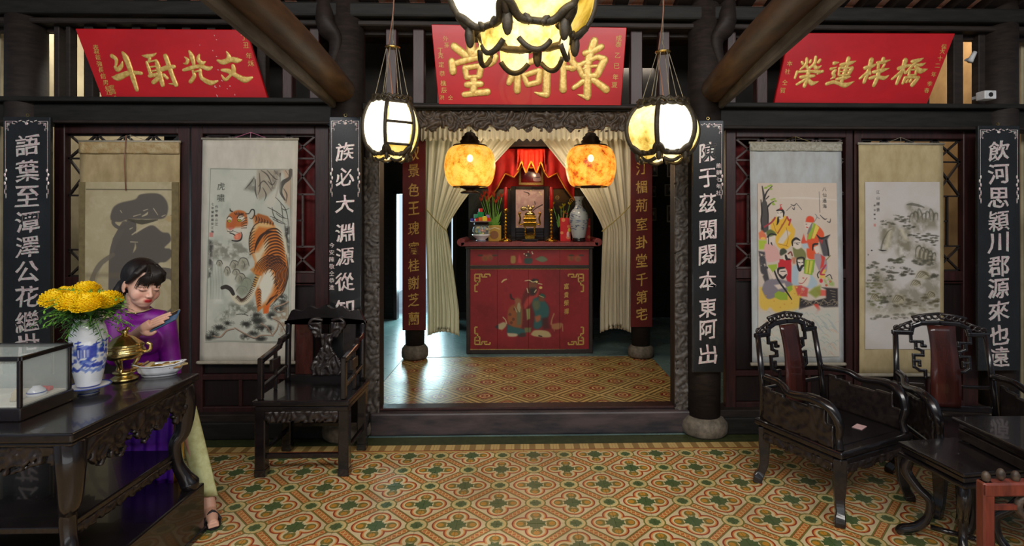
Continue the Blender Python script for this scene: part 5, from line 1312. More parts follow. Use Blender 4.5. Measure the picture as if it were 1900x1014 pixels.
# square armchair against the left column
def square_armchair():
    c = Vector((-1.318, 3.49, 0))
    t = thing('square_armchair', 'black square-armed chair with a carved openwork back, before the left pillar couplet', 'chair', c)
    L = M['lacquer']; hx, hy = .245, .18
    for sx in (-1, 1):
        MB().bx(sx*hx-.031, sx*hx+.031, -hy-.03, -hy+.03, 0, .40).bx(sx*hx-.034, sx*hx+.034, -hy-.034, -hy+.034, 0, .05).build('leg', L, t, bevel=.006)
        MB().bx(sx*hx-.028, sx*hx+.028, hy-.028, hy+.028, 0, .40).bx(sx*hx-.031, sx*hx+.031, hy-.031, hy+.031, 0, .05).build('leg', L, t, bevel=.006)
        MB().bx(sx*hx-.012, sx*hx+.012, -hy+.03, hy-.03, .125, .15).build('stretcher', L, t, bevel=.003)
    MB().bx(-hx+.03, hx-.03, -hy-.012, -hy+.012, .105, .132).build('stretcher', L, t, bevel=.003)
    MB().bx(-hx+.03, hx-.03, hy-.012, hy+.012, .16, .185).build('stretcher', L, t, bevel=.003)
    MB().bx(-hx-.04, hx+.04, -hy-.045, hy+.035, .425, .46).bx(-hx-.03, hx+.03, -hy-.035, hy+.03, .39, .425).build('seat', L, t, bevel=.01, seg=3)
    apron(t, 'carved_apron', -hx+.03, hx-.03, -hy-.015, .392, .065, 1.0, deep=False)
    for sx in (-1, 1):
        # arm: square bars stepping down from the back to the front post
        pts = [(sx*hx, hy, .76), (sx*hx, hy-.1, .75), (sx*hx, hy-.13, .72), (sx*hx, -hy-.01, .69), (sx*hx, -hy-.015, .46)]
        mb = MB()
        for a, b_ in zip(pts, pts[1:]): mb.bar(a, b_, .036, .03, up=(1, 0, 0))
        for p in pts[1:-1]: mb.box(p, (.03, .036, .036))
        mb.build('armrest', L, t, bevel=.005)
        mb = MB().bar((sx*hx, hy-.02, .56), (sx*hx, -hy+.01, .53), .022, .02, up=(1, 0, 0)).bar((sx*hx, 0, .46), (sx*hx, .0, .70), .02, .02, up=(1, 0, 0))
        mb.bx(sx*hx-.012, sx*hx+.012, -.06, .05, .59, .66)
        mb.build('arm_fret', M['carved'], t, bevel=.004)
    # back frame
    for sx in (-1, 1):
        MB().tube(spline([(sx*(hx+.0), hy, .46), (sx*(hx+.0), hy+.01, .75), (sx*(hx-.0), hy+.02, .84)], 5), .02, 8).build('back_post', L, t, smooth=True)
    # wavy crest as a prism
    xs = np.linspace(-1, 1, 41); top = [(x*.265, .905+.045*math.cos(x*PI*.5)+.012*math.cos(x*PI*5)-(.05*max(0, abs(x)-.85)/.15)) for x in xs]
    poly = top+[(x*.265, .855+.02*math.cos(x*PI*.5)) for x in xs[::-1]]
    MB().prism(poly, .034, T(0, hy+.02, 0)).build('crest_rail', L, t, bevel=.006)
    MB().bx(-hx+.01, hx-.01, hy+.0, hy+.02, .455, .50).build('lower_rail', L, t, bevel=.004)
    MB().bx(-.20, -.085, hy+.008, hy+.016, .5, .86).build('side_panel', M['splat'], t, bevel=.003)
    MB().bx(.115, .2, hy+.008, hy+.016, .5, .86).build('side_panel', L, t, bevel=.003)
    def mk(u, v, x, z, hh):
        d = abs(u-.5)*2; wv = .55+.3*math.sin(v*PI*2.2+.6)+(.25 if v > .72 else 0)
        return d < wv and not (v > .78 and d < .28)
    carved(.24, .35, .0075, mk, .016, M['carved'], 'carved_splat', t, T(.015, hy+.0, .50), seed=9, scale=1.1, back=.014)
    for sx in (-1, 1):
        MB().tube(spline([(sx*.03+.015, hy, .86), (sx*.09+.015, hy-.01, .87), (sx*.115+.015, hy-.01, .835), (sx*.085+.015, hy-.01, .81), (sx*.065+.015, hy-.01, .835)], 6), .011, 8).build('scroll_horn', M['carved'], t, smooth=True)
    return t
square_armchair()

# low armchairs on the right
def low_armchair(label, loc, rz):
    t = thing('low_armchair', label, 'chair', loc, rz, group='low carved armchairs of the seating group')
    L = M['lacquer']; hx, hy = .27, .245
    for sx in (-1, 1):
        for sy in (-1, 1):
            x, y = sx*(hx-.01), sy*(hy-.01)
            pr = [(x, y, .33), (x, y, .22), (x+sx*.002, y+sy*.0, .12), (x+sx*.012, y+sy*.012, .06), (x+sx*.028, y+sy*.02, .028), (x+sx*.03, y+sy*.022, 0)]
            MB().tube(spline(pr, 4), rads([.046, .042, .034, .030, .036, .034], 21), 4).build('leg', L, t, bevel=.006, seg=2)
    MB().bx(-hx-.03, hx+.03, -hy-.03, hy+.03, .335, .372).bx(-hx-.018, hx+.018, -hy-.018, hy+.018, .295, .335).build('seat', L, t, bevel=.012, seg=3)
    MB().bx(-hx+.03, hx-.03, -hy+.03, hy-.03, .372, .376).build('seat_panel', M['panelwood'] if False else L, t)
    apron(t, 'carved_apron', -hx+.03, hx-.03, -hy+.0, .30, .045, 2.0, deep=False)
    for sx in (-1, 1):
        apron(t, 'side_apron', -hy+.03, hy-.03, 0, .30, .045, 3.0, M4=T(sx*hx, 0, 0) @ Matrix.Rotation(sx*PI/2, 4, 'Z'), deep=False)
        # sweeping arm
        P = spline([(sx*(hx-.02), hy-.01, .61), (sx*(hx+.01), hy-.14, .615), (sx*(hx+.035), .02, .585), (sx*(hx+.035), -.12, .60), (sx*(hx+.02), -hy+.04, .575), (sx*(hx+.005), -hy-.0, .50), (sx*(hx-.005), -hy+.01, .43), (sx*hx, -hy+.0, .372)], 6)
        MB().tube(P, rads([.02, .017, .019, .024, .026, .022, .017, .02], len(P)), 10, flat=1.15).build('armrest', L, t, smooth=True)
        # carved infill under the arm
        def mk(u, v, x, z, hh): return v < .86-.1*math.sin(u*PI) and (u > .10 or v < .5) and not (hh < .05 and .3 < v)
        carved(.44, .23, .011, mk, .012, M['carved'], 'arm_panel', t, T(sx*(hx+.005), 0, .372) @ Matrix.Rotation(sx*PI/2, 4, 'Z') @ (Matrix.Scale(-1, 4, (1, 0, 0)) if sx < 0 else Matrix.Identity(4)), seed=4+sx, scale=.8, back=.008)
        MB().tube([(sx*(hx-.005), hy-.01, .37), (sx*(hx-.015), hy+.012, .62), (sx*(hx-.025), hy+.05, .842)], [.02, .017, .016], 8).build('back_post', L, t, smooth=True)
    # everything of the back leans: y = hy+.012 .. +.05
    def by(z): return hy+.0+(z-.37)*.11
    def B(x, z): return (x, by(z), z)
    MB().bar(B(-hx+.02, .41), B(hx-.02, .41), .035, .03, up=(0, 1, 0)).bar(B(-hx+.02, .535), B(-.1, .535), .02, .02, up=(0, 1, 0)).bar(B(.1, .535), B(hx-.02, .535), .02, .02, up=(0, 1, 0)).build('lower_rail', L, t, bevel=.004)
    # splat, gently curved
    def sp_(u, v):
        z = .42+.47*v; w = .075+.006*math.sin(v*PI*2); return (-w+2*w*u, by(z)-.018*math.sin(v*PI)-.012, z)
    MB().surf(sp_, 4, 14).build('splat', M['splat'], t, smooth=True, solid=-.014)
    # stepped crest with small scrolls
    mb = MB()
    for sx in (-1, 1):
        pts = [(sx*.252, .842), (sx*.16, .842), (sx*.15, .88), (sx*.10, .90), (0, .905)]
        for a, b_ in zip(pts, pts[1:]): mb.bar(B(*a), B(*b_), .028, .026, up=(0, 1, 0))
        for a in pts: mb.box(B(*a), (.028, .026, .028))
    mb.build('crest_rail', L, t, bevel=.007, seg=2)
    mb = MB()
    for sx in (-1, 1):
        for x, z, r in ((.235, .868, .016), (.205, .875, .017), (.175, .882, .018), (.125, .925, .015), (.09, .93, .016), (.055, .938, .016), (.02, .943, .017)):
            mb.tube([(sx*x+r*math.cos(a), by(z), z+r*.85*math.sin(a)) for a in [2*PI*k/9 for k in range(9)]], .0065, 6, close=True)
        mb.tube([B(sx*.25, .86), B(sx*.19, .893), B(sx*.15, .91)], .008, 6); mb.tube([B(sx*.15, .935), B(sx*.08, .95), B(0, .96)], .009, 6)
    mb.build('pierced_crest', M['carved'], t, smooth=True)
    for sx in (-1, 1):       # key-fret brackets between splat and posts
        for nm, pl in (('fretwork', [(.16, .845), (.16, .79), (.10, .79), (.10, .765), (.085, .765)]), ('fretwork', [(.135, .79), (.135, .75), (.10, .735), (.10, .71), (.15, .71), (.15, .64), (.12, .62), (.09, .62), (.09, .58)]), ('fretwork', [(.15, .675), (.12, .675), (.12, .65)])):
            mb = MB()
            for a, b_ in zip(pl, pl[1:]): mb.bar(B(sx*a[0], a[1]), B(sx*b_[0], b_[1]), .017, .018, up=(0, 1, 0))
            for a in pl: mb.box(B(sx*a[0], a[1]), (.018, .018, .018))
            mb.build(nm, L, t, bevel=.004, seg=2)
    return t
a1 = math.atan2(.19, .48)
cc = (Vector((1.39, 3.25, 0))+Vector((2.06, 3.04, 0)))/2
ac = low_armchair('low black armchair with a pale card on its seat, before the sages scroll', (1.735, 3.045, 0), a1+.05)
R_ = Matrix.Rotation(a1+.05, 3, 'Z')
pc = Vector((1.735, 3.045, 0))+R_ @ Vector((.10, -.10, .378))
o = MB().box((0, 0, 0), (.075, .05, .0025)).build('card', M['paper'], rz if False else None, bevel=.0)
o.location = pc; o.rotation_euler = (0, 0, a1+.3); tag(o, 'small pale pink card lying on the armchair seat', 'card')
ac2 = dup(ac, (2.455, 2.95, 0), -.20, 'low black armchair half hidden behind the tea tables, before the mountain scroll')

# nest tables
def cab_leg(t, x, y, sx, sy, zt, r=.022, L=None):
    P = spline([(x, y, zt), (x+sx*.03, y+sy*.03, zt-.06), (x+sx*.02, y+sy*.02, zt*.62), (x-sx*.015, y-sy*.015, zt*.34), (x-sx*.01, y-sy*.01, .06), (x+sx*.025, y+sy*.025, .022), (x+sx*.03, y+sy*.03, .0)], 5)
    return MB().tube(P, rads([r*1.3, r*1.35, r*1.05, r*.8, r*.8, r*1.1, r*.95], len(P)), 8).build('leg', L or M['lacquer'], t, smooth=True)
t = thing('tea_table', 'small low black tea table with curled legs, in front of the half-hidden armchair', 'table', (2.02, 2.47, 0), .13)
MB().bx(-.175, .175, -.175, .175, .435, .452).bx(-.165, .165, -.165, .165, .405, .43).bx(-.175, .175, -.175, .175, .385, .402).build('tabletop', M['lacquer'], t, bevel=.005, seg=2)
for sx in (-1, 1):
    for sy in (-1, 1):
        x, y = sx*.14, sy*.14
        P = spline([(x, y, .385), (x+sx*.012, y+sy*.012, .32), (x-sx*.02, y-sy*.02, .25), (x-sx*.055, y-sy*.055, .2), (x-sx*.05, y-sy*.05, .12), (x-sx*.02, y-sy*.02, .06), (x+sx*.02, y+sy*.02, .03), (x+sx*.035, y+sy*.035, .01)], 5)
        MB().tube(P, rads([.026, .026, .022, .02, .018, .022, .024, .018], len(P)), 8).build('leg', M['lacquer'], t, smooth=True)
mb = MB()
for k in range(4):
    a = PI/4+k*PI/2; mb.tube([(.19*math.cos(a)*.62, .19*math.sin(a)*.62, .075), (0, 0, .075)], .012, 6)
mb.build('cross_stretcher', M['lacquer'], t, smooth=True)
t = thing('coffee_table', 'long black coffee table at the right edge with a polished top', 'table', (2.56, 1.94, 0))
MB().bx(-.44, .44, -.72, .72, .535, .556).bx(-.42, .42, -.70, .70, .505, .53).build('tabletop', M['lacquer'], t, bevel=.007, seg=2)
MB().bx(-.43, -.41, -.69, .69, .46, .505).bx(.41, .43, -.69, .69, .46, .505).bx(-.42, .42, .67, .69, .46, .505).bx(-.42, .42, -.69, -.67, .46, .505).build('frieze', M['carved'], t, bevel=.003)
for sx in (-1, 1):
    for sy in (-1, 1): cab_leg(t, sx*.39, sy*.66, sx*.3, sy*.3, .46, .026)
Yr = 1.72
A_ = at(1818, 893, Yr); ztop = A_.z
t = thing('rosewood_chair', 'reddish rosewood chair seen from behind at the bottom right corner', 'chair', (A_.x+.215, Yr, 0))
W = .43
for sx in (-1, 1):
    MB().bx(sx*(W/2-.018)-.019, sx*(W/2-.018)+.019, -.018, .018, 0, ztop).build('back_post', M['rosewood'], t, bevel=.005)
    MB().bx(sx*(W/2-.018)-.017, sx*(W/2-.018)+.017, -.374, -.34, 0, .38).build('leg', M['rosewood'], t, bevel=.005)
MB().bx(-W/2+.0, W/2, -.02, .02, ztop-.045, ztop).build('crest_rail', M['rosewood'], t, bevel=.006)
for i in range(9):
    x = -W/2+.02+i*(W-.04)/8; MB().ell((x, 0, ztop+.012+(.008 if i % 2 else 0)), (.014, .012, .02), 8, 6).build('carved_knob', M['carvebrown'], t, smooth=True)
MB().bx(-W/2, W/2, -.38, .02, .36, .395).build('seat', M['rosewood'], t, bevel=.008)
MB().bx(-W/2+.03, W/2-.03, -.012, .012, .40, .43).build('lower_rail', M['rosewood'], t, bevel=.004)
mb = MB().tube([(-.08+.08+.09*math.cos(a), 0, .61+.05*math.sin(a)) for a in [2*PI*k/20 for k in range(20)]], .012, 8, close=True)
mb.build('back_ring', M['carvebrown'], t, smooth=True)
for sx in (-1, 1):
    MB().bar((sx*.085, 0, .61), (sx*(W/2-.03), 0, .61), .014, .014).build('back_spindle', M['rosewood'], t)

# ------------------------------------------------------------------ console table on the left with the things on it
TX1 = -1.572; TZ = .788
t = thing('console_table', 'long black console table with a carved apron, mid shelf and plinth, at the left', 'table', (-2.4, 2.27, 0))
ox, oy = -2.4, 2.27
xr = TX1-ox; yn, yf = 1.946-oy, 2.70-oy
xl = -.85
MB().bx(xl, xr, yn, yf, TZ-.034, TZ).bx(xl+.012, xr-.012, yn+.012, yf-.012, TZ-.052, TZ-.034).build('tabletop', M['lacquer'], t, bevel=.008, seg=3)
apron(t, 'carved_apron', yn+.06, yf-.06, 0, TZ-.052, .15, .9, M4=T(xr-.035, 0, 0) @ Matrix.Rotation(PI/2, 4, 'Z'))
apron(t, 'carved_apron', xl+.06, xr-.06, yn+.045, TZ-.052, .12, 2.1)
apron(t, 'carved_apron', xl+.06, xr-.06, 0, TZ-.052, .12, 2.6, M4=T(0, yf-.045, 0) @ Matrix.Rotation(PI, 4, 'Z') @ Matrix.Translation((-(xl+xr), 0, 0)))
for sx, x in ((-1, xl+.055), (1, xr-.055)):
    for sy, y in ((-1, yn+.06), (1, yf-.055)):
        P = spline([(x, y, TZ-.05), (x+sx*.012, y+sy*.012, TZ-.13), (x+sx*.004, y+sy*.004, TZ-.26), (x-sx*.02, y-sy*.014, .47), (x-sx*.012, y-sy*.01, .38), (x+sx*.012, y+sy*.006, .31), (x+sx*.03, y+sy*.015, .27), (x+sx*.03, y+sy*.015, .248)], 5)
        MB().tube(P, rads([.05, .046, .036, .028, .026, .032, .042, .036], len(P)), 10).build('leg', M['lacquer'], t, smooth=True)
MB().bx(xl+.03, xr-.075, yn+.06, yf-.04, .405, .43).build('shelf', M['lacquer'], t, bevel=.005, seg=2)
apron(t, 'shelf_apron', yn+.1, yf-.1, 0, .405, .035, 5, M4=T(xr-.09, 0, 0) @ Matrix.Rotation(PI/2, 4, 'Z'), deep=False)
MB().bx(xl, xr+.012, yn-.0, yf+.02, .0, .247).build('plinth', M['lacquer'], t, bevel=.008, seg=2)
MB().bx(xl, xr+.018, yn-.008, yf+.028, .0, .03).build('plinth_moulding', M['lacquer'], t, bevel=.006)

# glass display case
cx1, cy0, cy1, cz1 = -1.858, 2.068, 2.30, 1.027
t = thing('display_case', 'small glass display case with a dark wooden frame on the console table', 'case', (-2.1, 2.18, TZ))
ox, oy = -2.1, 2.18; X0, X1, Y0, Y1, H = -.30, cx1-ox, cy0-oy, cy1-oy, cz1-TZ
MB().bx(X0-.0, X1+.006, Y0-.006, Y1+.006, 0, .05).build('base', M['lacquer'], t, bevel=.004)
for x in (X0+.008, X1-.006):
    for y in (Y0+.006, Y1-.006): MB().bx(x-.007, x+.007, y-.007, y+.007, .05, H-.012).build('corner_post', M['lacquer'], t, bevel=.002)
mb = MB()
for (a, b_) in (((X0, Y0), (X1, Y0)), ((X1, Y0), (X1, Y1)), ((X1, Y1), (X0, Y1)), ((X0, Y1), (X0, Y0))): mb.bar((a[0], a[1], H-.008), (b_[0], b_[1], H-.008), .014, .016)
mb.build('top_frame', M['lacquer'], t, bevel=.002)
for nm, q in (('glass_pane', (X1-.008, X1-.005, Y0+.01, Y1-.01, .05, H-.014)), ('glass_pane', (X0+.01, X1-.01, Y0+.005, Y0+.008, .05, H-.014)), ('glass_pane', (X0+.01, X1-.01, Y1-.008, Y1-.005, .05, H-.014)), ('glass_lid', (X0+.006, X1-.006, Y0+.006, Y1-.006, H-.006, H-.002))):
    MB().bx(*q).build(nm, M['glass'], t)
MB().bx(X0+.01, X1-.012, Y0+.01, Y1-.01, .05, .056).build('lining', M['silk'], t)
bz = TZ+.056
def at_z(px, py, z): return atz(px, py, z)
for nm, lab, cat, px, py, r, mt in (('porcelain_bowl', 'small blue and white porcelain bowl overturned inside the display case', 'bowl', 68, 727, .032, 'porcelain'), ('tan_shell', 'cream spiral shell ornament inside the display case', 'shell', 30, 738, .018, 'silktan'), ('red_box', 'tiny red box at the back of the display case', 'box', 93, 716, .014, 'giftred')):
    p = at_z(px, py+6, bz)
    p.y = min(max(p.y, 2.11), 2.26); p.x = min(p.x, -1.90)
    if nm == 'porcelain_bowl':
        o = MB().lathe([(r, 0), (r*.98, .006), (r*.8, .022), (r*.45, .032), (r*.4, .036), (.0, .036)], 20).build(nm, M['porcelain'], None, smooth=True)
        mbb = MB().tube([(r*.92*math.cos(a), r*.92*math.sin(a), .012) for a in [2*PI*k/20 for k in range(20)]], .0025, 5, close=True); bb = mbb.build('blue_band', simple('cobalt_glaze', (40, 70, 160), .15), o, smooth=True)
    elif nm == 'tan_shell':
        o = MB().lathe([(r, 0), (r*1.05, .01), (r*.7, .02), (r*.8, .026), (r*.3, .04), (0, .046)], 14).build(nm, M[mt], None, smooth=True)
    else: o = MB().bx(-.022, .022, -.012, .012, 0, .016).build(nm, M[mt], None, bevel=.003)
    o.location = (p.x, p.y, bz); tag(o, lab, cat)

# vase with marigolds
vp = at_z(163, 731, TZ); vp.x = -1.868; vp.y = 2.40
cob = simple('cobalt_blue', (30, 60, 150), .15)
VP = [(.036, 0), (.041, .004), (.046, .02), (.056, .07), (.065, .13), (.068, .18), (.066, .22), (.058, .255), (.049, .275), (.047, .285), (.05, .292), (.046, .292), (.042, .28)]
def painted_lathe(name, prof, n, res, paint, m, parent, seg=4):
    pr = spline([(r, z, 0) for r, z in prof], seg); pr = [(p.x, p.y) for p in pr]
    zs = [p[1] for p in pr]; z0, z1 = min(zs), max(zs)
    cvv = Canvas(0, 0, n*res, (z1-z0)/.0022, 1.0, (226, 230, 236)); paint(cvv)
    # resample profile finely by arc
    P = np.array(pr); d = np.r_[0, np.cumsum(np.hypot(*np.diff(P, axis=0).T))]; m_ = max(20, int(d[-1]/.0022))
    tt = np.linspace(0, d[-1], m_); R = np.interp(tt, d, P[:, 0]); Z = np.interp(tt, d, P[:, 1])
    mb = MB().lathe(list(zip(R.tolist(), Z.tolist())), n); o = mb.build(name, m, parent, smooth=True)
    col = np.ones((m_*n, 4), np.float32); lin = cvv.linear(); hh, ww = lin.shape[:2]
    for i in range(m_):
        row = min(hh-1, max(0, int((z1-Z[i])/(z1-z0)*(hh-1))))
        for k in range(n): col[i*n+k, :3] = lin[row, min(ww-1, int(k/n*ww))]
    ca = o.data.color_attributes.new('Col', 'FLOAT_COLOR', 'POINT')
    full = np.ones((len(o.data.vertices), 4), np.float32); full[:len(col)] = col[:len(full)]; ca.data.foreach_set('color', full.ravel())
    return o
def vase_paint(cv):
    B1, B2 = (36, 62, 170), (110, 136, 206); rs = np.random.RandomState(3); W, H = cv.w, cv.h
    for s_ in range(3):
        x0 = s_*W/3
        for i in range(26):
            x, y = x0+rs.uniform(0, W/3), H*rs.uniform(.36, .60); cv.blob(x, y, rs.uniform(3, 8), rs.uniform(3, 7), B1 if i % 3 else B2, .85, .5)
        for i in range(7):
            x = x0+rs.uniform(0, W/3); y = H*rs.uniform(.28, .42); cv.line([(x, y+14), (x+rs.uniform(-4, 4), y)], [1.6, 1], B1); cv.line([(x-5, y+4), (x+5, y+2)], 1.2, B1)
        cv.poly([(x0+W/12, H*.40), (x0+W/6, H*.36), (x0+W/4, H*.40), (x0+W/4, H*.54), (x0+W/12, H*.54)], B1, .9, 1)
        for i in range(4): cv.line([(x0+W/10+i*5, H*.43), (x0+W/10+i*5, H*.53)], 1, (220, 226, 240))
        for i in range(14):
            x = x0+rs.uniform(0, W/3); y = H*rs.uniform(.60, .76); cv.line([(x-10, y+3), (x-3, y-3), (x+5, y+1), (x+12, y-2)], [1, 3, 2, 1], B1 if i % 2 else B2, .8)
    cv.line([(0, H*.985), (W, H*.985)], 1.5, B1)
t = thing('flower_vase', 'tall white vase with blue landscape painting, holding marigolds', 'vase', (vp.x, vp.y, TZ+.032))
painted_lathe('body', VP, 96, 2, vase_paint, M['glaze'], t)
t = thing('vase_saucer', 'blue rimmed footed saucer under the marigold vase', 'saucer', (vp.x, vp.y, TZ))
MB().lathe([(.036, 0), (.038, .006), (.030, .014), (.032, .018), (.055, .024), (.078, .03), (.08, .034), (.074, .0315), (.05, .0305), (.0, .0305)], 40).build('dish', M['porcelain'], t, smooth=True)
MB().tube([(.0775*math.cos(a), .0775*math.sin(a), .033) for a in [2*PI*k/40 for k in range(40)]], .0028, 6, close=True).build('blue_rim', cob, t, smooth=True)
MB().tube([(.0375*math.cos(a), .0375*math.sin(a), .006) for a in [2*PI*k/30 for k in range(30)]], .002, 6, close=True).build('blue_band', cob, t, smooth=True)

# marigold bouquet
bo = thing('marigold_bouquet', 'bouquet of yellow marigolds with feathery green leaves in the white vase', 'flowers', (vp.x, vp.y, TZ+.032))
rnd = random.Random(11)
def bloom(c, r, tilt, az, nm='bloom'):
    mb = MB(); Rm = Matrix.Translation(c) @ Matrix.Rotation(az, 4, 'Z') @ Matrix.Rotation(tilt, 4, 'X')
    mb.ell((0, 0, 0), (r*.74, r*.74, r*.50), 12, 8, M=Rm)
    N_ = 190
    for q in range(N_):
        f = (q+.5)/N_; ph = math.acos(1-1.35*f); a = q*2.39996
        n = Vector((math.sin(ph)*math.cos(a), math.sin(ph)*math.sin(a), math.cos(ph)))
        p0 = Vector((n.x*r*.70, n.y*r*.70, n.z*r*.46)); o_ = Vector((n.x, n.y, n.z*.75+.12+rnd.uniform(-.15, .15))).normalized()
        sd = Vector((-math.sin(a), math.cos(a), rnd.uniform(-.4, .4))).normalized(); L_ = r*(.30+.08*rnd.random()); w_ = r*.105
        u_ = sd.cross(o_)*r*.05
        mb.add([p0-sd*w_*.4, p0+sd*w_*.4, p0+o_*L_*.7+sd*w_+u_, p0+o_*L_*.7-sd*w_+u_, p0+o_*L_+sd*w_*.6-u_, p0+o_*L_*1.04, p0+o_*L_-sd*w_*.6-u_], [(0, 1, 2, 3), (3, 2, 4, 5, 6)], Rm)
    o = mb.build(nm, M['marigold'], bo, smooth=False)
    MB().lathe([(r*.12, -r*.80), (r*.2, -r*.68), (r*.34, -r*.5), (r*.4, -r*.34)], 10, M=Rm).build('calyx', M['leafdark'], o, smooth=True)
    return Rm @ Vector((0, 0, -r*.75))
k = pxm(vp.y)
for px, py, r, dy, ti, az in ((105, 557, 26, -.01, .4, .5), (132, 553, 27, .05, .3, .1), (160, 541, 25, .06, .3, .2), (136, 562, 26, -.07, .5, .1), (164, 565, 27, -.09, .5, -.1), (198, 560, 26, .0, .4, -.6), (119, 538, 9, .09, .1, 0)):
    p = at(px, py, vp.y+dy)-Vector((vp.x, vp.y, TZ+.032))
    st = bloom(p, r*k*.95, ti*.5, az)
    MB().tube(spline([st, (st.x*.6, st.y*.6, st.z*.75+.03), (st.x*.12, st.y*.12, .25), (0, 0, .12)], 5), .0028, 6).build('stem', M['leaf'], bo, smooth=True)
def leafy(mb, base, d, L_, n):
    P = [Vector(base)+Vector(d)*L_*i/n+Vector((0, 0, -.35*L_*(i/n)**2)) for i in range(n+1)]
    mb.tube(P, .0012, 4)
    for i in range(1, n+1):
        t_ = (P[i]-P[i-1]).normalized(); side = t_.cross(Vector((rnd.uniform(-.3, .3), rnd.uniform(-.3, .3), 1))).normalized()
        for sg in (-1, 1):
            ll = L_*.34*(1-.45*i/n)*rnd.uniform(.8, 1.2); q = (side*sg+t_*.75+Vector((0, 0, rnd.uniform(-.3, .2)))).normalized(); wv = q.cross(Vector((0, .3, 1))).normalized()*ll*.17
            a = P[i]; mb.add([a, a+q*ll*.45+wv, a+q*ll, a+q*ll*.45-wv], [(0, 1, 2, 3)])
for i in range(110):
    az = rnd.uniform(0, 2*PI); base = Vector((math.cos(az)*rnd.uniform(.01, .045), math.sin(az)*rnd.uniform(.01, .05), rnd.uniform(.27, .40)))
    d = Vector((math.cos(az), math.sin(az), rnd.uniform(-.55, .7))).normalized()
    mb = MB(); leafy(mb, base, d, rnd.uniform(.07, .14), 6); mb.build('leaf_sprig', M['leaf'] if i % 3 else M['leafdark'], bo)
for i in range(22):
    az = rnd.uniform(0, 2*PI); r0 = rnd.uniform(.0, .035)
    MB().tube(spline([(math.cos(az)*r0*.5, math.sin(az)*r0*.5, .15), (math.cos(az)*r0, math.sin(az)*r0, .29), (math.cos(az)*(r0+.03), math.sin(az)*(r0+.03), .41)], 4), .0022, 5).build('stem', M['leaf'], bo, smooth=True)

# brass incense burner
bp = at_z(222, 709, TZ)
t = thing('incense_burner', 'lidded tripod brass incense burner between the marigold vase and the snack dish', 'burner', (bp.x, bp.y+.03, TZ), .3)
k = 1.0
MB().lathe([(.050, 0), (.056, .004), (.056, .010), (.048, .016), (.036, .022), (.034, .028), (.044, .034), (.046, .04), (.03, .046), (0, .047)], 36).build('foot', M['oldbrass'], t, smooth=True)
for kk in range(3):
    a = kk*2*PI/3+.5
    P = spline([(.062*math.cos(a)*.9, .062*math.sin(a)*.9, .112), (.05*math.cos(a), .05*math.sin(a), .09), (.034*math.cos(a), .034*math.sin(a), .06), (.037*math.cos(a), .037*math.sin(a), .042)], 5)
    MB().tube(P, rads([.014, .011, .007, .010], len(P)), 8).build('leg', M['oldbrass'], t, smooth=True)
MB().lathe([(.03, .096), (.060, .102), (.078, .116), (.084, .13), (.080, .142), (.072, .148), (.076, .152), (.076, .158), (.0, .158)], 40).build('bowl', M['oldbrass'], t, smooth=True)
MB().lathe([(.074, .158), (.077, .162), (.068, .172), (.05, .186), (.04, .196), (.028, .204), (.014, .21), (0, .212)], 36, fn=lambda a, z: 1+.03*math.sin(a*9)).build('lid', M['oldbrass'], t, smooth=True)
for sg in (-1, 1):
    MB().tube(spline([(sg*.078, 0, .125), (sg*.1, 0, .132), (sg*.104, 0, .155), (sg*.088, 0, .168)], 5), .008, 8).build('handle', M['oldbrass'], t, smooth=True)
mb = MB().ell((0, 0, .222), (.016, .012, .014), 12, 8).ell((.012, 0, .238), (.010, .009, .010), 10, 8).ell((.02, 0, .234), (.006, .005, .005), 8, 6)
mb.tube(spline([(-.012, 0, .222), (-.026, 0, .232), (-.022, 0, .246)], 4), .004, 6).tube([(.006, .006, .212), (.01, .006, .2)], .004, 6).tube([(-.006, -.006, .212), (-.01, -.006, .2)], .004, 6)
mb.build('lion_finial', M['oldbrass'], t, smooth=True)

# scalloped dish of snacks
dp = (at_z(262, 708, TZ)+at_z(338, 690, TZ))/2
t = thing('scalloped_dish', 'long white scalloped porcelain dish at the far end of the console table', 'dish', (dp.x-.02, dp.y+.01, TZ), .32)
def dish(sc_, zo, n=48):
    rows = []
    for j, (rr, z) in enumerate(((.0, .006), (.42, .006), (.58, .008), (.72, .026), (.84, .046), (.90, .052))):
        rows.append([(.122*rr*sc_*math.cos(2*PI*k/n)*(1+.035*(j > 2)*math.cos(2*PI*k/n*14)), .052*rr*sc_*math.sin(2*PI*k/n)*(1+.035*(j > 2)*math.cos(2*PI*k/n*14)), z*1.0+zo+(.014*abs(math.cos(2*PI*k/n))**3 if j > 3 else 0)) for k in range(n)])
    return rows
mb = MB(); n = 48
for rows, flip in ((dish(1, 0), 1), (dish(.97, .004), 0)):
    base = len(mb.v)
    for r_ in rows: mb.v += r_
    for j in range(len(rows)-1):
        for kk in range(n):
            q = (base+j*n+kk, base+j*n+(kk+1) % n, base+(j+1)*n+(kk+1) % n, base+(j+1)*n+kk); mb.f.append(q[::-1] if flip else q)
r1, r2 = 5*n, 6*n+5*n
for kk in range(n): mb.f.append((r1+kk, r1+(kk+1) % n, r2+(kk+1) % n, r2+kk))
mb.add([(.07*math.cos(a), .03*math.sin(a), 0) for a in [2*PI*q/20 for q in range(20)]]+[(.075*math.cos(a), .032*math.sin(a), .008) for a in [2*PI*q/20 for q in range(20)]], [tuple(range(20))[::-1]]+[(q, (q+1) % 20, 20+(q+1) % 20, 20+q) for q in range(20)])
mb.build('bowl', M['porcelain'], t, smooth=True)
R_ = Matrix.Rotation(.32, 3, 'Z'); base = Vector((dp.x-.02, dp.y+.01, TZ))
wr = [mat('brown_biscuit', (176, 140, 82), (140, 104, 56), rough=.4), mat('pale_wafer', (214, 198, 150), (190, 170, 120), rough=.4), mat('gold_wrapper', (196, 160, 70), (150, 118, 48), rough=.25, metal=.4), M['giftred']]
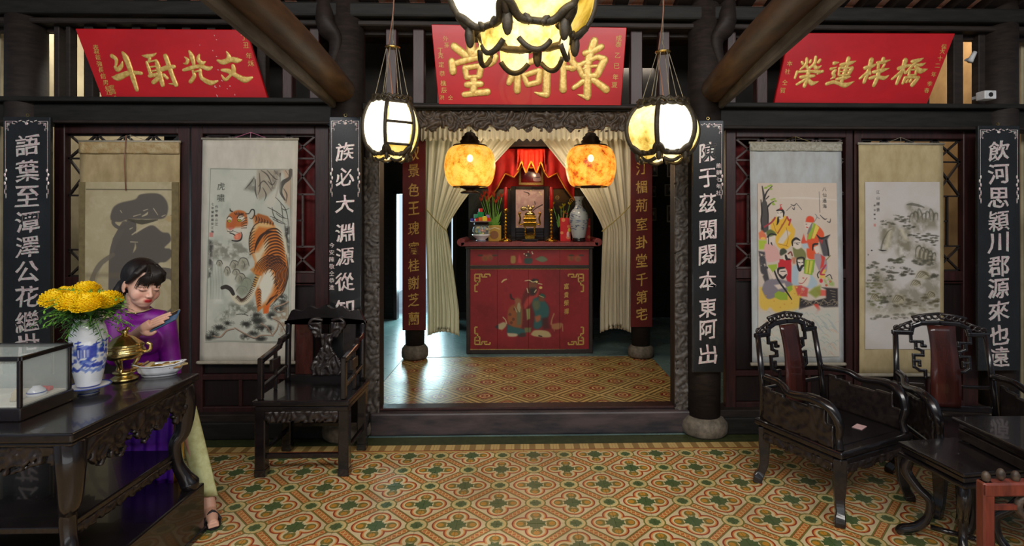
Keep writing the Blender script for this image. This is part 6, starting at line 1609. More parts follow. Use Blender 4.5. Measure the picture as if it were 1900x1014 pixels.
rnd = random.Random(4)
for i in range(15):
    u = -.095+.19*(i % 8)/7.0+rnd.uniform(-.006, .006); v = rnd.uniform(-.014, .014)+(.012 if i > 7 else -.008)
    m_ = wr[3] if i in (1,) else wr[[0, 1, 2][i % 3]]
    o = MB().box((0, 0, 0), (.05, .022, .010)).build('wrapped_biscuit', m_, None, bevel=.004, seg=2)
    o.location = base+R_ @ Vector((u, v, .034+.012*(i > 7)+abs(u)*.12)); o.rotation_euler = (rnd.uniform(-.5, .5), rnd.uniform(-.5, .1), rnd.uniform(-.6, 1.6))
    tag(o, 'small red wrapped sweet among the biscuits in the scalloped dish' if i == 1 else ['small brown biscuit piled in the scalloped dish', 'small pale cream wafer piled in the scalloped dish', 'small biscuit in a gold wrapper piled in the scalloped dish'][i % 3], 'sweet' if i == 1 else 'biscuit', None if i == 1 else ['brown biscuits in the scalloped dish', 'cream wafers in the scalloped dish', 'gold-wrapped biscuits in the scalloped dish'][i % 3])
# ------------------------------------------------------------------ lanterns
def bulb_mat():
    m, nt, b = new_mat('bulb'); b.inputs['Emission Color'].default_value = (1, .78, .45, 1); b.inputs['Emission Strength'].default_value = 18
    return m
M['bulb'] = bulb_mat()
def through(m, fac):
    nt = m.node_tree; b = nt.nodes['Principled BSDF']; tr = nt.nodes.new('ShaderNodeBsdfTransparent'); tr.inputs[0].default_value = (1, .8, .45, 1)
    mx = nt.nodes.new('ShaderNodeMixShader'); mx.inputs[0].default_value = fac
    nt.links.new(b.outputs[0], mx.inputs[1]); nt.links.new(tr.outputs[0], mx.inputs[2]); nt.links.new(mx.outputs[0], nt.nodes['Material Output'].inputs[0])
through(M['amber'], .22); through(M['amber_red'], .2)

def hex_lantern(label, c, R, H, rot, panes, grid=None, zd=None, ztop=3.2, tilt=0.0, apron_h=.17, frk=.066):
    """six-sided barrel lantern: bulging ribs, framed alabaster panes, scroll gallery, lobed apron, hung by wires from a disc"""
    t = thing('hanging_lantern', label, 'lantern', c, rot=(0, tilt, rot))
    def rr(v): return R*(.60+.40*max(0, math.sin(PI*v))**.62)
    N = 14
    F_ = M['lampframe']
    def pt(k, u, v, off=0.0):
        a0, a1_ = PI/3*k-PI/6, PI/3*k+PI/6; r = rr(v)+off
        p0 = Vector((math.cos(a0)*r, math.sin(a0)*r, 0)); p1 = Vector((math.cos(a1_)*r, math.sin(a1_)*r, 0))
        p = p0.lerp(p1, u); n = Vector((math.cos(PI/3*k), math.sin(PI/3*k), 0))
        return p+n*(R*.07*math.sin(PI*u)*math.sin(PI*v))+Vector((0, 0, -H/2+H*v))
    fr = R*frk
    for k in range(6):
        a0 = PI/3*k-PI/6
        rib = [Vector((math.cos(a0)*rr(v), math.sin(a0)*rr(v), -H/2+H*v)) for v in np.linspace(0, 1, N)]
        MB().tube(rib, fr, 8).build('rib', F_, t, smooth=True)
        pm = panes[k % len(panes)]
        if grid == k:
            mb = MB()
            for z0, z1 in ((.20, .56), (.58, .93)): mb.surf(lambda u, v: pt(k, .10+.8*u, z0+(z1-z0)*v, -.004), 8, 8)
            mb.build('pane', M['pane_white'], t, smooth=True)
            MB().surf(lambda u, v: pt(k, .1+.8*u, .03+.15*v, -.004), 8, 4).build('lower_pane', M['pane_yellow'], t, smooth=True)
            for v in (.19, .57, .94):
                MB().tube([pt(k, u, v) for u in np.linspace(.04, .96, 6)], fr*.75, 6).build('glazing_bar', F_, t, smooth=True)
        else:
            # rounded pane, cut to a lobed outline
            def po(u, v):
                w_ = 1-.16*abs(2*v-1)**6
                return pt(k, .5+(u-.5)*.98*w_, .03+.94*v, -.004)
            MB().surf(po, 10, 14).build('pane', pm, t, smooth=True)
        # frame rails: wavy top and double-lobed bottom
        top = spline([pt(k, 0, .99), pt(k, .16, .95), pt(k, .3, .985), pt(k, .5, .965), pt(k, .7, .985), pt(k, .84, .95), pt(k, 1, .99)], 4)
        bot = spline([pt(k, 0, .16), pt(k, .09, .12), pt(k, .2, .035), pt(k, .5, .02), pt(k, .8, .035), pt(k, .91, .12), pt(k, 1, .16)], 4)
        MB().tube(top, fr*1.0, 7).build('pane_frame', F_, t, smooth=True); MB().tube(bot, fr*1.15, 7).build('pane_frame', F_, t, smooth=True)
        # bracket scroll under each rib, with a leaf-shaped drop
        e0 = [Vector((math.cos(a0+d)*rr(.0)*1.04, math.sin(a0+d)*rr(.0)*1.04, z)) for d, z in ((-.42, -H/2-.01*R), (-.2, -H/2+.16*R), (0, -H/2+.24*R), (.2, -H/2+.16*R), (.42, -H/2-.01*R))]
        MB().tube(spline(e0, 5), fr*1.0, 7).build('bracket', F_, t, smooth=True)
        d = Vector((math.cos(a0), math.sin(a0), 0))
        MB().ell(tuple(d*rr(.03)*1.02+Vector((0, 0, -H/2-.02*R))), (R*.07, R*.07, R*.17), 8, 6).build('drop', F_, t, smooth=True)
        # lobed apron below
        def ap(u, v):
            a = PI/3*k-PI/6+PI/3*(.16+.68*u); r = rr(0)*1.0-.03*R*v
            return Vector((math.cos(a)*r, math.sin(a)*r, -H/2-.01*R-(apron_h*R)*v*(1-.45*abs(2*u-1)**2)))
        MB().surf(ap, 10, 4).build('apron_pane', M['pane_cream'], t, smooth=True)
        MB().tube([ap(u, 1) for u in np.linspace(0, 1, 12)], fr*.8, 6).build('apron_rim', F_, t, smooth=True)
        # scroll gallery on the crown
        g = MB()
        for q in range(3):
            a = PI/3*k-PI/6+PI/3*(q+.5)/3; r = rr(1)*1.06; b0 = Vector((math.cos(a)*r, math.sin(a)*r, H/2+.03*R)); s_ = Vector((-math.sin(a), math.cos(a), 0))
            g.tube(spline([b0-s_*R*.17-Vector((0, 0, .02*R)), b0-s_*R*.06+Vector((0, 0, .08*R)), b0+s_*R*.05+Vector((0, 0, .03*R)), b0+s_*R*.17+Vector((0, 0, .10*R))], 4), fr*.75, 6)
        g.build('crown_scroll', F_, t, smooth=True)
    MB().ell((0, 0, 0), (.035, .035, .05), 12, 8).build('bulb', M['bulb'], t, smooth=True)
    zr = zd-c[2]
    MB().lathe([(0, zr-.004), (.045, zr-.004), (.048, zr), (.045, zr+.006), (.01, zr+.01), (0, zr+.012)], 20).build('hanger_disc', M['oldbrass'], t, smooth=True)
    for q in range(6):
        a = PI/3*q+.3; P0 = Vector((math.cos(a)*.035, math.sin(a)*.035, zr)); P1 = Vector((math.cos(a)*rr(1)*.98, math.sin(a)*rr(1)*.98, H/2+.03*R))
        MB().tube([P0, P1], .0022, 5).build('wire', M['rope'], t)
    MB().tube(spline([(0, 0, zr+.012), (.012, 0, zr+.03), (0, 0, zr+.045), (-.01, 0, zr+.06), (0, 0, zr+.08)], 4), .0035, 6).build('hook', M['rope'], t, smooth=True)
    MB().tube([(0, 0, zr+.08), (0, 0, ztop-c[2])], .0022, 5).build('suspension_cord', M['rope'], t)
    MB().tube(spline([(.01, 0, ztop-c[2]), (.006, .0, zr+.25), (-.05, -.01, zr), (-.0, -.01, (zr+H/2)*.5), (.02, 0, H/2)], 8), .004, 6).build('electric_cord', M['cord'], t, smooth=True)
    return t
W1, W2, W3 = M['pane_white'], M['pane_cream'], M['pane_yellow']
# local face k points to angle 60k; the viewer looks along +Y, so faces near -90 deg are seen
c = at(1230, 243, 3.30)
hex_lantern('round-bellied lantern with a blown-out white front pane, right of the doorway sign', c, .228, .300, math.radians(-90+7), [W1, W2, W2, W2, W2, W2], zd=at(1230, 97, 3.3).z)
c = at(726, 238, 3.45)
hex_lantern('squarer lantern with a barred white pane, left of the doorway sign', c, .178, .345, math.radians(-90+32), [W1, W2, W2, W2, W2, W1], grid=0, zd=at(728, 90, 3.45).z, tilt=.05)
c = at(972, -52, 1.95)
c.z = at(972, -60, 1.66).z+.06
hex_lantern('large near lantern with lobed cream panes cut by the top of the picture', c, .272, .36, math.radians(-90+14), [W2, W3, W2, W2, W2, W1], zd=c.z+.55, ztop=c.z+1.0, apron_h=.30, frk=.046)

def amber_lantern(label, px, Y, mt, fin):
    c = at(px, 309, Y); k = pxm(Y); t = thing('mosaic_lantern', label, 'lantern', c)
    R, H = 47*k, 76*k
    prof = [(R*.60, -H/2), (R*.78, -H*.455), (R*.91, -H*.32), (R*.99, -H*.1), (R*.99, H*.08), (R*.94, H*.26), (R*.84, H*.39), (R*.70, H*.465), (R*.52, H/2)]
    P = spline([(a, b_, 0) for a, b_ in prof], 4)
    o = MB().lathe([(p.x, p.y) for p in P], 48).build('shade', mt, t, smooth=True)
    o.data.polygons[-1].material_index = 0
    for v in (-.5, .5): MB().tube([(R*(.64)*math.cos(a), R*.64*math.sin(a), v*H) for a in [2*PI*q/32 for q in range(32)]], .006, 6, close=True).build('rim', M['bronze'], t, smooth=True)
    MB().lathe([(R*.40, H*.5), (R*.44, H*.53), (R*.36, H*.57), (R*.40, H*.60), (R*.32, H*.66), (R*.34, H*.69), (R*.22, H*.76), (R*.22, H*.79), (R*.1, H*.84), (0, H*.85)], 24).build('cap', M['bronze'], t, smooth=True)
    if fin: MB().lathe([(R*.36, -H*.66), (R*.38, -H*.63), (R*.14, -H*.58), (R*.3, -H*.54), (R*.42, -H*.5), (0, -H*.49)], 20).build('finial', M['bronze'], t, smooth=True)
    else: MB().lathe([(R*.2, -H*.53), (R*.4, -H*.51), (R*.42, -H*.49), (0, -H*.48)], 20).build('finial', M['bronze'], t, smooth=True)
    MB().ell((0, 0, H*.2), (.026, .026, .032), 12, 8).build('bulb', M['bulb'], t, smooth=True)
    MB().tube(spline([(0, 0, H*.85), (.012, 0, H*.9), (0, 0, H*.96), (0, 0, 3.0-c.z)], 4), .003, 6).build('hanging_wire', M['bronze'], t, smooth=True)
    return t
amber_lantern('glowing amber mosaic lantern with a stepped foot, before the left altar curtain', 872, 4.62, M['amber'], True)
amber_lantern('glowing amber mosaic lantern with red flecks, before the right altar curtain', 1096, 4.62, M['amber_red'], False)

# ------------------------------------------------------------------ altar curtains, drawn and tied
YC = 5.99
def curtain(label, px0, px1, pt_, sgn, pb0, pb1, ye, cordp):
    o0 = at(px0, 255, YC); t = thing('altar_curtain', label, 'curtain', (o0.x, YC, 0))
    yt, ty = 254, 428
    def f(u, v):
        y = yt+(ye-yt)*v; q = (y-yt)/(ty-yt)
        x_tie = px0+(pt_-px0)*u**.75
        if q < 1: x = x_tie+(px0+(px1-px0)*u-x_tie)*(1-q)**(1.0+.25*u)
        else:
            qq = (y-ty)/(ye-ty); x = x_tie+(pb0+(pb1-pb0)*u-x_tie)*min(1, qq*1.3)**.8
        am = .017*(1-.55*math.exp(-((y-ty)/40)**2))
        d = am*math.sin(u*2*PI*9+1.6*math.sin(q*1.5+u*9))+am*.4*math.sin(u*2*PI*17+3*math.sin(u*5)+q)
        yy = y-(8*math.sin(u*PI) if v > .98 else 0)
        p = at(x, yy, YC); return (p.x-o0.x, d, p.z)
    MB().surf(f, 180, 60).build('drape', M['curtain'], t, smooth=True, solid=.0015)
    a, b_ = at(cordp[0], cordp[1], YC-.045), at(cordp[2], cordp[3], YC-.045)
    P = spline([(a.x-o0.x, -.03, a.z), ((a.x+b_.x)/2-o0.x, -.05, (a.z+b_.z)/2-.012), (b_.x-o0.x, -.04, b_.z)], 8)
    MB().tube(P, .006, 6).build('tieback', M['yellowpetal'] if False else mat('tieback_cord', (176, 160, 84), (150, 132, 66), rough=.6), t, smooth=True)
    return t
curtain('pale curtain tied back at the left of the altar', 789, 964, 829, 1, 793, 852, 624, (787, 384, 830, 430))
curtain('pale curtain tied back at the right of the altar', 1178, 1001, 1119, -1, 1171, 1113, 618, (1174, 378, 1117, 430))
o0 = at(972, 250, 5.93)
def vf(u, v):
    p = at(782+(1182-782)*u, 236+(261-236+2.5*math.sin(u*190))*v, 5.90); return (p.x-o0.x, .016*math.sin(u*2*PI*44)*(.4+.6*v), p.z-o0.z)
o = MB().surf(vf, 360, 4).build('pleated_valance', M['curtain'], None, smooth=True, solid=.0015); o.location = (o0.x, 5.86, o0.z)
tag(o, 'narrow pleated cream valance under the carved lintel', 'valance')
o0 = at(972, 240, 5.86)
struct(MB().bx(at(760, 240, 5.95).x, at(1200, 240, 5.95).x, 5.88, 6.1, at(0, 238, 5.95).z, at(0, 215, 5.95).z).build('beam', M['darkbeam'], bevel=.01))

# ------------------------------------------------------------------ altar cabinet
YA = 6.20
def ax(px, Y=YA): return at(px, 400, Y).x
def az_(py, Y=YA): return CAMZ+(PY-py)*Y/F
cxc = (ax(866)+ax(1099))/2
t = thing('altar_cabinet', 'red and black lacquer altar cabinet painted with three robed elders', 'cabinet', (cxc, YA+.27, 0))
oX, oY = cxc, YA+.27
X0, X1 = ax(865)-oX, ax(1100)-oX; yF = -.27
zT = az_(457)
D = .54
MB().bx(X0+.012, X1-.012, yF+.03, yF+D, .04, zT).build('body', M['cabframe'], t)
for x0, x1 in ((X0, X0+.045), (X1-.045, X1)): MB().bx(x0, x1, yF, yF+.06, 0, zT).build('frame_post', M['cabframe'], t, bevel=.008, seg=2)
for y0, y1 in ((457, 463), (492.5, 499), (649, 661)): MB().bx(X0+.04, X1-.04, yF, yF+.05, max(0, az_(y1)), az_(y0)).build('frame_rail', M['cabframe'], t, bevel=.005)
Sx0, Sx1 = ax(851)-oX, ax(1114)-oX
sl = MB().bx(Sx0+.03, Sx1-.03, yF-.05, yF+D+.02, zT, zT+.045)
for s_, x in ((-1, Sx0+.03), (1, Sx1-.03)): sl.tube([(x, yF-.05, zT+.045), (x, yF+D+.02, zT+.045)], .045, 18)
sl.build('top_slab', M['cabtop'], t, bevel=.004)
MB().bx(X0-.012, X1+.012, yF-.015, yF+.02, zT-.03, zT).build('top_moulding', M['cabframe'], t, bevel=.006)
RED = (146, 22, 30)
cv = Canvas(871, 499, 1095, 650, 1.5, RED); cv.mottle(60, (120, 14, 24), .4, .65, .7, 3).mottle(10, (160, 40, 44), .55, .8, .4, 5)
cv.frame(910, 510, 7.8)
O, GR, TE, RB, SK, DK = (150, 84, 40), (96, 104, 74), (40, 92, 92), (104, 20, 22), (122, 70, 44), (44, 30, 28)
cv.poly([(440, 480), (470, 300), (540, 190), (680, 220), (740, 300), (700, 500), (620, 800), (450, 760)], RB, 1, 3, sp=True)
cv.poly([(480, 440), (540, 330), (640, 280), (700, 220), (680, 330), (580, 420), (500, 500)], (176, 60, 54), 1, 3, sp=True)
cv.poly([(550, 110), (670, 110), (665, 200), (610, 250), (555, 200)], SK, 1, 3, sp=True); cv.poly([(560, 100), (620, 55), (690, 70), (690, 130)], DK, 1, 2); cv.line([(500, 90), (560, 82), (610, 105), (660, 95)], [5, 8, 6, 8], (214, 200, 150)); cv.blob(668, 104, 20, 20, (226, 206, 130)); cv.line([(690, 128), (745, 138)], 6, (214, 200, 150))
cv.poly([(560, 200), (610, 190), (665, 210), (640, 290), (580, 290)], DK, 1, 4, sp=True); cv.blob(725, 188, 30, 24, (226, 196, 110)); cv.line([(530, 200), (545, 260)], 7, (200, 190, 150)); cv.line([(660, 220), (635, 255)], 7, (200, 190, 150))
cv.poly([(250, 520), (300, 450), (400, 420), (460, 470), (460, 700), (420, 790), (300, 760), (245, 660)], O, 1, 3, sp=True); cv.poly([(380, 520), (450, 500), (440, 720), (380, 740)], GR, .9, 3)
for x, y in ((280, 580), (330, 650), (350, 500), (300, 700)): cv.blob(x, y, 26, 28, (96, 46, 30), .8)
cv.poly([(345, 360), (390, 335), (440, 370), (435, 440), (370, 450)], (150, 96, 60), 1, 3, sp=True); cv.line([(410, 420), (410, 480), (420, 540)], [14, 28, 8], (170, 158, 120)); cv.line([(350, 470), (380, 540)], [6, 10], (160, 150, 110))
cv.line([(290, 290), (300, 340), (340, 360)], [14, 16, 8], (60, 24, 24))
cv.poly([(620, 350), (720, 330), (830, 440), (850, 560), (800, 680), (700, 790), (620, 760), (640, 600), (600, 440)], TE, 1, 3, sp=True); cv.poly([(620, 380), (700, 380), (710, 480), (650, 520), (610, 440)], GR, 1, 4, sp=True)
cv.poly([(700, 320), (780, 330), (770, 390), (700, 380)], SK, 1, 3, sp=True); cv.poly([(700, 310), (740, 275), (790, 300), (780, 340)], (40, 90, 74), 1, 2, sp=True); cv.line([(705, 305), (770, 330)], 5, (190, 170, 110))
cv.poly([(640, 610), (720, 590), (720, 660), (660, 690)], (166, 92, 60), 1, 3, sp=True); cv.poly([(740, 640), (830, 620), (860, 780), (760, 800)], (70, 20, 20), .9, 4)
cv.poly([(515, 500), (570, 490), (570, 640), (530, 660)], (150, 150, 90), 1, 2)
cv.poly([(240, 720), (330, 760), (500, 800), (480, 890), (300, 860), (240, 850)], TE, 1, 3, sp=True); cv.poly([(240, 850), (380, 860), (370, 900), (260, 900)], (190, 176, 140), 1, 2, sp=True); cv.poly([(440, 850), (500, 850), (500, 900), (400, 900)], (60, 40, 36), 1, 2, sp=True)
cv.poly([(490, 770), (590, 770), (580, 840), (500, 840)], (110, 112, 70), 1, 2); cv.poly([(580, 870), (640, 810), (820, 820), (880, 890), (820, 915), (640, 900)], (186, 166, 116), 1, 2, sp=True); cv.line([(700, 890), (740, 900)], 10, (70, 50, 40))
cv.poly([(110, 720), (190, 690), (230, 730), (170, 800), (100, 780)], (186, 170, 130), 1, 2, sp=True); cv.line([(180, 620), (215, 660), (230, 710)], [8, 7, 10], (190, 170, 130)); cv.poly([(60, 760), (110, 730), (110, 790)], (50, 46, 60), 1, 2); cv.line([(165, 800), (162, 820)], 4, (180, 120, 80))
cv.poly([(880, 720), (1000, 700), (1040, 720), (1000, 790), (900, 790)], (166, 112, 70), 1, 2, sp=True); cv.line([(920, 570), (890, 650), (880, 720)], [10, 9, 12], (170, 116, 80)); cv.line([(1040, 720), (1045, 820)], 8, (166, 120, 80)); cv.line([(920, 780), (925, 820)], 6, (160, 100, 70))
cv.line([(160, 110), (190, 80), (230, 65)], [8, 12, 8], (214, 190, 130))
# the four boards of the doors, cut from one painting
cuts = [871, 922.5, 980.5, 1038.5, 1095]
full = cv
def sub(cvf, xa, xb):
    i0, i1 = int(round((xa-cvf.x0)*cvf.res)), int(round((xb-cvf.x0)*cvf.res)); c2 = Canvas(xa, cvf.y0, xb, cvf.y1, cvf.res, RED); c2.a = cvf.a[:, i0:i1+1].copy(); c2.h, c2.w = c2.a.shape[:2]; return c2
for xa, xb in zip(cuts, cuts[1:]):
    c2 = sub(full, xa, xb); g = .25
    sheet(c2, 'door_board', [at(xa+g, 499.5, YA), at(xb-g, 499.5, YA), at(xb-g, 649.5, YA), at(xa+g, 649.5, YA)], M['lacpaint'], t, (oX, oY, 0), yoff=.012)
cv = Canvas(871, 463, 1095, 493, 1.5, (150, 30, 34)); cv.frame(840, 440, 4.227); cv.mottle(40, (126, 22, 28), .4, .65, .6, 4)
for x, y in ((250, 165), (290, 160), (925, 165), (980, 170)): cv.blob(x, y, 34, 34, (150, 84, 50), .9, .5); cv.blob(x+6, y+8, 20, 20, (112, 76, 40), .7, .6)
for x in (215, 330, 930, 1010): cv.blob(x, 145, 26, 10, (60, 60, 40), .8)
cv.poly([(455, 150), (490, 150), (490, 205), (455, 205)], (160, 130, 70), 1, 2, sp=True); cv.poly([(510, 205), (515, 160), (522, 140), (530, 160), (540, 205)], (196, 60, 66), 1, 2, sp=True)
cv.poly([(560, 170), (620, 170), (615, 210), (565, 210)], (40, 70, 64), 1, 2, sp=True); cv.blob(590, 145, 34, 26, (50, 56, 44), .9, .5, tex=(4, .2, .5, 3))
for x, y in ((560, 133), (592, 116), (622, 118), (578, 145), (626, 130)): cv.blob(x, y, 6, 7, (230, 220, 190))
cv.poly([(645, 175), (700, 150), (745, 180), (700, 200)], (100, 116, 86), 1, 2, sp=True)
cuts = [871, 923, 1039, 1095]; full = cv
for xa, xb in zip(cuts, cuts[1:]):
    c2 = sub(full, xa, xb); sheet(c2, 'drawer_front', [at(xa+.25, 463.5, YA), at(xb-.25, 463.5, YA), at(xb-.25, 492.5, YA), at(xa+.25, 492.5, YA)], M['lacpaint'], t, (oX, oY, 0), yoff=.012)
def gl(x0, x1, y0, y1):
    mb = MB(); z = [(x0, y0), (x1, y0), (x1, y1), (x0, y1)]
    for a, b_ in zip(z, z[1:]+z[:1]):
        p, q = at(a[0], a[1], YA), at(b_[0], b_[1], YA); mb.bar((p.x-oX, yF+.008, p.z), (q.x-oX, yF+.008, q.z), .005, .005, up=(0, 1, 0))
    mb.build('gilt_line', M['goldpaint'], t)
gl(871, 1094, 463, 493); gl(871, 1094, 499.5, 649)
for px, py, sx, sz in ((881, 509.5, 1, 1), (1082.5, 509.5, -1, 1), (881, 640, 1, -1), (1082.5, 640, -1, -1)):
    mb = MB(); p = at(px, py, YA); k = pxm(YA)
    for pl in ([(0, 0), (13, 0), (13, 5), (18, 5), (18, 0), (28, 0), (28, 4)], [(0, 0), (0, 13), (5, 13), (5, 20), (0, 20), (0, 32), (5, 32)], [(0, 7), (9, 7), (9, 0)], [(9, 7), (9, 14), (3, 14)], [(18, 5), (23, 5)]):
        for a, b_ in zip(pl, pl[1:]): mb.bar((p.x-oX+sx*a[0]*k, yF+.008, p.z-sz*a[1]*k), (p.x-oX+sx*b_[0]*k, yF+.008, p.z-sz*b_[1]*k), 2.4*k, .004, up=(0, 1, 0))
    mb.build('gilt_fret', M['goldpaint'], t)
for ch, y in zip('富貴榮禪', (532, 548, 563, 579)):
    glyph_obj(ch, BOLD, (ax(1051)-oX, yF+.008, az_(y)), 9*pxm(YA), 11*pxm(YA), M['goldpaint'], t, name='gilt_character', depth=.004)

# ------------------------------------------------------------------ things on the altar
ZA = zT+.045
def on_altar(px, Y): return Vector((at(px, 400, Y).x, Y, ZA))
k6 = pxm(6.35)
def candlestick(label, px):
    p = on_altar(px, 6.33); t = thing('candlestick', label, 'candlestick', p, group='brass candlesticks on the altar')
    k = k6
    prof = [(12*k, 0), (12.5*k, 2*k), (8*k, 4*k), (5*k, 6*k), (2*k, 8*k)]
    z = 8
    for i in range(7): prof += [(1.6*k, z*k), (2.9*k, (z+1.5)*k), (2.9*k, (z+3)*k), (1.6*k, (z+5)*k)]; z += 6.4
    prof += [(2*k, (z)*k), (4*k, (z+3)*k), (4*k, (z+8)*k), (0, (z+8.2)*k)]
    MB().lathe(prof, 20).build('stick', M['brass'], t, smooth=True)
    q = thing('red_candle', label.replace('brass candlestick', 'tall red candle in the candlestick'), 'candle', (p.x, p.y, ZA+(z+8.2)*k))
    MB().lathe([(3.4*k, 0), (3.2*k, 38*k), (1.5*k, 40*k), (0, 40*k)], 16).build('wax', M['candle'], q, smooth=True)
    MB().tube([(0, 0, 40*k), (.2*k, 0, 42.5*k)], .3*k, 5).build('wick', M['wax_dark'], q)
    return t
candlestick('brass candlestick left of the gilt altar censer', 938)
candlestick('brass candlestick right of the gilt altar censer', 1023)
# gilt censer on a black stand
p = on_altar(983, 6.34); k = k6
t = thing('altar_stand', 'low black stand under the gilt altar censer', 'stand', p); MB().bx(-15*k, 15*k, -8*k, 8*k, 2*k, 5*k).bx(-13*k, 13*k, -7*k, 7*k, 0, 2*k).build('body', M['lacquer'], t, bevel=.003)
t = thing('altar_censer', 'tall gilt brass censer with a beast finial, at the altar centre', 'censer', (p.x, p.y, ZA+5*k))
mb = MB()
for z0, z1, r in ((0, 6, 9), (6, 8, 10.5), ): mb.bx(-r*k, r*k, -r*.6*k, r*.6*k, z0*k, z1*k)
mb.build('base', M['brass'], t, bevel=.003)
for sx in (-1, 1):
    for sy in (-1, 1): MB().tube(spline([(sx*7*k, sy*3.5*k, 8*k), (sx*9*k, sy*4*k, 12*k), (sx*8*k, sy*3.5*k, 17*k), (sx*10*k, sy*4*k, 23*k)], 4), 1.7*k, 8).build('leg', M['brass'], t, smooth=True)
MB().bx(-12*k, 12*k, -7*k, 7*k, 23*k, 31*k).bx(-10*k, 10*k, -6*k, 6*k, 31*k, 33*k).bx(-12*k, 12*k, -7*k, 7*k, 33*k, 38*k).bx(-10*k, 10*k, -6*k, 6*k, 38*k, 40*k).bx(-11.5*k, 11.5*k, -6.5*k, 6.5*k, 40*k, 43*k).build('body', M['brass'], t, bevel=.004, seg=2)
MB().lathe([(9.5*k, 43*k), (9*k, 47*k), (6.5*k, 50*k), (0, 51*k)], 20, sy=.7).build('lid', M['oldbrass'], t, smooth=True)
for sx in (-1, 1): MB().tube(spline([(sx*11*k, 0, 28*k), (sx*19*k, 0, 27*k), (sx*17.5*k, 0, 38*k), (sx*20*k, 0, 48*k), (sx*16*k, 0, 47*k)], 5), 1.6*k, 8).build('handle', M['brass'], t, smooth=True)
MB().ell((1*k, 0, 55*k), (4.5*k, 3*k, 4*k), 12, 8).ell((6*k, 0, 59*k), (3*k, 2.5*k, 2.6*k), 10, 6).tube(spline([(-3*k, 0, 54*k), (-8*k, 0, 57*k), (-13*k, 0, 56*k)], 4), [1.5*k]*9, 6).ell((-12*k, 0, 56*k), (5*k, 1.5*k, 4*k), 10, 6).ell((-3*k, 0, 60*k), (2.5*k, 2*k, 2.5*k), 8, 6).build('beast_finial', M['oldbrass'], t, smooth=True)

# marble screen
k = pxm(6.58)
t = thing('marble_screen', 'black framed table screen with a pinkish stone panel behind the gilt censer', 'screen', on_altar(983, 6.58)); oz = ZA
def zz6(y, Y): return CAMZ+(PY-y)*Y/F-oz
for x0, x1 in ((-35, -26), (26, 36)): MB().bx(x0*k, x1*k, -.02, .02, 0, zz6(346, 6.58)).build('stile', M['lacquer'], t, bevel=.004)
MB().bx(-26*k, 26*k, -.02, .02, zz6(352, 6.58), zz6(346, 6.58)).build('rail', M['lacquer'], t, bevel=.003)
MB().bx(-26*k, 26*k, -.02, .02, zz6(431, 6.58), zz6(423, 6.58)).bx(-26*k, 26*k, -.015, .015, zz6(441, 6.58), zz6(435, 6.58)).bx(-26*k, 26*k, -.01, .01, 0.01, zz6(431, 6.58)).build('lower_rail', M['lacquer'], t, bevel=.004)
cv = Canvas(957, 352, 1009, 423, 2, (196, 160, 156)); cv.mottle(20, (170, 140, 140), .45, .7, .7, 3).mottle(12, (216, 190, 180), .5, .75, .6, 6)
cv.line([(972, 356), (981, 359), (981, 363)], [.5, 1, .5], (60, 50, 50)); cv.line([(1006, 380), (992, 388), (985, 396)], [1.2, .8, .6], (70, 56, 56)); cv.line([(992, 374), (993, 379)], .8, (70, 56, 56)); cv.blob(973, 387, 8, 6, (110, 110, 112), .8)
for x, y in ((985, 354), (990, 352), (1001, 357), (1004, 361), (960, 420), (962, 400)): cv.blob(x, y, 1.6, 1.6, (226, 214, 150))
sheet(cv, 'stone_panel', [at(957, 352, 6.57), at(1009, 352, 6.57), at(1009, 424, 6.57), at(957, 424, 6.57)], M['glaze'], t, on_altar(983, 6.58), yoff=-.004)
# framed picture above, hung on the red cloth
Yp = 7.045
c = at(985.5, 326, Yp); k = pxm(Yp)
t = thing('picture_frame', 'gold framed portrait on red ground hung above the marble screen', 'picture', c)
for q in ((-23, 23, 14, 18), (-23, 23, -18, -13), (-23, -18.5, -13, 14), (18.5, 23, -13, 14)): MB().bx(q[0]*k, q[1]*k, -.02, .0, q[2]*k, q[3]*k).build('frame_bar', M['goldpaint'], t, bevel=.005)
cv = Canvas(966, 311, 1005, 340, 2.5, (150, 14, 26)); cv.poly([(990, 327), (998, 320), (1003, 328), (1003, 336), (990, 336)], (216, 176, 180), 1, 1, sp=True); cv.blob(996, 316, 3, 3.6, (60, 50, 50)); cv.line([(988, 330), (1001, 329)], .8, (90, 60, 66)); cv.poly([(967, 330), (985, 318), (985, 338)], (120, 16, 40), .8, 1)
sheet(cv, 'portrait', [at(966, 311, Yp), at(1005, 311, Yp), at(1005, 340, Yp), at(966, 340, Yp)], M['glaze'], t, c, yoff=-.004)
# shrine body behind: dark doors with round gilt motifs, red cloth and canopy
t = thing('altar_shrine', 'dark wooden shrine with round gilt motifs and a red cloth lining behind the altar', 'shrine', (at(985, 400, 6.98).x, 7.0, 0)); ox = t.location.x
def sX(px): return at(px, 400, 6.9).x-ox
def sZ(py): return CAMZ+(PY-py)*6.9/F
MB().bx(sX(868), sX(1102), -.1, .3, 0, sZ(350)).build('body', M['lacquer'], t, bevel=.01)
MB().bx(sX(868), sX(1102), .05, .09, sZ(350), sZ(255)).build('cloth_backing', M['redcloth'], t)
for px in (870, 1096): MB().bx(sX(px), sX(px+7), -.1, .05, sZ(350), sZ(255)).build('side_post', M['lacquer'], t)
MB().bx(sX(868), sX(1102), -.34, .3, sZ(276), sZ(255)).build('head_beam', M['cabframe'], t, bevel=.006)
o = carved((sX(1060)-sX(910)), sZ(276)-sZ(290), .009, lambda u, v, x, z, h: v > .3+.2*math.sin(x*60) and h > .08, .012, M['boardred'], 'carved_fringe', t, T((sX(1060)+sX(910))/2, -.12, sZ(290)), seed=8)
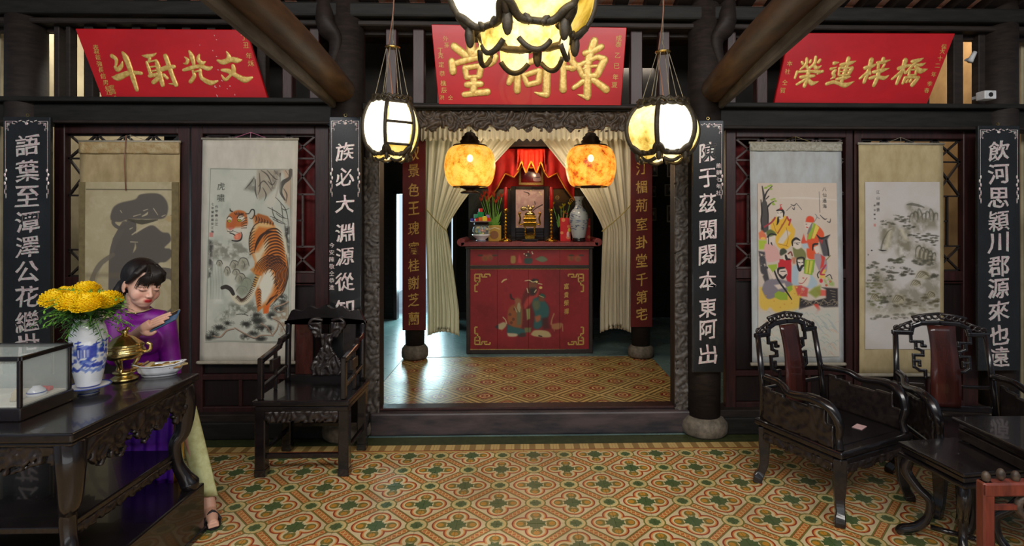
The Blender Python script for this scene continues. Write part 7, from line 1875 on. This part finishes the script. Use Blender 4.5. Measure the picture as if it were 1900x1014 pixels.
for px, py, r in ((1017, 352, 5), (1017, 367, 5), (1034, 367, 5), (950, 352, 4), (905, 372, 5), (1060, 372, 5)):
    MB().tube([(sX(px)+r*k*.62*math.cos(a), -.105, sZ(py)+r*k*.62*math.sin(a)) for a in [2*PI*q/16 for q in range(16)]], .004, 6, close=True).ell((sX(px), -.105, sZ(py)), (.008, .004, .008), 8, 5).build('gilt_motif', M['goldpaint'], t, smooth=True)
# red canopy in two layers with gold scalloped hems
point('altar_light', tuple(at(985, 300, 6.45)), 7, (1, .72, .45), .05)  # lamp lighting the shrine canopy
point('altar_light', (at(1075, 330, 6.0).x, 5.7, 2.1), 5, (1, .8, .55), .1)  # added fill before the right curtain, no lamp body there
point('altar_light', (at(900, 330, 6.0).x, 5.7, 2.1), 5, (1, .8, .55), .1)  # same added fill before the left curtain
def canopy(label, pts_top, hem, Y, mt, zdepth):
    c = at(985, 285, Y); t = thing('red_canopy', label, 'cloth', c)
    n = 60
    def f(u, v):
        x = pts_top[0]+(pts_top[1]-pts_top[0])*u; y0 = 276; y1 = np.interp(u, hem[0], hem[1]); y = y0+(y1-y0)*v
        p = at(x if v < .01 else x, y, Y); return (p.x-c.x, .02*math.sin(u*40)*v-zdepth*math.sin(u*PI)*v, p.z-c.z)
    MB().surf(f, n*2, 8).build('cloth', mt, t, smooth=True, solid=.002)
    MB().tube([Vector(f(u, 1))+Vector((0, -.006, 0)) for u in np.linspace(0, 1, n*2)], .010, 6).build('gold_fringe', M['goldtrim'], t, smooth=True)
M['canopy'] = mat('orange_red_cloth', (236, 52, 24), (220, 30, 16), rough=.6)
canopy('deep red swagged cloth with a gold hem hung inside the shrine', (905, 1066), ([0, .1, .2, .3, .4, .5, .6, .7, .8, .9, 1], [372, 352, 322, 330, 308, 312, 308, 330, 322, 352, 372]), 6.78, M['redcloth'], .02)
canopy('bright orange red pointed canopy with a gold scalloped hem over the portrait', (960, 1011), ([0, .15, .3, .5, .7, .85, 1], [316, 300, 322, 300, 322, 300, 318]), 6.70, M['canopy'], .05)
# small things left on the altar
k = k6
p = on_altar(893, 6.32)
t = thing('offering_bowl', 'white footed porcelain bowl with a blue foot at the left end of the altar', 'bowl', p)
MB().lathe([(9*k, 0), (9*k, 3*k), (7*k, 4*k), (15*k, 10*k), (17*k, 14*k), (15*k, 14*k), (8*k, 8*k), (0, 7*k)], 28).build('bowl', M['porcelain'], t, smooth=True)
MB().tube([(8.8*k*math.cos(a), 8.8*k*math.sin(a), 2*k) for a in [2*PI*q/24 for q in range(24)]], .7*k, 5, close=True).build('blue_band', cob, t, smooth=True)
t = thing('sweet_jar', 'round glass jar of pastel sweets in the porcelain bowl, with a dark rim', 'jar', (p.x, p.y, ZA+12*k))
MB().lathe([(8*k, 0), (14*k, 2*k), (16*k, 9*k), (14*k, 16*k), (11*k, 19*k)], 28).build('glass', M['glass'], t, smooth=True)
MB().lathe([(12*k, 19*k), (13.5*k, 20*k), (13.5*k, 22*k), (12*k, 23*k), (0, 23*k)], 28).build('rim', M['wax_dark'], t, smooth=True)
rnd = random.Random(6); cols = [simple('sweet_%d' % i, c_, .4) for i, c_ in enumerate([(240, 170, 160), (150, 200, 110), (240, 220, 140), (120, 170, 220)])]
fill = [MB() for _ in cols]
for i in range(40):
    a, r, z = rnd.uniform(0, 2*PI), rnd.uniform(3, 11)*k, rnd.uniform(3, 15)*k
    fill[i % 4].ell((r*math.cos(a), r*math.sin(a), z), (2.6*k, 2.6*k, 2.2*k), 6, 4)
for mb_, mc in zip(fill, cols): tag(mb_.build('sweets', mc, t, smooth=True), kind='stuff')
zb = ZA+(12+23)*k
t = thing('offering_plate', 'flat grey plate balanced on the sweet jar', 'plate', (p.x, p.y, zb)); MB().lathe([(8*k, 0), (20*k, 2.4*k), (20.5*k, 3.2*k), (8*k, 1.2*k), (0, 1.2*k)], 30).build('plate', simple('grey_glaze', (190, 160, 170), .3), t, smooth=True)
bc = {'red': (214, 36, 30), 'green': (30, 150, 90), 'yellow': (226, 210, 50), 'orange': (240, 130, 50), 'violet': (150, 110, 190), 'blue': (60, 60, 190), 'teal': (40, 140, 110)}
bm_ = {n_: simple('%s_plastic' % n_, c_, .35) for n_, c_ in bc.items()}
for n_, x, z, s_, tx in (('blue', -17, 3, 5, 'small blue cube at the left rim of the altar plate'), ('red', -9, 3, 5.5, 'red cube low on the left of the altar plate'), ('orange', -1, 3, 7, 'orange cube in the middle of the altar plate'), ('red', 14, 3, 6, 'red cube at the right rim of the altar plate'), ('violet', 12, 9.2, 5.5, 'violet cube stacked on the right of the altar plate'),
                         ('teal', -10, 8.7, 7, 'teal cube stacked on the left of the altar plate'), ('yellow', 6, 3.0, 9, 'yellow block right of the middle on the altar plate'), ('green', -1, 10.2, 9.5, 'large green cube stacked in the middle of the altar plate'), ('red', -1, 19.8, 6.5, 'red cube on the very top of the altar plate pile')):
    o = MB().box((0, 0, s_*k*.5), (s_*k, s_*k, s_*k)).build('coloured_cube', bm_[n_], None, bevel=.004, seg=2)
    o.location = (p.x+x*k, p.y+rnd.uniform(-1, 1)*k, zb+z*k); o.rotation_euler = (0, 0, rnd.uniform(-.25, .25)); tag(o, tx, 'cube', 'coloured cubes on the altar plate')
p = on_altar(918, 6.42)
t = thing('gold_packet', 'upright golden yellow packet between the offering bowl and the left candlestick', 'packet', p, .05)
MB().bx(-12*k, 12*k, -3*k, 3*k, 0, 30*k).build('packet', simple('packet_gold', (196, 160, 60), .35), t, bevel=.006, seg=2)
MB().lathe([(0, -.001), (8*k, -.001), (8*k, .001), (0, .001)], 20, M=T(-1*k, -3.1*k, 12*k) @ Matrix.Rotation(PI/2, 4, 'X')).build('round_print', simple('packet_brown', (140, 96, 50), .4), t)
MB().prism([(-9*k, 24*k), (0, 27*k), (9*k, 24*k), (9*k, 22*k), (0, 25*k), (-9*k, 22*k)], .002, T(0, -3.1*k, 0)).build('curved_print', simple('packet_cream', (226, 214, 170), .4), t)
# red flowers
def vase_flowers(label, name, px, Y, h, n, mt, spread, kind, rs_):
    rnd = random.Random(rs_); p = on_altar(px, Y); t = thing(name, label, 'flowers', p)
    MB().lathe([(5*k, 0), (7*k, 4*k), (8*k, 14*k), (5*k, 24*k), (6*k, 27*k)], 18).build('vase_body', M['lacquer'], t, smooth=True)
    for i in range(n):
        a = rnd.uniform(-1, 1); tip = Vector((a*spread*k, rnd.uniform(-6, 6)*k, (h+rnd.uniform(-14, 6))*k))
        st = MB().tube(spline([(0, 0, 10*k), (tip.x*.4, tip.y*.4, tip.z*.5), tip], 5), .7*k, 5).build('stem', M['leaf'], t, smooth=True)
        mb = MB()
        for q in range(6):
            aa = 2*PI*q/6; d = Vector((math.cos(aa)*.55, math.sin(aa)*.55, 1 if kind == 'spike' else .7)).normalized(); L_ = (11 if kind == 'spike' else 8)*k
            w_ = d.cross(Vector((0, 0, 1))).normalized()*L_*(.16 if kind == 'spike' else .3)
            mb.add([tip, tip+d*L_*.5+w_, tip+d*L_, tip+d*L_*.5-w_], [(0, 1, 2, 3)])
        mb.build('blossom', mt, t)
    for i in range(7):
        a = rnd.uniform(-1, 1); tip = Vector((a*spread*.8*k, rnd.uniform(-6, 4)*k, rnd.uniform(34, 58)*k)); b0 = Vector((0, 0, 20*k)); d = tip-b0; w_ = d.cross(Vector((0, 1, 0))).normalized()*3.2*k
        MB().add([b0, b0+d*.5+w_, tip, b0+d*.5-w_], [(0, 1, 2, 3)]).build('leaf', M['leaf'], t)
vase_flowers('orange red torch flowers with green leaves behind the left candlestick', 'red_flowers', 915, 6.60, 84, 11, M['orange'], 24, 'spike', 3)
vase_flowers('yellow lilies between the right candlestick and the blue vase', 'yellow_flowers', 1042, 6.58, 64, 5, M['yellowpetal'], 18, 'open', 5)
# red gift bags, blue and white vase
for px, Y, w_, h_, lab in ((1049, 6.40, 20, 44, 'red gift bag with pale orange discs left of the blue altar vase'), (1087, 6.46, 16, 43, 'red gift bag partly hidden behind the blue altar vase')):
    p = on_altar(px, Y); t = thing('gift_bag', lab, 'bag', p)
    MB().bx(-w_/2*k, w_/2*k, -4*k, 4*k, 0, h_*k).build('bag', M['giftred'], t, bevel=.004)
    for q, (dx, dz, r) in enumerate(((-4, 40, 3.5), (-7, 16, 4.5), (6, 28, 3), (5, 8, 4))):
        if abs(dx)+r > w_/2: r = w_/2-abs(dx)
        MB().lathe([(0, -.001), (r*k, -.001), (r*k, .001), (0, .001)], 16, M=T(dx*k, -4.1*k, dz*k) @ Matrix.Rotation(PI/2, 4, 'X')).build('disc_print', simple('peach_print', (230, 140, 90), .5), t)
    if w_ == 20:
        MB().ell((5*k, -4.5*k, 13*k), (3*k, 1*k, 6*k), 10, 6).build('figure_print', simple('pink_print', (236, 190, 190), .5), t, smooth=True); MB().ell((7*k, -4.6*k, 21*k), (3*k, 1*k, 4*k), 10, 6).build('hat_print', simple('yellow_print', (220, 200, 60), .5), t, smooth=True)
    MB().tube(spline([(-4*k, -3*k, h_*k), (-3*k, -3*k, (h_+8)*k), (3*k, -3*k, (h_+8)*k), (4*k, -3*k, h_*k)], 5), .5*k, 5).build('handle', M['giftred'], t, smooth=True)
p = on_altar(1074, 6.30)
t = thing('vase_stand', 'low black round stand under the blue altar vase', 'stand', p); MB().lathe([(12*k, 0), (13*k, 2*k), (12*k, 5*k), (12.6*k, 7*k), (0, 7*k)], 24).build('body', M['lacquer'], t, smooth=True)
def vp2(cv):
    rs = np.random.RandomState(9); W, H = cv.w, cv.h; cv.a[:] = (176, 188, 196)
    for i in range(130):
        x, y = rs.uniform(0, W), H*rs.uniform(.08, .80); cv.blob(x, y, rs.uniform(2, 8), rs.uniform(1.5, 5), [(40, 56, 100), (70, 90, 136)][i % 2], .75, .6)
    for i in range(50):
        x, y = rs.uniform(0, W), H*rs.uniform(.1, .8); cv.line([(x, y), (x+rs.uniform(-10, 10), y+rs.uniform(-8, 8))], 1.1, (34, 46, 84), .9)
t = thing('altar_vase', 'tall blue and white porcelain vase at the right end of the altar', 'vase', (p.x, p.y, ZA+7*k))
painted_lathe('body', [(r*k, z*k) for r, z in ((11, 0), (12, 2), (14.5, 14), (17, 28), (17.5, 38), (15, 48), (9, 55), (6.5, 60), (6.5, 68), (9, 74), (9.5, 76), (8, 76))], 72, 2, vp2, M['glaze'], t)
# incense tube with orange-red sticks left end; picture frames on the far right wall
for i, (px, py, w_, h_) in enumerate(((1214, 316, 13, 23), (1245, 316, 15, 26), (1213, 356, 8, 20), (1243, 353, 20, 22), (1212, 398, 12, 24), (1244, 397, 14, 32), (1192, 330, 12, 22))):
    Y = 8.33; c = at(px, py, Y); k8 = pxm(Y)
    t = thing('portrait_frame', ['faded portrait photograph near the carved jamb, top row left', 'faded portrait photograph near the carved jamb, top row right', 'narrow portrait photograph, middle row left beside the red couplet', 'bald sitter portrait photograph, middle row next to the carved jamb', 'portrait photograph in the bottom row beside the red couplet', 'tallest portrait photograph in the bottom row next to the carved jamb', 'portrait photograph almost hidden behind the red couplet'][i], 'picture', c, group='portrait photographs on the far right wall')
    MB().bx(-w_/2*k8, w_/2*k8, -.01, .01, -h_/2*k8, h_/2*k8).build('frame', M['rod'], t, bevel=.004)
    cv = Canvas(0, 0, 16, 20, 2, (96, 88, 80)); cv.blob(8, 8, 3.2, 4, (164, 150, 136)); cv.poly([(2, 19), (5, 13), (11, 13), (14, 19)], (44, 42, 42), 1, 1)
    a, b_ = w_/2*k8*.82, h_/2*k8*.85
    sheet(cv, 'photograph', [c+Vector((-a, 0, b_)), c+Vector((a, 0, b_)), c+Vector((a, 0, -b_)), c+Vector((-a, 0, -b_))], M['print'], t, c, yoff=-.013)
# surveillance camera and small fittings
c = at(1825, 178, 3.78)
t = thing('security_camera', 'small white box camera fixed beside the right signboard', 'camera', c)
MB().bx(-.042, .042, -.06, .02, -.034, .026).build('housing', M['white'], t, bevel=.006, seg=2)
MB().lathe([(.016, 0), (.016, .012), (0, .012)], 16, M=T(0, -.05, -.004) @ Matrix.Rotation(PI/2, 4, 'X')).build('lens', M['wax_dark'], t)
MB().bx(-.01, .01, .01, .09, -.01, .01).build('bracket', M['white'], t)
c = at(1803, 108, 3.86)
t = thing('floodlight', 'small white lamp clipped on a dark post above the camera', 'lamp', c, rot=(0, .5, 0))
MB().tube([(0, 0, .05), (0, 0, -.03)], [.014, .02], 12).build('body', M['white'], t, smooth=True); MB().bx(-.006, .006, 0, .06, -.005, .01).build('clip', M['white'], t)
c = at(1455, 130, 2.45)
# ------------------------------------------------------------------ the seated woman
def fused(name, mb, voxel, m, parent, smooth=6, color=None):
    me = bpy.data.meshes.new(name); me.from_pydata(mb.v, [], mb.f); me.update()
    o = bpy.data.objects.new(name, me); C.objects.link(o)
    r = o.modifiers.new('r', 'REMESH'); r.mode = 'VOXEL'; r.voxel_size = voxel; r.use_smooth_shade = True
    s = o.modifiers.new('s', 'SMOOTH'); s.iterations = smooth; s.factor = .5
    dg = bpy.context.evaluated_depsgraph_get(); dg.update()
    new = bpy.data.meshes.new_from_object(o.evaluated_get(dg)); bpy.data.objects.remove(o)
    new.name = name; new.materials.clear(); new.materials.append(m)
    new.polygons.foreach_set('use_smooth', [True]*len(new.polygons))
    if color:
        n = len(new.vertices); co = np.empty(n*3, np.float32); new.vertices.foreach_get('co', co); co = co.reshape(-1, 3)
        a = new.color_attributes.new('Col', 'FLOAT_COLOR', 'POINT'); c = np.ones((n, 4), np.float32); c[:, :3] = color(co); a.data.foreach_set('color', c.ravel())
    ob = bpy.data.objects.new(name, new); return put(ob, parent)
YP = 2.93
wp = at(262, 735, YP); wp.z = 0
wt = thing('person', 'seated woman in a purple long tunic and pale trousers looking down at her phone', 'person', wp)
def P_(px, py, Y): p = at(px, py, Y); return (p.x-wp.x, p.y-wp.y, p.z)
HJ = Vector(P_(256, 563, 2.93))          # base of the skull / top of the neck
RH = Matrix.Translation(HJ) @ Matrix.Rotation(math.radians(60), 4, 'Z') @ Matrix.Rotation(math.radians(5), 4, 'Y') @ Matrix.Rotation(math.radians(15), 4, 'X')
HS = 1.02
RH = RH @ Matrix.Scale(HS, 4)
hd = MB()                                  # local head: face towards -y, z up, chin at about z=0
hd.ell((0, .02, .132), (.077, .094, .090), 24, 16, RH)
hd.ell((0, -.022, .082), (.064, .066, .072), 24, 16, RH)
hd.ell((0, -.032, .045), (.053, .055, .050), 20, 12, RH)
hd.ell((0, -.050, .018), (.032, .032, .022), 16, 10, RH)
hd.ell((0, -.054, .040), (.042, .036, .034), 16, 10, RH)
for s_ in (-1, 1):
    hd.ell((s_*.034, -.046, .066), (.032, .032, .036), 14, 10, RH)      # cheeks
    hd.ell((s_*.031, -.0765, .0985), (.0165, .0115, .0085), 14, 8, RH)   # lowered lids
    hd.ell((s_*.030, -.072, .117), (.024, .014, .007), 14, 8, RH)        # brow ridge
    hd.ell((s_*.0125, -.094, .0665), (.0075, .008, .006), 10, 8, RH)     # nostril wings
    hd.ell((s_*.077, .012, .088), (.007, .016, .028), 12, 10, RH)        # ears
    hd.ell((s_*.076, .004, .066), (.006, .009, .010), 10, 8, RH)
hd.tube([RH @ Vector(p) for p in ((0, -.078, .112), (0, -.086, .095), (0, -.095, .08), (0, -.102, .0695))], [.007*HS, .008*HS, .009*HS, .0095*HS], 10)
hd.ell((0, -.1, .0685), (.0095, .009, .0075), 12, 8, RH)
hd.ell((0, -.0845, .0465), (.0195, .009, .0052), 14, 8, RH); hd.ell((0, -.083, .0375), (.0165, .009, .0062), 14, 8, RH)
# neck, shoulders and the body inside the clothes
neck = [RH @ Vector((0, .03, .055)), Vector(P_(258, 578, 2.95)), Vector(P_(262, 592, 2.97))]
hd.tube(neck, [.050, .048, .056], 16)
SL_, SR_ = Vector(P_(216, 592, 2.93)), Vector(P_(306, 594, 2.99))     # image-left / image-right shoulder
chest = Vector(P_(264, 630, 2.97)); waist = Vector(P_(262, 680, 2.99)); pelv = Vector(P_(258, 738, 3.02))
hd.tube([SL_, (SL_+SR_)/2, SR_], [.040, .052, .040], 14)
hd.tube([Vector(P_(262, 592, 2.97)), chest, waist, pelv], [.05, .10, .085, .10], 18)
# right arm (picture left), bent up to the phone
E1 = Vector(P_(213, 668, 2.86)); W1_ = Vector(P_(249, 621, 2.80)); PALM = Vector(P_(268, 613, 2.79))
hd.tube([SL_, SL_.lerp(E1, .5), E1], [.040, .036, .033], 14); hd.tube([E1, E1.lerp(W1_, .35), W1_.lerp(E1, .12), W1_], [.034, .033, .024, .021], 14)
E2 = Vector(P_(318, 672, 2.98)); W2_ = Vector(P_(322, 722, 2.90))
hd.tube([SR_, SR_.lerp(E2, .5), E2], [.040, .036, .033], 14); hd.tube([E2, E2.lerp(W2_, .4), W2_], [.034, .030, .022], 14)
H2 = Vector(P_(320, 738, 2.83)); hd.tube([W2_, W2_.lerp(H2, .5), H2], [.022, .026, .022], 12)
for q in range(4):
    b0 = H2+Vector((-.024+.016*q, 0, 0)); hd.tube([b0, b0+Vector((0, -.035, -.004)), b0+Vector((0, -.055, -.018))], [.009, .008, .0065], 8)
hd.tube([W2_.lerp(H2, .5)+Vector((-.02, 0, 0)), H2+Vector((-.045, -.01, -.004))], [.011, .008], 8)
# phone frame and the hand closed under it
PC = Vector(P_(306, 596, 2.765)); pa = Vector((1, -.05, .50)).normalized(); pw = Vector((-.12, .80, .55)); pw = (pw-pa*pw.dot(pa)).normalized(); pn = pa.cross(pw).normalized()
if pn.y > 0: pn = -pn                    # pn: the back of the phone, towards the viewer
def ph(a, w_, n_): return PC+pa*a+pw*w_+pn*n_
palm = ph(-.085, -.01, .018)
hd.tube([W1_, W1_.lerp(palm, .55), palm, ph(-.055, -.002, .020)], [.021, .024, .029, .026], 14, flat=1.0)
fl = [.088, .098, .092, .072]
for q in range(4):
    w0 = .029-.0195*q; L = fl[q]
    hd.tube(spline([ph(-.07, w0*.9, .018), ph(-.055+.30*L, w0, .0165), ph(-.05+.62*L, w0-.001, .0145), ph(-.052+L, w0-.003, .0125)], 4), rads([.0092, .0088, .0080, .0062], 13), 10)
hd.tube(spline([ph(-.105, -.022, .012), ph(-.088, -.040, .004), ph(-.066, -.044, -.008), ph(-.046, -.032, -.012)], 4), rads([.014, .012, .010, .0075], 13), 10)
# legs
K1, A1 = Vector(P_(338, 752, 2.82)), Vector(P_(386, 922, 2.88)); K2, A2 = Vector(P_(290, 760, 2.82)), Vector(P_(318, 914, 2.90))
for K, A in ((K1, A1), (K2, A2)):
    hd.tube([pelv+Vector((.05, 0, -.02)), pelv.lerp(K, .5), K], [.075, .062, .044], 14); hd.tube([K, K.lerp(A, .35), A], [.040, .038, .027], 14)
    F1 = A+Vector((.02, -.02, -.045)); T_e = A+Vector((.10, -.13, -.062)); T_e.z = .028; F1.z = .04
    hd.tube([A, F1], [.030, .032], 12); hd.tube([F1+Vector((-.02, .02, -.004)), F1.lerp(T_e, .5), T_e], [.026, .027, .016], 12, flat=1.15)
    for q in range(5):
        sd = Vector((.8, .6, 0))*(-.018+.009*q); hd.tube([T_e+sd-Vector((.01, -.013, .004)), T_e+sd+Vector((.010, -.014, -.012))], [.0085, .0065], 6)
RHi = RH.inverted()
def skin(co):
    n = len(co); q = np.c_[co, np.ones(n)] @ np.array(RHi).T[:, :3]; x, y, z = q[:, 0], q[:, 1], q[:, 2]
    base = np.array(srgb((228, 178, 154))[:3]); c = np.tile(base, (n, 1))
    inh = (np.abs(x) < .1) & (y < .14) & (y > -.125) & (z > -.005) & (z < .24)
    face = inh & (y < -.03)
    def mix(mask, col, a):
        a = (a*mask)[:, None]; c[:] = c*(1-a)+np.array(srgb(col)[:3])*a
    mix(face, (236, 190, 170), .7*np.ones(n))
    for s_ in (-1, 1): mix(face, (222, 128, 118), .4*np.exp(-(((x-s_*.038)/.018)**2+((z-.066)/.016)**2)))
    lip = np.exp(-((x/.0205)**4+((z-.0425)/.0098)**4)); mix(face & (y < -.06), (190, 34, 44), np.clip(lip*1.5-.25, 0, 1))
    mix(face & (y < -.06), (110, 16, 26), .7*np.exp(-((x/.016)**4+((z-.0418)/.0012)**2)))
    for s_ in (-1, 1):
        xx_ = (x-s_*.031)
        mix(face, (36, 24, 24), .95*np.clip(1.4*np.exp(-((xx_/.0165)**4+((z-(.0945+xx_**2*9))/.0022)**2)), 0, 1))
        mix(face, (196, 140, 128), .45*np.exp(-((xx_/.018)**2+((z-.103)/.007)**2)))
        mix(face, (58, 40, 36), .85*np.clip(1.3*np.exp(-((xx_/.019)**4+((z-(.1215-xx_*s_*.12))/.0026)**2)), 0, 1))
        mix(face, (120, 60, 54), .6*np.exp(-(((x-s_*.008)/.003)**2+((z-.063)/.002)**2)))
    return c
fused('body', hd, .0034, M['skin'], wt, 7, skin)
# hair: cap, side locks, fringe, low tail
hr = MB()
hr.ell((0, .036, .140), (.084, .094, .092), 28, 18, RH)
hr.ell((0, .060, .085), (.066, .062, .070), 20, 14, RH)
hr.ell((0, -.002, .186), (.060, .056, .036), 20, 12, RH)
for s_ in (-1, 1):
    hr.tube([RH @ Vector(p) for p in ((s_*.02, -.03, .214), (s_*.062, -.045, .172), (s_*.076, -.03, .135), (s_*.079, -.006, .112))], [.016, .018, .014, .009], 10)
hr.tube([RH @ Vector(p) for p in ((-.01, .09, .10), (-.03, .115, .06), (-.045, .115, .015), (-.05, .10, -.045), (-.045, .085, -.10))], [.034, .032, .032, .028, .014], 12)
fused('hair', hr, .005, M['hair'], wt, 3)
fr_ = MB(); rnd = random.Random(8)
for i in range(34):
    u = -1+2*i/33; s_ = 1 if u > 0 else -1
    x0 = .012*u; x1 = .058*u; le = .128 if abs(u) < .25 else (.112 if abs(u) < .8 else .10)
    le += rnd.uniform(-.006, .010)
    fr_.tube(spline([RH @ Vector(p) for p in ((x0, -.028, .222), (x1*.6, -.078, .186), (x1*.92, -.092+abs(u)**3*.03, .150), (x1*1.05+rnd.uniform(-.003, .003), -.086+abs(u)**3*.04, le))], 4), rads([.004, .0042, .0030, .0009], 13), 5)
fr_.build('fringe', M['hair'], wt, smooth=True)
# tunic
tn = MB()
tn.tube([SL_, (SL_+SR_)/2+Vector((0, 0, .004)), SR_], [.050, .062, .050], 18)
tn.ell(tuple(chest+Vector((.025, -.045, -.005))), (.105, .075, .075), 20, 14)
tn.tube([Vector(P_(262, 590, 2.97)), chest, waist, pelv], rads([.06, .112, .093, .125], 4), 22)
tn.tube([SL_, SL_.lerp(E1, .5), E1], [.052, .048, .044], 16); tn.tube([E1, E1.lerp(W1_, .45), E1.lerp(W1_, .86)], [.046, .043, .031], 16)
tn.tube([SR_, SR_.lerp(E2, .5), E2], [.052, .050, .046], 16); tn.tube([E2, E2.lerp(W2_, .5), W2_], [.046, .040, .031], 16)
tn.tube([Vector(P_(259, 583, 2.955)), Vector(P_(258, 573, 2.945))], [.060, .056], 18)
fused('tunic', tn, .006, M['purple'], wt, 8)
co_ = [Vector(P_(258, 572.5, 2.945))+Vector((.0575*math.cos(a), .0575*math.sin(a), -.004-.01*max(0, -math.sin(a)))) for a in [2*PI*q/28 for q in range(28)]]
MB().tube(co_, .0035, 6, close=True).build('collar_piping', M['silkcream'], wt, smooth=True)
b0 = Vector(P_(258, 577, 2.945))+Vector((.022, -.062, -.004)); MB().ell(tuple(b0), (.010, .004, .004), 8, 6).build('collar_clasp', M['oldbrass'], wt, smooth=True)
cw_ = [E1.lerp(W1_, .88)+((W1_-E1).normalized().cross(Vector((0, 0, 1))).normalized()*math.cos(a)+(W1_-E1).normalized().cross((W1_-E1).normalized().cross(Vector((0, 0, 1))).normalized())*math.sin(a))*.030 for a in [2*PI*q/20 for q in range(20)]]
MB().tube(cw_, .003, 6, close=True).build('cuff_piping', M['silkcream'], wt, smooth=True)
# skirt panels of the tunic over the lap and down
def panel(u, v):
    top = Vector(P_(222+92*u, 700, 2.93)); lap = Vector(P_(226+98*u, 742, 2.765)); dn_ = Vector(P_(232+90*u, 905, 2.755))
    if v < .3: p = top.lerp(lap, v/.3)
    else: p = lap.lerp(dn_, (v-.3)/.7)
    p = p+Vector((0, -.010*math.sin(u*26+v*2)*min(1, v*2), .0)); return p
MB().surf(panel, 60, 24).build('front_panel', mat('purple_silk_panel', (128, 36, 222), (108, 26, 200), rough=.5, scale=(8, 8, 8)), wt, smooth=True, solid=.003)
# trousers: wide silk legs
def leg_cloth(K, A, r0, r1, fl_):
    mb = MB(); n = 28; rows = []
    for j in range(15):
        v = j/14; c = K.lerp(A, v); r = r0+(r1-r0)*v
        rows.append([(c.x+(r*1.0)*math.cos(a)*(1+.08*math.sin(a*5+v*3)*v), c.y+r*.72*math.sin(a)*(1+.08*math.sin(a*4)*v), c.z-.012*math.sin(a)*v) for a in [2*PI*q/n for q in range(n)]])
    for r_ in rows: mb.v += r_
    for j in range(14):
        for q in range(n): mb.f.append((j*n+q, (j+1)*n+q, (j+1)*n+(q+1) % n, j*n+(q+1) % n))
    return mb
tm = leg_cloth(K1+Vector((0, 0, .02)), A1+Vector((-.0, 0, .005)), .058, .050, 1)
tm.build('trouser_leg', M['cream_trousers'], wt, smooth=True, solid=.002)
leg_cloth(K2+Vector((0, .0, .02)), A2+Vector((0, 0, .005)), .056, .048, 1).build('trouser_leg', M['cream_trousers'], wt, smooth=True, solid=.002)
MB().tube([pelv+Vector((.04, .0, -.01)), pelv.lerp(K1, .5), K1], [.10, .09, .070], 18).build('trouser_seat', M['cream_trousers'], wt, smooth=True)
def gp(u, v):
    a, b_ = Vector(P_(318+22*u+4*math.sin(v*3), 744, 2.77-.0*u)), Vector(P_(314+26*u, 905, 2.80)); p = a.lerp(b_, v); return p+Vector((0, .01*math.sin(u*6), 0))
MB().surf(gp, 14, 10).build('side_lining', M['goldlining'], wt, smooth=True, solid=.003)
for K, A in ((K1, A1), (K2, A2)):
    F1 = A+Vector((.02, -.02, 0)); F1.z = 0; D_ = Vector((.6, -.8, 0)).normalized(); S_v = Vector((.8, .6, 0))
    mb = MB(); N_ = 18
    o_ = [(F1+D_*(.04+.115*math.cos(a))+S_v*(.040*math.sin(a)*(1+.15*math.cos(a)))) for a in [2*PI*q/N_ for q in range(N_)]]
    mb.v = [(p.x, p.y, .0) for p in o_]+[(p.x, p.y, .014) for p in o_]; mb.f = [tuple(range(N_))[::-1], tuple(range(N_, 2*N_))]+[(q, (q+1) % N_, N_+(q+1) % N_, N_+q) for q in range(N_)]
    mb.tube(spline([F1+D_*.08+S_v*.038+Vector((0, 0, .012)), F1+D_*.075+Vector((0, 0, .062)), F1+D_*.08-S_v*.038+Vector((0, 0, .012))], 5), .007, 6)
    mb.build('sandal', M['sandal'], wt, smooth=False)
# phone
phn = thing('phone', 'slim blue-backed smartphone held in the seated woman\'s hand', 'phone', wp+PC)
Rm = Matrix((pa, pw, pn)).transposed().to_4x4()
MB().box((0, 0, 0), (.150, .073, .008), M=Rm).build('case', simple('phone_blue', (70, 104, 140), .25), phn, bevel=.003, seg=2)
MB().box((0, 0, -.0042), (.144, .068, .0012), M=Rm).build('screen', simple('phone_screen', (20, 22, 28), .1), phn)
MB().box((.052, .018, .0048), (.034, .026, .002), M=Rm).build('camera_bump', M['wax_dark'], phn, bevel=.0008)
MB().box((0, .0368, 0), (.146, .0015, .0075), M=Rm).build('edge_band', M['goldpaint'], phn)
# the stool she sits on
st = thing('stool', 'low dark wooden stool under the seated woman', 'stool', (wp.x-.02, wp.y+.14, 0))
zs = pelv.z-.125
MB().bx(-.16, .16, -.13, .15, zs-.035, zs).build('seat', M['darkwood'], st, bevel=.008)
for sx in (-1, 1):
    for sy in (-1, 1): MB().bx(sx*.13-.018, sx*.13+.018, sy*.11-.008, sy*.11+.028, 0, zs-.035).build('leg', M['darkwood'], st, bevel=.004)
